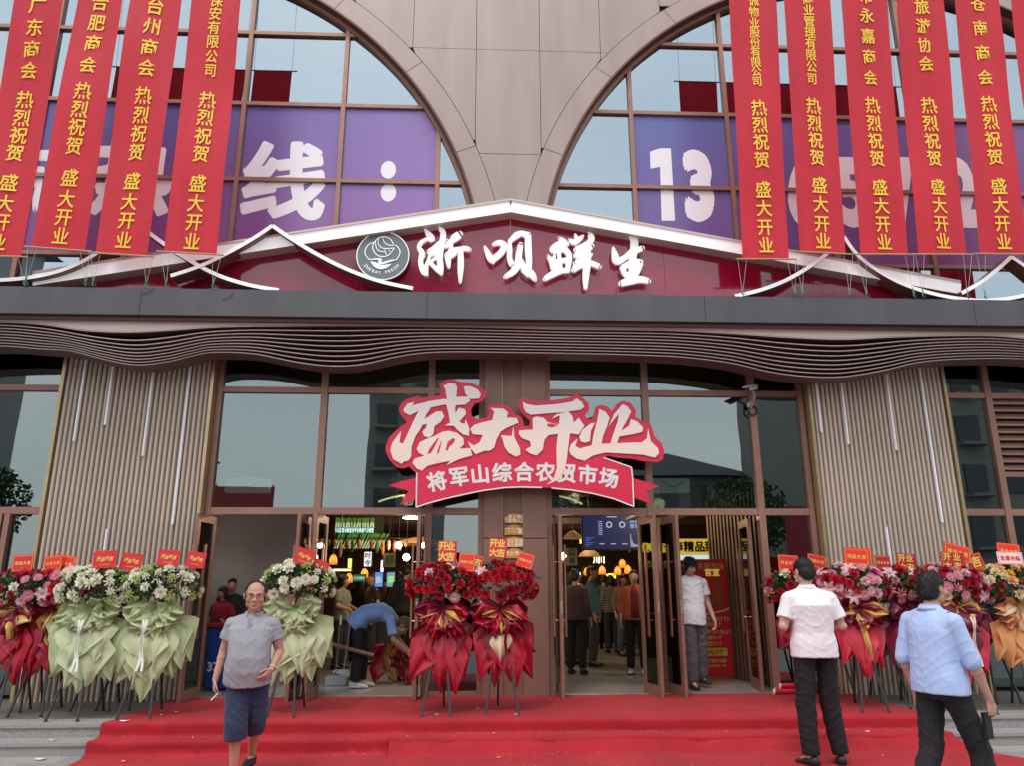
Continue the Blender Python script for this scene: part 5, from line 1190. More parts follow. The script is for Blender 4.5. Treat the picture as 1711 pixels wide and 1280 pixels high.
# man in the grey polo, walking towards the street
pl = atz(400,1308,0)
t, V = person('man in grey polo shirt, glasses and navy knee shorts walking with a cigarette', (pl.x,pl.y,0), R(4), dict(
    pelvis=(.0,0,.93), waist=(.0,-.01,1.06), chest=(.0,-.01,1.28), neck=(.005,.0,1.435), head=(.012,-.03,1.60), shL=(.187,.0,1.345), shR=(-.187,.01,1.345),
    elL=(.255,.045,1.10), wrL=(.225,-.12,.955), elR=(-.25,.05,1.10), wrR=(-.285,-.02,.86), hdL=(-.45,-.45,-.65), hnL=(-.7,.3,-.3), htL=(-.3,-.8,.6), hdR=(.05,-.12,-1), hnR=(1,.1,0), htR=(.2,-1,0),
    hipL=(.085,0,.90), hipR=(-.085,0,.90), knL=(.075,.10,.52), anL=(.02,.34,.15), knR=(-.06,-.07,.49), anR=(-.05,-.03,.08), toeL=(-.1,-1,-.3), toeR=(.12,-1,0)),
    s=.935, hs=1.12, fwd=1.07, skinm=SK, hstyle='receding', F=(.16,-1,-.02), shirt=POLO, shirtkind='polo_shirt', sleeve=.56, hem=.835, pants=DENIM, plen=.30, build=1.19, belly=1.15, shirt_fold=.006, glasses=True, collar=True, legw=1.08, shoes=pm('shoe_black',(.02,.02,.022),.5), seed=2, hands=((.45,),(.55,)), solem=None)
MB().tube([V['wrR']+Vector((.045,-.05,-.10)), V['wrR']+Vector((.005,-.10,-.15))], .0045, 6).build('cigarette', WHITE, t)
wb = MB(); wd_ = (V['wrL']-V['elL']).normalized(); a_ = wd_.orthogonal().normalized(); b_ = wd_.cross(a_); wb.tube([V['wrL']-wd_*.012+(a_*math.cos(k*.5236)+b_*math.sin(k*.5236))*.031 for k in range(13)], .006, 6); wb.build('wristwatch', STEEL, t)
nb = V['chest']+Vector((0,-.145,.08)); MB().box(nb.x-.012,nb.x+.016,nb.y+.010,nb.y+.016,nb.z-.06,nb.z+.035).build('placket', POLO, t)
# man in the white shirt, seen from behind
pw = atz(1382,1281,.0)
t, V = person('man in white short-sleeved shirt and black trousers seen from behind on the carpet', (pw.x,pw.y,0), R(180), dict(
    pelvis=(.01,0,.96), waist=(.01,0,1.08), chest=(.01,.02,1.30), neck=(.01,-.03,1.455), head=(.012,-.055,1.595), shL=(.195,0,1.365), shR=(-.175,0,1.365),
    elL=(.275,.02,1.13), wrL=(.11,-.24,1.17), elR=(-.255,.02,1.13), wrR=(-.09,-.24,1.17), hdL=(-.8,-.5,.2), hdR=(.8,-.5,.2), hnL=(0,.3,1), hnR=(0,.3,1), htL=(0,-1,.4), htR=(0,-1,.4),
    hipL=(.10,0,.93), hipR=(-.085,0,.93), knL=(.13,-.01,.50), anL=(.135,.02,.08), knR=(-.09,-.03,.50), anR=(-.135,-.01,.08), toeL=(.35,-1,0), toeR=(-.35,-1,0)),
    s=1.065, skinm=SKL, F=(.25,-1,-.25), shirt=WSH, shirtkind='shirt', sleeve=.72, hem=.84, pants=BLK, plen=1, build=1.08, collar=True, shoes=pm('shoe_black',(.02,.02,.022),.5), seed=9, shirt_fold=.0045, legw=1.04)
MB().box(-.045,.055,-.385,-.375,1.17,1.36).build('phone', BLACK, t)
# man in the light blue uniform shirt, nearest the camera
pb = atz(1608,1396,.0)
t, V = person('man in light blue uniform shirt with rolled sleeves holding a black radio at lower right', (pb.x,pb.y,0), R(110), dict(
    pelvis=(0,.02,.94), waist=(0,.025,1.07), chest=(0,.01,1.28), neck=(0,.0,1.43), head=(0,-.045,1.565), shL=(.178,.01,1.345), shR=(-.175,.01,1.345),
    elL=(.235,.06,1.09), wrL=(.235,-.02,.86), elR=(-.225,-.05,1.09), wrR=(-.225,-.155,.845), hdL=(.0,-.15,-1), hdR=(0,-.12,-1), hnL=(-1,0,0), htL=(0,-1,0),
    knL=(.10,.06,.50), anL=(.10,.30,.13), knR=(-.10,-.16,.51), anR=(-.10,-.20,.08)),
    s=.985, skinm=SK, F=(.0,-1,.05), shirt=BSH, shirtkind='uniform_shirt', sleeve=1.08, hem=.865, pants=DKB, plen=1, build=1.03, belly=.3, collar=True, shoes=pm('shoe_black',(.02,.02,.022),.5), seed=17, shirt_fold=.005, hands=((.95,),(.8,)))
w_ = V['wrR']; MB().box(w_.x+.005,w_.x+.035,w_.y+.0,w_.y+.058,w_.z-.235,w_.z-.075).tube([(w_.x+.02,w_.y+.045,w_.z-.235),(w_.x+.02,w_.y+.06,w_.z-.30)],.006,6).build('radio', BLACK, t, bevel=.004)
for q in (1,-1):
    e0 = V['shL'] if q > 0 else V['shR']; MB().box(e0.x-.045*q-.03,e0.x-.045*q+.03,e0.y-.018,e0.y+.022,e0.z+.055,e0.z+.0655).build('epaulette', pm('epaulette_navy',(.03,.035,.07),.7), t)
# youth in the white tee stepping out of the fourth doorway
py_ = atz(1166,1152,GZ)
t, V = person('young man with mop of black hair in white tee in the right doorway', (py_.x,py_.y,GZ+.012), R(8), dict(
    pelvis=(-.01,0,.93), head=(-.03,-.05,1.56), neck=(-.01,0,1.43), elL=(.225,.03,1.10), wrL=(.275,-.05,.86), elR=(-.225,.06,1.10), wrR=(-.23,.03,.86), knL=(.10,.03,.50), anL=(.115,.12,.12), knR=(-.07,-.05,.49), anR=(-.09,-.06,.08), toeL=(.25,-1,-.15)),
    s=1.02, skinm=SKL, hstyle='mop', F=(.12,-1,-.28), shirt=TEE, shirtkind='t_shirt', sleeve=.66, hem=.80, pants=GRY, build=.93, shoes=pm('sandal_black',(.03,.02,.02),.5), seed=21, legw=1.12, pant_fold=.010, shoekind='sandal')

# cleaner bending over in the second doorway (profile, facing right)
pk = atz(606,1150,GZ)
t, V = person('worker in blue shirt and white shoes bending down over wrapped flowers in doorway', (pk.x,pk.y,GZ+.012), R(90), dict(
    pelvis=(0,.10,.86), waist=(0,.0,.955), chest=(0,-.22,.985), neck=(0,-.40,.90), head=(0,-.52,.80), shL=(.16,-.36,.88), shR=(-.16,-.36,.88),
    elL=(.17,-.42,.62), wrL=(.10,-.60,.46), elR=(-.17,-.42,.62), wrR=(-.10,-.60,.46), hdL=(0,-.7,-.5), hdR=(0,-.7,-.5), hipL=(.09,.10,.83), hipR=(-.09,.10,.83), knL=(.10,.02,.46), knR=(-.10,.06,.46), anL=(.10,.04,.08), anR=(-.10,.10,.08)),
    s=1.0, skinm=SK, F=(0,-.55,-.8), shirt=cloth('shirt_work_blue',(.20,.36,.72)), shirtkind='shirt', sleeve=.75, hem=.84, pants=BLK, build=1.04, shoes=pm('shoe_white',(.7,.68,.65),.6), sole=WHITE, seed=31, hairm=HAIRG, facing=False, vox=.010)
# people inside the hall
def crowd(px, pyf, lab, rot, hh=1.62, **k):
    p = atz(px, pyf, GZ); kk = dict(vox=.018, det=0, facing=False, group='shoppers inside the market hall', shirt_fold=.006, pant_fold=.004); kk.update(k)
    J = kk.pop('J', {}); return person(lab, (p.x,p.y,GZ+.012), R(rot), J, s=hh/1.70, **kk)
def patterned(name, c1, c2, kind, sc_):
    m = cloth(name, c1); n = m.node_tree; b = n.nodes['Principled BSDF']; g_ = n.nodes.new('ShaderNodeTexCoord')
    if kind == 'stripe': tx = n.nodes.new('ShaderNodeTexWave'); tx.bands_direction = 'Z'; tx.inputs['Scale'].default_value = sc_; o = tx.outputs['Fac']; th_ = .5
    else: tx = n.nodes.new('ShaderNodeTexVoronoi'); tx.inputs['Scale'].default_value = sc_; o = tx.outputs['Distance']; th_ = .22
    n.links.new(g_.outputs['Object'], tx.inputs['Vector']); r = n.nodes.new('ShaderNodeValToRGB'); r.color_ramp.interpolation = 'CONSTANT'; r.color_ramp.elements[1].position = th_
    r.color_ramp.elements[0].color = (*c2,1); r.color_ramp.elements[1].color = (*c1,1); n.links.new(o, r.inputs[0]); n.links.new(r.outputs[0], b.inputs['Base Color']); return m
PL_ = lambda n,c: cloth(n,c,.15)
crowd(566,1120,'woman in grey-green striped tee with short black hair inside the second doorway', 70, 1.55, hstyle='bob', shirt=patterned('tee_grey_green',(.24,.26,.20),(.16,.18,.14),'stripe',14), sleeve=.7, pants=PL_('trousers_dark',(.03,.03,.035)), build=1.08, J=dict(elL=(.22,-.02,1.12),wrL=(.12,-.25,1.05),elR=(-.22,-.02,1.12),wrR=(-.12,-.25,1.05)), seed=40)
crowd(616,1112,'woman in black blouse with tiny white dots behind the bending worker', -60, 1.60, hstyle='short', shirt=patterned('blouse_black_dotted',(.035,.02,.02),(.45,.35,.25),'dot',14), sleeve=.7, pants=PL_('trousers_dark',(.03,.03,.035)), seed=41, skinm=SKL)
crowd(596,1106,'shopper with long black hair in dark coat between the two women inside', 160, 1.56, hstyle='long', shirt=PL_('coat_black',(.015,.012,.015)), sleeve=1.8, pants=BLK, seed=42)
crowd(661,1104,'shopper in patterned maroon jacket with dark hair, deeper in second doorway', 200, 1.62, hstyle='bob', shirt=PL_('jacket_maroon',(.13,.05,.045)), sleeve=1.8, pants=BLK, seed=43)
t, V = crowd(373,1146,'man in dark plaid shirt standing behind the blue bin in the left doorway', 20, 1.46, hstyle='short', shirt=PL_('shirt_dark_plaid',(.035,.025,.028)), sleeve=1.7, pants=BLK, seed=44, J=dict(elL=(.24,-.05,1.10),wrL=(.1,-.3,1.0),elR=(-.24,-.05,1.10),wrR=(-.1,-.3,1.0)))
crowd(358,1148,'person in red top behind the blue bin beside the man in plaid', -20, 1.34, hstyle='bob', shirt=PL_('top_red',(.35,.02,.03)), sleeve=.7, pants=BLK, seed=45)
crowd(993,1115,'man in teal jacket with yellow collar carrying a yellow bag inside', 75, 1.70, hstyle='short', shirt=PL_('jacket_teal',(.055,.16,.19)), sleeve=1.85, pants=PL_('trousers_olive',(.045,.045,.038)), seed=46, build=1.1)
crowd(1024,1092,'shopper in black and white striped top behind the teal jacket', 190, 1.58, hstyle='bob', shirt=patterned('top_striped',(.35,.33,.32),(.03,.025,.03),'stripe',9), sleeve=1.6, pants=PL_('trousers_dark',(.03,.03,.035)), seed=47)
t, V = crowd(1066,1128,'woman in open orange jacket over dark red top, walking out inside third doorway', -15, 1.60, hstyle='short', shirt=PL_('jacket_orange',(.48,.10,.03)), sleeve=1.6, pants=BLK, seed=48, facing=True, skinm=SKL, shoes=pm('shoe_white',(.7,.68,.65),.6))
m = MB(); c_ = V['chest']; loft(m, [(V['pelvis']+Vector((0,-.055,-.03)),.085,.11),(V['waist']+Vector((0,-.05,0)),.08,.105),(c_+Vector((0,-.045,.03)),.07,.098),(c_+Vector((0,-.02,.11)),.05,.07)], (1,0,0)); m.build('inner_top', PL_('top_dark_red',(.17,.015,.02)), t, smooth=True, fixn=True)
crowd(958,1112,'shopper in dark plum clothes next to the left leaf of the third doorway', 120, 1.58, hstyle='long', shirt=PL_('coat_plum',(.05,.025,.035)), sleeve=1.8, pants=PL_('trousers_plum',(.05,.02,.035)), seed=49)
crowd(974,1085,'shopper in checked brown shirt deeper inside, left of the teal jacket', 200, 1.60, hstyle='short', shirt=PL_('shirt_brown_check',(.11,.07,.06)), sleeve=1.7, pants=BLK, seed=50)
crowd(1038,1080,'distant shopper in light blue trousers far inside the hall', 20, 1.58, hstyle='bob', shirt=PL_('top_grey',(.16,.15,.16)), sleeve=1.2, pants=PL_('trousers_blue',(.06,.11,.16)), seed=51)
crowd(1050,1076,'distant shopper in pink trousers beside the blue trousered one', -40, 1.60, hstyle='short', shirt=PL_('top_dark_green',(.04,.06,.05)), sleeve=1.2, pants=PL_('trousers_pink',(.25,.12,.14)), seed=52)
crowd(640,1090,'distant shopper in brown vest near the small screens', 150, 1.64, hstyle='short', shirt=PL_('vest_brown',(.10,.06,.05)), sleeve=1.4, pants=BLK, seed=53)

crowd(1013,1084,'distant shopper in dark olive coat between the teal jacket and the striped top', 170, 1.62, hstyle='short', shirt=PL_('coat_olive',(.07,.07,.045)), sleeve=1.8, pants=BLK, seed=54)
crowd(1083,1088,'shopper in grey hooded top behind the woman in the orange jacket', 130, 1.66, hstyle='short', shirt=PL_('top_hood_grey',(.13,.13,.14)), sleeve=1.8, pants=BLK, seed=55)
crowd(965,1128,'shopper in dark checked coat just inside the third doorway, partly behind its left leaf', 150, 1.60, hstyle='bun', shirt=patterned('coat_checked',(.10,.05,.06),(.03,.02,.03),'stripe',20), sleeve=1.8, pants=BLK, seed=56)
crowd(674,1112,'tall shopper in black seen against the small stall screens', 185, 1.74, hstyle='bun', shirt=PL_('coat_ink',(.012,.012,.016)), sleeve=1.8, pants=BLK, seed=57)
crowd(1046,1098,'shopper in brown coat and blue trousers in mid aisle', 20, 1.60, hstyle='long', shirt=PL_('coat_brown',(.14,.08,.06)), sleeve=1.8, pants=PL_('trousers_denim',(.05,.09,.15)), seed=58)
# ================================================================== INTERIOR OF THE HALL
hall = thing('hall_interior', 'dark hall interior with tiled floor, slatted walls and dropped ceiling seen through the doors', 'interior', (0,10.36,.2))
FLT = pm('hall_floor_tile', (.30,.28,.26), .22, var=.06, vs=2, coords='World')
WALLG = pm('partition_grey', (.50,.46,.45), .7, var=.03); CEIL = pm('ceiling_dark', (.05,.035,.028), .8); WOODW = pm('timber_wall', (.16,.085,.055), .6, var=.2, vs=3, stretch=(4,4,.5))
ftile = MB().box(.002,.798,.002,.798,-.03,0).mesh('floor_tile', FLT, Vector((0,0,0)))
for i in range(-9,14):
    for j in range(6):
        link_mesh('floor_tile', ftile, hall, Vector((i*.8,10.37+j*.8,.245))-ORG[hall.name])
MB().box(-8,11,10.37,26,.18,.2435-.03).build('floor_bed', FLT, hall)
MB().box(-8,11,15.17,26,.2,.2445).build('floor_tile_far', FLT, hall)
MB().box(-13,14,10.5,26,4.95,5.15).build('ceiling', CEIL, hall)
MB().box(-13,14,26,26.2,.2,5).build('back_wall', WOODW, hall)
MB().box(-13.2,-13,10.3,26,.2,5).build('side_wall', WOODW, hall); MB().box(14,14.2,10.3,26,.2,5).build('side_wall', WOODW, hall)
# upper storey room behind the arched glazing
MB().box(-13,14,12.5,12.7,5.2,13).build('upper_room_wall', pm('upper_room_wall',(.14,.13,.13),.8), hall)
MB().box(-13,14,10.45,12.5,5.16,5.2).build('upper_floor', CEIL, hall); MB().box(-13,14,10.45,12.5,12.0,12.1).build('upper_ceiling', CEIL, hall)
# partitions near the entrance
MB().box(-4.9,-2.38,11.9,12.0,.25,3.6).build('partition', WALLG, hall)
for (a,b,y0,y1) in ((-5.7,-3.66,10.5,10.6),(4.6,6.6,10.5,10.6)): MB().box(a,b,y0,y1,.25,4.9).build('partition', DARK, hall)
TEALC = pm('teal_curtain', (.20,.36,.36), .6, var=.05)
cu__ = MB()
n = 30; vs = []
for i in range(n+1):
    x = -.36+.36*i/n; y = 10.50+.02*math.sin(i*1.4)
    vs += [(x,y,.26),(x,y,4.1)]
cu__.add(vs, [(2*i,2*i+2,2*i+3,2*i+1) for i in range(n)]).build('curtain', TEALC, hall, smooth=True)
BRNW = pm('brown_slat_wall', (.15,.085,.06), .55)
for i in range(16): MB().box(3.76+i*.0165,3.775+i*.0165,12.5-i*.12,12.58-i*.12,.25,3.0).build('wall_slat', BRNW, hall)
MB().add([(3.77,12.62,.25),(4.04,10.62,.25),(4.04,10.62,3.0),(3.77,12.62,3.0)],[(0,1,2,3)]).build('slat_backing', BRN_D, hall)
for k in range(7): MB().box(-3,6,11.6+k*2,11.7+k*2,3.15,3.3).build('ceiling_beam', pm('beam_timber',(.10,.055,.035),.6), hall)
MB().box(2.4,3.2,10.9,12.5,2.62,2.66).build('soffit_board', BRN_D, hall)
# lamps
def bulb(px, py, Y, r, lab, st=26, col=(1,.78,.48)):
    p = at(px,py,Y); t = thing('pendant_bulb', lab, 'lamp', p, 'round bulbs hanging in the hall'); m = MB(); ball(m, p, r, n=14, k=10)
    m.build('bulb', glow('bulb_warm', col, st), t, smooth=True); MB().tube([(p.x,p.y,p.z+r*.9),(p.x,p.y,4.94)], .006, 4).build('cord', BLACK, t)
for px,py,Y,lab in ((666,912,13.5,'round glowing bulb, left one of three above the second doorway crowd'), (679,932,12.6,'brighter glowing bulb lowest of three in the second doorway'), (708,911,13.5,'round glowing bulb seen beside the open leaf in the second doorway'),
                    (940,930,12.0,'round glowing bulb at the left edge of the third doorway')): bulb(px,py,Y,.055,lab)
LNT = pm('lantern_wicker', (.50,.17,.04), .6, var=.3, vs=60, trans=.5, emit=(1,.30,.06), es=.32)
def lantern(px, py, Y, lab):
    p = at(px,py,Y); t = thing('wicker_lantern', lab, 'lantern', p, 'orange wicker lanterns over the aisle'); K = .68
    m = MB(); prof = [(.10,-.13),(.105,-.06),(.10,.0),(.08,.06),(.045,.10),(.02,.12)]; n = 14
    for rr_,zz_ in prof: m.v += [(p.x+rr_*K*math.cos(2*math.pi*i/n), p.y+rr_*K*math.sin(2*math.pi*i/n), p.z+zz_*K) for i in range(n)]
    m.f = [(j*n+i, j*n+(i+1)%n, (j+1)*n+(i+1)%n, (j+1)*n+i) for j in range(len(prof)-1) for i in range(n)]; m.mi = [0]*len(m.f)
    m.build('shade', LNT, t, smooth=True); b = MB(); ball(b, p+Vector((0,-.0,0)), .026); b.build('bulb', glow('lantern_bulb',(1,.75,.45),40), t, smooth=True)
    for i in range(7): a = i*.8976; MB().tube([(p.x+.072*math.cos(a),p.y+.072*math.sin(a),p.z-.085),(p.x+.071*math.cos(a),p.y+.071*math.sin(a),p.z),(p.x+.034*math.cos(a),p.y+.034*math.sin(a),p.z+.068)], .004, 4).build('rib', pm('lantern_rib',(.25,.08,.02),.6), t)
    MB().tube([(p.x,p.y,p.z+.08),(p.x,p.y,4.94)], .005, 4).build('cord', BLACK, t)
for px,py,Y,lab in ((981,955,16,'orange wicker lantern, leftmost and partly behind a head'), (1006,953,15.5,'orange wicker lantern hanging alone under the big screen'), (1032,954,15.5,'lower left wicker lantern of the cluster of three'), (1040,942,15.8,'topmost wicker lantern of the cluster of three'), (1049,952,15.5,'lower right wicker lantern of the cluster of three'),
                    (609,958,14.5,'orange wicker lantern above the green board in the second doorway'), (583,966,14.2,'dim orange wicker lantern left of the green board'), (557,935,13.6,'orange wicker lantern beside the second door leaf')): lantern(px,py,Y,lab)
for px,py,Y,w_,lab in ((345,915,11.3,.09,'small white downlight reflected near the first door leaf'), (743,926,12.2,.06,'small white downlight behind the fixed pane'), (1076,906,12.2,.10,'white dish lamp behind the third doorway right leaf'), (689,866,12.5,.16,'long white ceiling lamp at the top of the second doorway')):
    p = at(px,py,Y); t = thing('dish_lamp', lab, 'lamp', p, 'flat lamps in the hall ceiling'); m = MB(); ball(m, p, (w_,w_,.022)); m.build('diffuser', glow('lamp_white',(1,.9,.75),14), t, smooth=True); MB().tube([(p.x,p.y,p.z+.01),(p.x,p.y,p.z+.06)], w_*.7, 10).build('lamp_housing', BLACK, t)
# ceiling strips seen in the glazing, pendant bamboo shades
BAMB = pm('bamboo_shade', (.34,.19,.08), .6, var=.3, vs=30, stretch=(1,1,6), emit=(1,.5,.15), es=.06)
for px,py,Y,w_,lab in ((957,898,12.5,.16,'broad bamboo shade at the top left of the third doorway'), (985,928,13.6,.20,'broad bamboo shade glowing under the screen'), (700,908,13.9,.5,'long bamboo canopy over the stall in the second doorway'), (765,945,13.6,.42,'curved bamboo canopy behind the fixed pane')):
    p = at(px,py,Y); t = thing('bamboo_shade', lab, 'lamp shade', p, 'bamboo shades in the hall'); n = 16; m = MB(); pr = [(1,-.03),(.8,.03),(.4,.08),(.1,.10)]
    for a_,z_ in pr: m.v += [(p.x+w_*a_*math.cos(2*math.pi*i/n), p.y+w_*a_*math.sin(2*math.pi*i/n), p.z+z_) for i in range(n)]
    m.f = [(j*n+i, j*n+(i+1)%n, (j+1)*n+(i+1)%n, (j+1)*n+i) for j in range(3) for i in range(n)]; m.mi = [0]*len(m.f); m.build('shade', BAMB, t, smooth=True); MB().tube([(p.x,p.y,p.z+.1),(p.x,p.y,4.94)], .006, 4).build('cord', BLACK, t)
for pts,nm in (([(632,839),(650,832),(675,828)],'l'),([(935,830),(958,834),(973,843)],'r')):
    P_ = [at(a,b,13.0) for a,b in pts]; t = thing('curved_strip_light', 'curved warm strip light seen through the glazing %s of the opening sign' % ('left' if nm == 'l' else 'right'), 'light', P_[0])
    MB().tube([P_[0].lerp(P_[1],k/5).lerp(P_[1].lerp(P_[2],k/5),k/5) for k in range(6)], .018, 6).build('light_strip', glow('strip_warm',(1,.85,.5),5), t)
# vegetable light boxes: shelves of leafy greens pictured on lit panels
VEGG = glow('veg_green', (.08,.20,.03), .4); VEGW = glow('veg_white', (.42,.55,.30), .5); VEGD = pm('veg_dark', (.008,.02,.006), .7)
a, b = at(556,919,14), at(640,864,14)
veg = thing('vegetable_display', 'lit display of green leeks and white cabbages high over the second doorway', 'display', ((a.x+b.x)/2,14,a.z))
MB().box(a.x,b.x,14.02,14.08,a.z,b.z).build('panel', VEGD, veg)
rn = random.Random(4)
for row,(z0_,z1_,n_) in enumerate(((a.z+.02,a.z+(b.z-a.z)*.50,19),(a.z+(b.z-a.z)*.66,b.z-.02,15))):
    for i in range(n_):
        x = a.x+(b.x-a.x)*(i+.6)/n_*(1 if row == 0 else .83); w_ = (b.x-a.x)/n_*.55; ln = rn.uniform(.25,.5) if row == 0 else rn.uniform(-.1,.1); h = z1_-z0_
        MB().prism([(x-w_*.5,z0_),(x+w_*.5,z0_),(x+w_*.55+ln*h*.5,z0_+h*.5),(x-w_*.4+ln*h*.5,z0_+h*.5)], 13.99-.002*(i%3), 14.01).build('stalk', VEGW, veg)
        MB().prism([(x-w_*.4+ln*h*.5,z0_+h*.5),(x+w_*.55+ln*h*.5,z0_+h*.5),(x+w_*.9+ln*h*1.0,z0_+h*rn.uniform(.85,1)),(x+ln*h,z0_+h),(x-w_*.5+ln*h*.8,z0_+h*.85)], 13.988-.002*(i%3), 14.01).build('leaf', VEGG, veg)
mb = MB(); put_text(mb, '今日蔬菜新鲜直供平价销售每日特惠', a.x+(b.x-a.x)*.42, a.z+(b.z-a.z)*.575, .085, 13.98, bold=.03, fit=(b.x-a.x)*.8); mb.build('lettering', glow('sign_cyan',(.45,.75,.8),.9), veg)
# big data screen
a, b = at(975,918,13.2), at(1068,862,13.2)
scr = thing('data_screen', 'dark blue dashboard screen with ring charts hanging in the third doorway', 'screen', ((a.x+b.x)/2,13.2,a.z))
MB().box(a.x-.02,b.x+.02,13.21,13.30,a.z-.02,b.z+.02).build('casing', BLACK, scr); MB().box(a.x,b.x,13.200,13.209,a.z,b.z).build('display', glow('screen_blue',(.010,.016,.07),.55), scr)
W_, H_ = b.x-a.x, b.z-a.z; SCW = glow('screen_white',(.5,.6,.75),.5); SCB = glow('screen_cyan',(.05,.22,.5),.6)
for u,v,r_ in ((.46,.72,.045),(.69,.72,.045)): MB().tube([(a.x+W_*u+r_*math.cos(k*.45),13.197,a.z+H_*v+r_*math.sin(k*.45)) for k in range(15)], .009, 4).build('ring_chart', SCW, scr)
for k in range(8): MB().box(a.x+W_*.27,a.x+W_*.34,13.196,13.199,a.z+H_*(.42+k*.055),a.z+H_*(.42+k*.055)+.008).build('list_row', SCW, scr)
for k in range(3): MB().box(a.x+W_*(.28+.2*k),a.x+W_*(.37+.2*k),13.196,13.199,a.z+H_*.14,a.z+H_*.16).build('caption_bar', SCW, scr)
for k in range(9): MB().box(a.x+W_*(.83+.018*k),a.x+W_*(.838+.018*k),13.196,13.199,a.z+H_*.06,a.z+H_*(.12+.32*math.exp(-k*.7))).build('chart_bar', SCW, scr)
MB().box(a.x+W_*.42,a.x+W_*.6,13.196,13.199,a.z+H_*.945,a.z+H_*.965).build('caption_bar', SCW, scr)
m = MB()
for u in (.83,.92):
    for v in (.62,.78): m.box(a.x+W_*u,a.x+W_*(u+.07),13.196,13.199,a.z+H_*v,a.z+H_*(v+.12))
for k in range(6): m.box(a.x+W_*.04,a.x+W_*(.1+.1*((k*7)%3)/2),13.196,13.199,a.z+H_*(.08+k*.05),a.z+H_*(.08+k*.05)+.007)
m.build('screen_blocks', SCB, scr)
# yellow stall sign, gold name sign, hanging boards
a, b = at(1122,927,12.6), at(1197,901,12.6)
ys = thing('stall_sign', 'yellow stall sign with dark blue characters above the young man', 'sign', ((a.x+b.x)/2,12.6,a.z))
MB().box(a.x,b.x,12.6,12.7,a.z,b.z).build('panel', glow('sign_yellow',(.80,.55,.06),.42), ys); MB().box(a.x,b.x,12.59,12.72,a.z-.09,a.z-.01).build('light_bar', glow('bar_pale',(.6,.75,.8),.6), ys)
for ch,px in zip('招商精品菜', (1117,1133,1151,1169,1186)):
    p = at(px,914,12.59); m = MB(); put_text(m, ch, p.x, p.z, .175, 12.59, bold=.045); m.build('character', pm('sign_navy',(.015,.02,.08),.5), ys)
m = MB(); gs = thing('gold_name_sign', 'small glowing yellow shop name sign seen through the pane right of the second doorway', 'sign', at(755,913,14))
for ch,px in zip('浙呗鲜', (738,754,771)):
    p = at(px,912,14); m = MB(); put_text(m, ch, p.x, p.z, .19, 14, .02, bold=.03); m.build('character', glow('neon_yellow',(.9,.75,.05),1.6), gs)
gs2 = thing('gold_name_sign', 'distant glowing yellow characters above the crowd in the third doorway', 'sign', at(1020,963,20))
for ch,px in zip('海鲜阁', (1012,1020,1028)):
    p = at(px,963,20); m = MB(); put_text(m, ch, p.x, p.z, .13, 20, .02, bold=.03); m.build('character', glow('neon_yellow',(.9,.75,.05),1.6), gs2)
gs3 = thing('hanging_name_sign', 'pair of white glowing characters hanging under the screen in the third doorway', 'sign', at(1000,936,17))
for ch,px in zip('川川', (997,1005)):
    p = at(px,936,17); m = MB(); put_text(m, ch, p.x, p.z, .16, 17, .02, bold=.03); m.build('character', glow('neon_white',(.9,.85,.5),1.4), gs3)
def board(nm, lab, cat, x0,y0,x1,y1, Y, mat, mats2=None, txt=None, tm=None):
    a, b = at(x0,y1,Y), at(x1,y0,Y); t = thing(nm, lab, cat, ((a.x+b.x)/2,Y,a.z)); MB().box(a.x,b.x,Y,Y+.05,a.z,b.z).build('panel', mat, t); MB().box(a.x-.012,b.x+.012,Y+.01,Y+.07,a.z-.012,b.z+.012).build('casing', BLACK, t)
    MB().tube([((a.x+b.x)/2,Y+.04,b.z),((a.x+b.x)/2,Y+.04,4.94)], .005, 4).build('cord', BLACK, t)
    if txt:
        n_ = len(txt); h = (b.z-a.z)
        m = MB()
        if (b.x-a.x) > h:
            for k,ch in enumerate(txt): put_text(m, ch, a.x+(b.x-a.x)*(k+.5)/n_, (a.z+b.z)/2, min(h*.8,(b.x-a.x)/n_), Y-.002, bold=.03)
        else:
            for k,ch in enumerate(txt): put_text(m, ch, (a.x+b.x)/2, b.z-h*(k+.5)/n_, min(h/n_,(b.x-a.x))*.9, Y-.002, bold=.03)
        m.build('lettering', tm or BLACK, t)
    return t
board('light_board', 'vertical yellow light box left in the second doorway', 'sign', 581,934,588,950, 13.8, glow('lb_yellow',(.75,.8,.15),.9))
board('light_board', 'long pale horizontal light bar under the yellow light box', 'sign', 557,951,587,955, 13.7, glow('lb_pale',(.75,.75,.45),.9))
board('light_board', 'tilted white light box with writing, hanging in the second doorway', 'sign', 608,923,621,947, 14, glow('lb_white',(.75,.78,.8),.8), txt='时令', tm=pm('ink',(.05,.05,.05),.5))
board('light_board', 'bright white narrow light box near the round bulbs', 'sign', 636,937,641,957, 14.5, glow('lb_white2',(.9,.95,1),1.5))
board('hanging_board', 'grey hanging board with flower drawing in the second doorway', 'board', 640,925,661,948, 14.2, pm('board_grey',(.22,.21,.18),.7), txt='鲜', tm=pm('board_green',(.06,.10,.05),.6))
board('hanging_board', 'pale hanging board with yellow corner at left of third doorway', 'board', 947,917,964,945, 13.4, pm('board_cream',(.42,.38,.28),.7), txt='蔬果', tm=pm('board_ink',(.10,.08,.05),.6))
board('green_screen', 'small green price board above the women in the second doorway', 'screen', 590,961,610,972, 13.9, glow('scr_green',(.02,.20,.08),.35), txt='今日菜价', tm=SCW)
board('price_screen', 'blue and white stall screen left of the red one', 'screen', 626,957,640,981, 14.4, glow('scr_blue',(.10,.28,.6),.6), txt='鱼', tm=SCW)
board('price_screen', 'stall screen with green and blue picture, right of its twin', 'screen', 646,957,660,981, 14.4, glow('scr_mix',(.15,.35,.45),.6), txt='菜', tm=glow('scr_lime',(.3,.7,.1),.7))
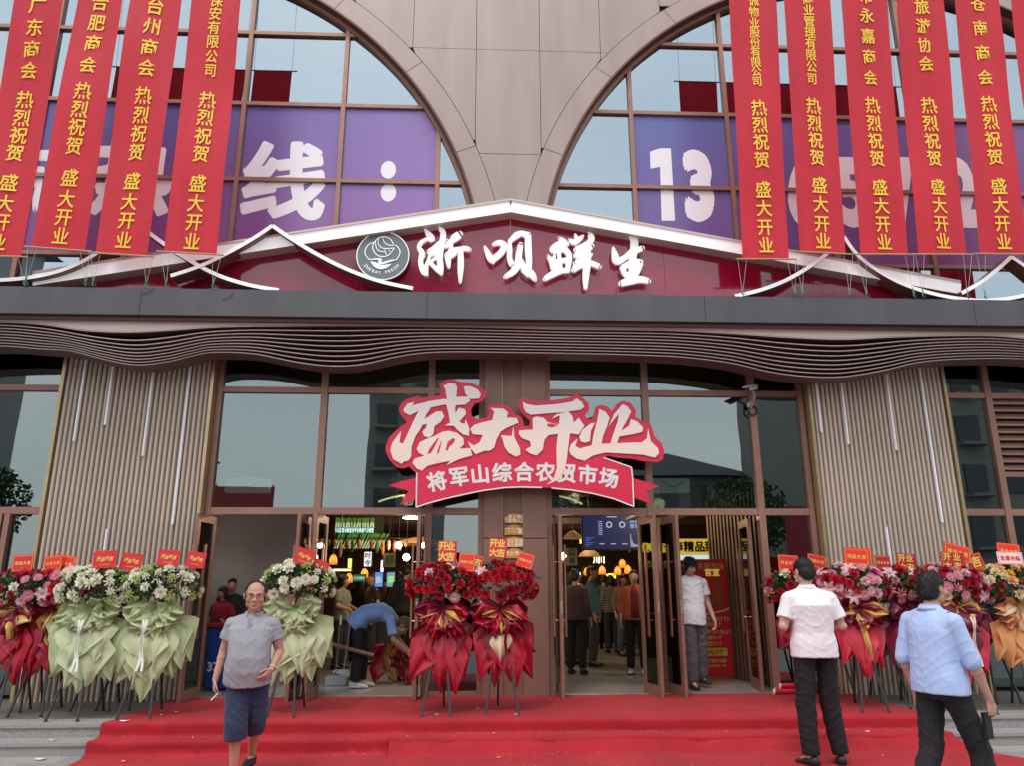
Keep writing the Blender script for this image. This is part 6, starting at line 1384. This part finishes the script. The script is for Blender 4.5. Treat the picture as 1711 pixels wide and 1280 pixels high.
board('yellow_lamp_box', 'small yellow lamp box beside the data screen', 'lamp', 969,898,975,909, 14, glow('lb_amber',(.95,.6,.05),1.6))
board('lit_fridge', 'white lit display fridge far inside behind the crowd', 'fridge', 953,957,970,980, 19, glow('fridge_white',(.75,.85,.7),1.0))
# standing red poster by the right doorway
a, b = at(1160,1122,12.0), at(1222,935,12.0)
st_ = thing('standing_poster', 'red standing poster with roast duck picture and yellow prices behind the young man', 'poster', ((a.x+b.x)/2,12.0,.25))
MB().box(a.x,b.x,12.0,12.03,.27,b.z).build('poster_panel', pm('poster_red',(.50,.012,.018),.45,emit=(.6,.02,.02),es=.04), st_)
PY = pm('poster_gold',(.80,.50,.22),.5); 
def ptx(tx, px, py, sz, mat=PY):
    p = at(px,py,11.99); m = MB(); n_ = len(tx)
    put_text(m, tx, p.x, p.z, sz, 11.995, bold=.03, center=True); m.build('poster_print', mat, st_)
ptx('农贸市场', 1187,947,.105); ptx('官宣', 1190,957,.12, glow('pr_yellow',(.8,.6,.1),.3)); ptx('鸭头1份(2个)', 1195,1035,.075); ptx('鸭翅1个', 1193,1044,.07); ptx('鸭锁骨1斤1份(2个)', 1196,1057,.07); ptx('鸭掌51个', 1192,1066,.07); ptx('鸭舌31个', 1192,1076,.07); ptx('157369188', 1196,1105,.075); ptx('地址:市场内一号', 1195,1113,.045)
p = at(1197,1090,11.99); MB().box(p.x-.33,p.x+.17,11.99,11.998,p.z-.055,p.z+.055).build('price_strip', pm('strip_yellow',(.85,.65,.05),.5), st_)
m = MB(); put_text(m, '9.9元/3个', p.x-.05, p.z, .085, 11.988, bold=.03); m.build('poster_print', pm('ink_red',(.25,.02,.02),.5), st_)
m = MB(); q = at(1197,990,11.99); m.prism([(q.x-.10,q.z-.20),(q.x+.02,q.z-.24),(q.x+.13,q.z-.16),(q.x+.12,q.z+.02),(q.x+.07,q.z+.14),(q.x+.03,q.z+.24),(q.x-.02,q.z+.22),(q.x-.01,q.z+.1),(q.x-.08,q.z+.0),(q.x-.12,q.z-.1)], 11.98, 11.998); m.build('duck_picture', pm('duck_brown',(.30,.05,.02),.4,col2=(.55,.12,.03),vs=14), st_)
m = MB(); m.tube([at(1160,1030,11.99),at(1185,1026,11.99),at(1210,1021,11.99),at(1221,1016,11.99)], .012, 5); m.build('white_swoosh', WHITE, st_)
# counters and goods inside, behind the crowd
CNT = pm('counter_dark', (.045,.03,.028), .5); GOODS = [pm('goods_%s' % n_, c_, .6) for n_,c_ in (('red',(.30,.03,.03)),('green',(.06,.16,.05)),('orange',(.5,.16,.03)),('cream',(.45,.38,.28)))]
for k,(x0,x1,Y,lab) in enumerate(((-2.0,.6,14.6,'dark market counter behind the shoppers in the second doorway'),(1.5,2.1,16.2,'dark market counter at left of the third doorway aisle'),(3.6,5.6,14.5,'dark market counter at the right side of the hall'),(-1.2,1.2,19.5,'far market counter deep in the hall'))):
    t = thing('market_counter', lab, 'counter', ((x0+x1)/2,Y,.25)); MB().box(x0,x1,Y,Y+.7,.25,1.05).build('cabinet', CNT, t); MB().box(x0-.02,x1+.02,Y-.03,Y+.73,1.051,1.09).build('worktop', STEEL, t)
    x = x0+.1; i = 0
    while x < x1-.25:
        g_ = thing('produce_crate', 'produce crate of %s goods, %s from the left on %s' % (('red','green','orange','pale')[(i+k)%4], ('first','second','third','fourth','fifth','sixth','seventh','eighth')[i], ('the second doorway counter','the aisle counter','the right hand counter','the far counter')[k]), 'crate', (x+.14,Y+.3,1.09), 'crates of produce on the hall counters')
        MB().box(x,x+.28,Y+.05,Y+.55,1.092,1.20).build('crate', pm('crate_black',(.04,.04,.045),.6), g_); m = MB(); rq = random.Random(i+k*9)
        for _ in range(9): ball(m, (x+rq.uniform(.05,.23),Y+rq.uniform(.1,.5),1.21), .045, n=7, k=5)
        o = m.build('produce', GOODS[(i+k)%4], g_, smooth=True); o['kind'] = 'stuff'; x += .34; i += 1
for (x0,x1,lab) in ((374,449,'pale air curtain unit with a drooping cable behind the left upper glazing'),(1092,1152,'pale air curtain unit with a drooping cable behind the right upper glazing')):
    a, b = at(x0,822,10.72), at(x1,800,10.72); t = thing('air_curtain', lab, 'air curtain', ((a.x+b.x)/2,10.8,a.z)); MB().box(a.x,b.x,10.72,10.9,a.z,b.z).build('casing', pm('unit_white_glow',(.85,.88,.86),.5,emit=(.8,.95,.9),es=.45), t, bevel=.01)  # casing is no lamp; added glow makes it show in the dim hall
    MB().tube([Vector((a.x+.12+(b.x-a.x-.2)*k/8, 10.71, b.z-.03-.09*math.sin(math.pi*k/8))) for k in range(9)], .007, 5).build('cable', BLACK, t)
# blue bin, dustpan, broom, wrapped bunches, bag
bp_ = at(366,1110,11.0)
bb = thing('blue_bin', 'blue plastic tub with white digits beside the first doorway, below the man in plaid', 'bin', (bp_.x-.02,11.15,GZ))
BLU = pm('plastic_blue', (.02,.07,.33), .4)
x0,x1 = at(346,1100,11.1).x, at(398,1100,11.1).x; m = MB(); m.add([(x0+.03,11.0,.26),(x1-.03,11.0,.26),(x1-.03,11.4,.26),(x0+.03,11.4,.26),(x0,10.96,1.05),(x1,10.96,1.05),(x1,11.45,1.05),(x0,11.45,1.05)], [(3,2,1,0),(0,1,5,4),(1,2,6,5),(2,3,7,6),(3,0,4,7),(4,5,6,7)]); m.build('tub', BLU, bb, bevel=.02)
MB().box(x0-.02,x1+.02,10.94,11.47,1.052,1.10).build('rim', pm('rim_red',(.30,.02,.03),.5), bb); m = MB(); p = at(361,1115,10.95); put_text(m, '37', x0+.13, p.z, .16, 10.965, bold=.04, fn=lambda X,Z: (1.05-Z)*.05-.004); m.build('lettering', WHITE, bb); m = MB(); put_text(m, '0572', x0+.36, p.z+.05, .07, 10.965, bold=.04, fn=lambda X,Z: (1.05-Z)*.05-.004); m.build('lettering', WHITE, bb)
d = atz(563,1146,GZ)
dp = thing('dustpan', 'grey long-handled dustpan standing on the tiles by the worker', 'dustpan', (d.x,d.y,GZ+.01)); GPL = pm('dustpan_grey', (.33,.36,.42), .5); z = GZ+.01
m = MB(); m.box(d.x-.14,d.x+.14,d.y-.10,d.y+.12,z,z+.012).box(d.x-.14,d.x+.14,d.y-.115,d.y-.10,z,z+.13).box(d.x-.152,d.x-.14,d.y-.1,d.y+.12,z,z+.11).box(d.x+.14,d.x+.152,d.y-.1,d.y+.12,z,z+.11); m.build('pan', GPL, dp, bevel=.004); MB().tube([(d.x-.03,d.y,z+.12),(d.x-.0,d.y+.02,z+.92)], .011, 8).build('handle', STEEL, dp); MB().tube([(d.x-.001,d.y+.018,z+.80),(d.x-.0,d.y+.02,z+.93)], .016, 8).build('grip', WHITE, dp)
br = thing('broom', 'broom with thin grey handle leaning by the dustpan', 'broom', (d.x+.1,d.y+.1,GZ+.01)); MB().tube([(d.x+.07,d.y+.06,z+.15),(d.x+.13,d.y+.16,z+.95)], .010, 8).build('handle', GPL, br)
m = MB(); m.add([(d.x-.07,d.y+.0,z+.17),(d.x+.22,d.y+.0,z+.08),(d.x+.23,d.y+.12,z+.02),(d.x-.10,d.y+.12,z+.02),(d.x-.05,d.y+.03,z+.2),(d.x+.14,d.y+.03,z+.2)], [(0,1,2,3),(4,5,1,0),(5,4,3,2),(0,3,4),(1,5,2)]); m.build('bristles', pm('bristle_white',(.6,.6,.62),.8), br)
rod = thing('cardboard_tube', 'long brown cardboard tube held level in front of the bending worker', 'tube', atz(600,1150,GZ)); a, b = at(553,1077,11.0), at(625,1096,11.0); MB().tube([a,b], .026, 10).build('tube', pm('cardboard',(.22,.12,.08),.8), rod)
bag = thing('pink_cloth_bag', 'crumpled dusty pink bag hanging from the striped tee woman hand', 'bag', at(560,1062,11.35)); bq = at(559,1045,11.35); m = MB(); ball(m, bq, (.07,.05,.10)); limb(m, [bq+Vector((0,0,-.02)),bq+Vector((.0,0,-.14))],[.07,.025]); remesh('bag_body', m, .012, cloth('bag_pink',(.38,.24,.22),.1), bag, 2, fold=.02, fseed=3)
bag = thing('yellow_bag', 'yellow shopping bag carried by the man in the teal jacket', 'bag', at(978,1040,12.1)); bq = at(978,1046,12.1); m = MB(); ball(m, bq, (.085,.05,.14)); remesh('bag_body', m, .012, cloth('bag_yellow',(.55,.42,.03),.1), bag, 2, fold=.02, fseed=5)
pb_ = atz(656,1140,GZ)
bun = thing('wrapped_bouquet', 'heap of red and gold wrapped flowers lying by the worker hands', 'bouquet', (pb_.x,pb_.y,GZ+.01), local=True)
rq = random.Random(8)
for k in range(12): sheet(bun, PAP[('wine','red','gold','cherry','plum')[k%5]], .42+rq.uniform(-.1,.1), rq.uniform(.3,.5), rq.uniform(.10,.17), rq.uniform(-1.4,1.4), az=rq.uniform(-.8,.8), y0=rq.uniform(-.15,.1), bulge=.12, rn=rq, x0=rq.uniform(-.22,.25))
for k in range(26): 
    me = flower_mesh(rq.choice(('rose','bud','carnation')), rq.choice(('red','deep','orange','cream'))); link_mesh(me.name.split('.')[0], me, bun, (rq.uniform(-.3,.3),rq.uniform(-.2,.05),rq.uniform(.12,.5)), (rq.uniform(-.5,1.5),rq.uniform(-1,1),0), 1.1)
# warm light given by the lamps the photo shows
def lamp(x,y,z,e,r=.1,col=(1,.72,.42)):
    l = bpy.data.lights.new('hall_lamp','POINT'); l.energy = e; l.shadow_soft_size = r; l.color = col; o = bpy.data.objects.new('hall_lamp', l); C.objects.link(o); o.location = (x,y,z)
lamp(-1.2,12.9,3.0,42); lamp(1.7,13.6,3.1,50); lamp(-1.0,17,3.4,50); lamp(2.0,18,3.4,55); lamp(3.0,12.6,2.9,22)

for px_, Y__, (lab, cat) in ((570,13.0,('string of hanging dried goods over the stall at the left of the second doorway','goods')),(650,13.6,('string of hanging dried goods beside the round bulbs','goods')),(1060,14.2,('string of hanging dried goods at the right of the third doorway','goods'))):
    p = at(px_, 900, Y__); t = thing('hanging_goods', lab, cat, p); MB().tube([(p.x-.35,p.y,p.z),(p.x+.35,p.y,p.z)], .01, 5).tube([(p.x,p.y,p.z),(p.x,p.y,4.94)], .005, 4).build('rail', BLACK, t); rq = random.Random(px_)
    for k in range(7): m = MB(); x = p.x-.3+.1*k; l = rq.uniform(.12,.3); ball(m, (x,p.y,p.z-l*.6), (.035,.03,l*.5), n=8, k=5); m.build('bundle', GOODS[k%4], t, smooth=True)
# ================================================================== SMALL THINGS ON THE CARPET
tq = atz(1292,1162,GZ)
for k,(dy,dz,lab) in enumerate(((0,0,'front red party popper tube lying at the foot of the right glazing'),(.085,0,'rear red party popper tube lying by the right glazing'),(.04,.062,'topmost red party popper tube resting on the other two'),(.17,0,'red party popper tube lying closest to the glazing'))):
    x0 = tq.x+.05*k; y = tq.y-.05+dy; z = GZ+.012+.034+dz; t = thing('party_popper', lab, 'party popper', (x0,y,z-.034), 'red party popper tubes by the door'); MB().tube([(x0,y,z),(x0+.46,y+.01,z)], .034, 14).build('tube', pm('popper_red',(.60,.012,.03),.25,coat=.4), t); MB().tube([(x0-.012,y,z),(x0-.0005,y,z)], .034, 14).build('end_cap', WHITE, t)
LITC = {'white paper scrap': pm('scrap_white',(.8,.74,.72),.6), 'orange petal': pm('scrap_orange',(.85,.42,.05),.6), 'green leaf scrap': pm('scrap_green',(.06,.13,.03),.6), 'cream petal': pm('scrap_cream',(.8,.66,.5),.6)}
def hz(y):
    if y > 8.46: return .246
    if y > 8.17: return .126
    return .004
for (px,py,kind,w_,lab) in ((729,1218,'white paper scrap',.05,'small white scrap right of the seam on the middle step'),(785,1262,'orange petal',.06,'curled orange petal, left one of two at bottom centre'),(833,1270,'orange petal',.06,'curled orange petal, right one of two at bottom centre'),(825,1251,'white paper scrap',.03,'tiny white scrap above the right orange petal'),(862,1218,'white paper scrap',.05,'white oval scrap on the middle step at the centre'),(1451,1248,'cream petal',.07,'flat cream scrap on the carpet right of the man in white'),(798,1188,'cream petal',.05,'pale scrap under the right red flower stand'),
      (295,1193,'cream petal',.05,'cream petal on the upper carpet near the left door'),(270,1198,'cream petal',.04,'small cream petal left on the upper carpet'),(205,1230,'white paper scrap',.11,'thin white strip on the left middle step'),(220,1263,'white paper scrap',.05,'white folded scrap at the left of the lower carpet'),(232,1265,'cream petal',.05,'cream scrap beside the white folded one'),(207,1276,'orange petal',.06,'orange scrap at the bottom left'),(320,1259,'white paper scrap',.03,'tiny white scrap on the lower carpet left of the walking man'),
      (67,1270,'white paper scrap',.12,'long pale scrap on the paving at far left'),(88,1237,'cream petal',.09,'cream petal on the lower stone step'),(70,1201,'orange petal',.06,'reddish petal on the stone platform at left'),(1352,1253,'white paper scrap',.02,'tiny white dot of paper left of the man in white'),(680,1257,'orange petal',.03,'tiny orange scrap near the centre seam'),(1475,1266,'white paper scrap',.02,'tiny white dot between the two men')):
    z_ = GZ; p = atz(px,py,.246)
    if p.y < 8.46: 
        p = atz(px,py,.126)
        if p.y < 8.17: p = atz(px,py,.004)
    zz = hz(p.y)+.016 if p.x > -3.7 else {.246:.241,.126:.121,.004:.006}[hz(p.y)]+.001
    t = MB(); rq = random.Random(px); n = 9
    ring = [(p.x+w_*.5*math.cos(2*math.pi*i/n)*rq.uniform(.75,1.1), p.y+w_*.42*math.sin(2*math.pi*i/n)*rq.uniform(.7,1.1), zz+.010*abs(math.cos(2*math.pi*i/n))) for i in range(n)]
    t.add(ring+[(p.x,p.y,zz+.002)], [(i,(i+1)%n,n) for i in range(n)])
    tag(t.build('litter_scrap', LITC[kind], None, smooth=True), lab, 'litter', 'scraps and petals dropped on the carpet')
m = MB(); rq = random.Random(77)
for _ in range(900):
    x = rq.gauss(1.2,1.3) if rq.random() < .6 else rq.uniform(-3.6,4.6); y = rq.choice((rq.gauss(8.02,.06),rq.gauss(8.3,.05),rq.uniform(7.3,8.0),rq.uniform(8.5,10.0)))
    if not -3.6 < x < 4.6 or (8.10 < y < 8.18) or (8.40 < y < 8.48): continue
    z = hz(y)+.018+rq.uniform(0,.002); s_ = rq.uniform(.0025,.0065); a = rq.uniform(0,3.14); c_, n_ = math.cos(a)*s_, math.sin(a)*s_; m.add([(x+c_,y+n_,z),(x-n_,y+c_,z+.002),(x-c_,y-n_,z),(x+n_,y-c_,z+.001)], [(0,1,2,3)], rq.choice((0,0,0,1,2)))
tag(m.build('confetti', [WHITE, pm('confetti_gold',(.8,.55,.2),.3,.5), pm('confetti_blue',(.25,.35,.7),.4)]), 'fine confetti scattered over the red carpet', 'confetti', kind='stuff')

# ================================================================== THE STREET BEHIND THE CAMERA (seen mirrored in the glass)
APT = pm('apartment_render', (.26,.26,.25), .8, var=.08, vs=.2, coords='World'); APT2 = pm('apartment_stone', (.26,.245,.22), .8, var=.08, vs=.3, coords='World'); ROOF = pm('roof_tile', (.04,.042,.05), .7); WIN = pm('apartment_window', (.05,.06,.07), .15)
def tower(lab, x0, x1, y0, y1, h, fl, nx, roof=3, mat=APT):
    t = thing('apartment_building', lab, 'building', ((x0+x1)/2,(y0+y1)/2,0))
    MB().box(x0,x1,y0,y1,0,h).build('wall', mat, t); fh = h/fl; wx = (x1-x0)/nx
    wm = MB().box(-wx*.28,wx*.28,0,.12,-fh*.28,fh*.28).mesh('window', WIN); bm_ = MB().box(-wx*.33,wx*.33,0,.9,-fh*.36,-fh*.30).mesh('balcony', APT2)
    for i in range(nx):
        for j in range(fl):
            c_ = Vector((x0+(i+.5)*wx, y1+.0, (j+.5)*fh)); link_mesh('window', wm, t, c_-ORG[t.name])
            if i % 2 == 0: link_mesh('balcony', bm_, t, c_-ORG[t.name])
    xm, ym = (x0+x1)/2, (y0+y1)/2
    MB().add([(x0-1.2,y0-1.2,h),(x1+1.2,y0-1.2,h),(x1+1.2,y1+1.2,h),(x0-1.2,y1+1.2,h),(x0+(x1-x0)*.25,ym,h+roof),(x1-(x1-x0)*.25,ym,h+roof)], [(3,2,1,0),(0,1,5,4),(1,2,5),(2,3,4,5),(3,0,4)]).build('roof', ROOF, t)
tower('six storey grey apartment block with dark hipped roof, mirrored in the right glazing', 22, 46, -42, -30, 21, 6, 9)
tower('lower terrace of houses with dark roof across the street', 2, 22, -52, -42, 10.5, 3, 8)
tower('slim dark tower across the street mirrored behind the opening sign', -7.5, -2.5, -36, -30, 23, 8, 2, 2, APT)
tower('tall apartment tower at the left end of the street, mirrored in the far left glazing', -58, -44, -52, -38, 34, 11, 5)
def tree(lab, x, y, h, sd, cr_=2.2):
    t = thing('street_tree', lab, 'tree', (x,y,0), 'trees across the street'); rq = random.Random(sd); m = MB(); m.tube([(x,y,0),(x+.1,y,h*.3),(x-.1,y+.1,h*.6)], [.22,.17,.10], 8)
    for k in range(7): a = k*.9; m.tube([(x,y,h*(.35+.04*k)),(x+math.cos(a)*cr_*.6,y+math.sin(a)*cr_*.6,h*(.62+.04*k))], [.08,.02], 5)
    m.build('trunk', pm('bark',(.09,.065,.045),.9,bump=.3,bs=20), t); m = MB()
    for _ in range(3600):
        a, e, r_ = rq.uniform(0,6.28), rq.uniform(-1.2,1.57), rq.random()**.45; k = 1+.28*noise.noise(Vector((math.cos(a)*2,math.sin(a)*2,e*2+sd)))
        c_ = Vector((x+math.cos(a)*math.cos(e)*cr_*r_*k, y+math.sin(a)*math.cos(e)*cr_*r_*k, h*.72+math.sin(e)*h*.27*r_*k)); d1 = Vector((rq.uniform(-1,1),rq.uniform(-1,1),rq.uniform(-1,1))).normalized()*.16; d2 = d1.orthogonal().normalized()*.09
        m.add([c_-d1, c_+d2, c_+d1, c_-d2], [(0,1,2,3)])
    o = m.build('crown', LEAF['dark'], t); o['kind'] = 'stuff'
tree('leafy street tree mirrored in the pane left of the opening sign', -15.5,-18,8.5,1,2.6); tree('leafy street tree further left across the street', -26,-20,8,2,2.6); tree('leafy street tree mirrored in the pane right of the opening sign', 7,-24,8,3,3); tree('leafy street tree in front of the grey apartment block', 15,-22,7.5,4,2.6); tree('leafy street tree at the left edge of the street', -36,-24,9,5,3)
HB = pm('hoarding_red', (.32,.02,.03), .5)
for (x0,x1,y,z0_,z1_,lab) in ((-11.9,-9.2,-14,1.2,6.0,'red event backdrop on the street mirrored in the left pane'),(14.2,18.2,-14.5,.6,5.2,'red event hoarding on the street mirrored low in the right glazing'),(-31,-26.5,-14,1.2,5.6,'red event backdrop at far left of the street')):
    t = thing('event_backdrop', lab, 'hoarding', ((x0+x1)/2,y,0)); MB().box(x0,x1,y,y+.08,z0_,z1_).build('panel', HB, t)
    for x in (x0+.1,x1-.1): MB().tube([(x,y-.05,0),(x,y-.05,z1_+.1)], .05, 8).build('post', STEEL, t)
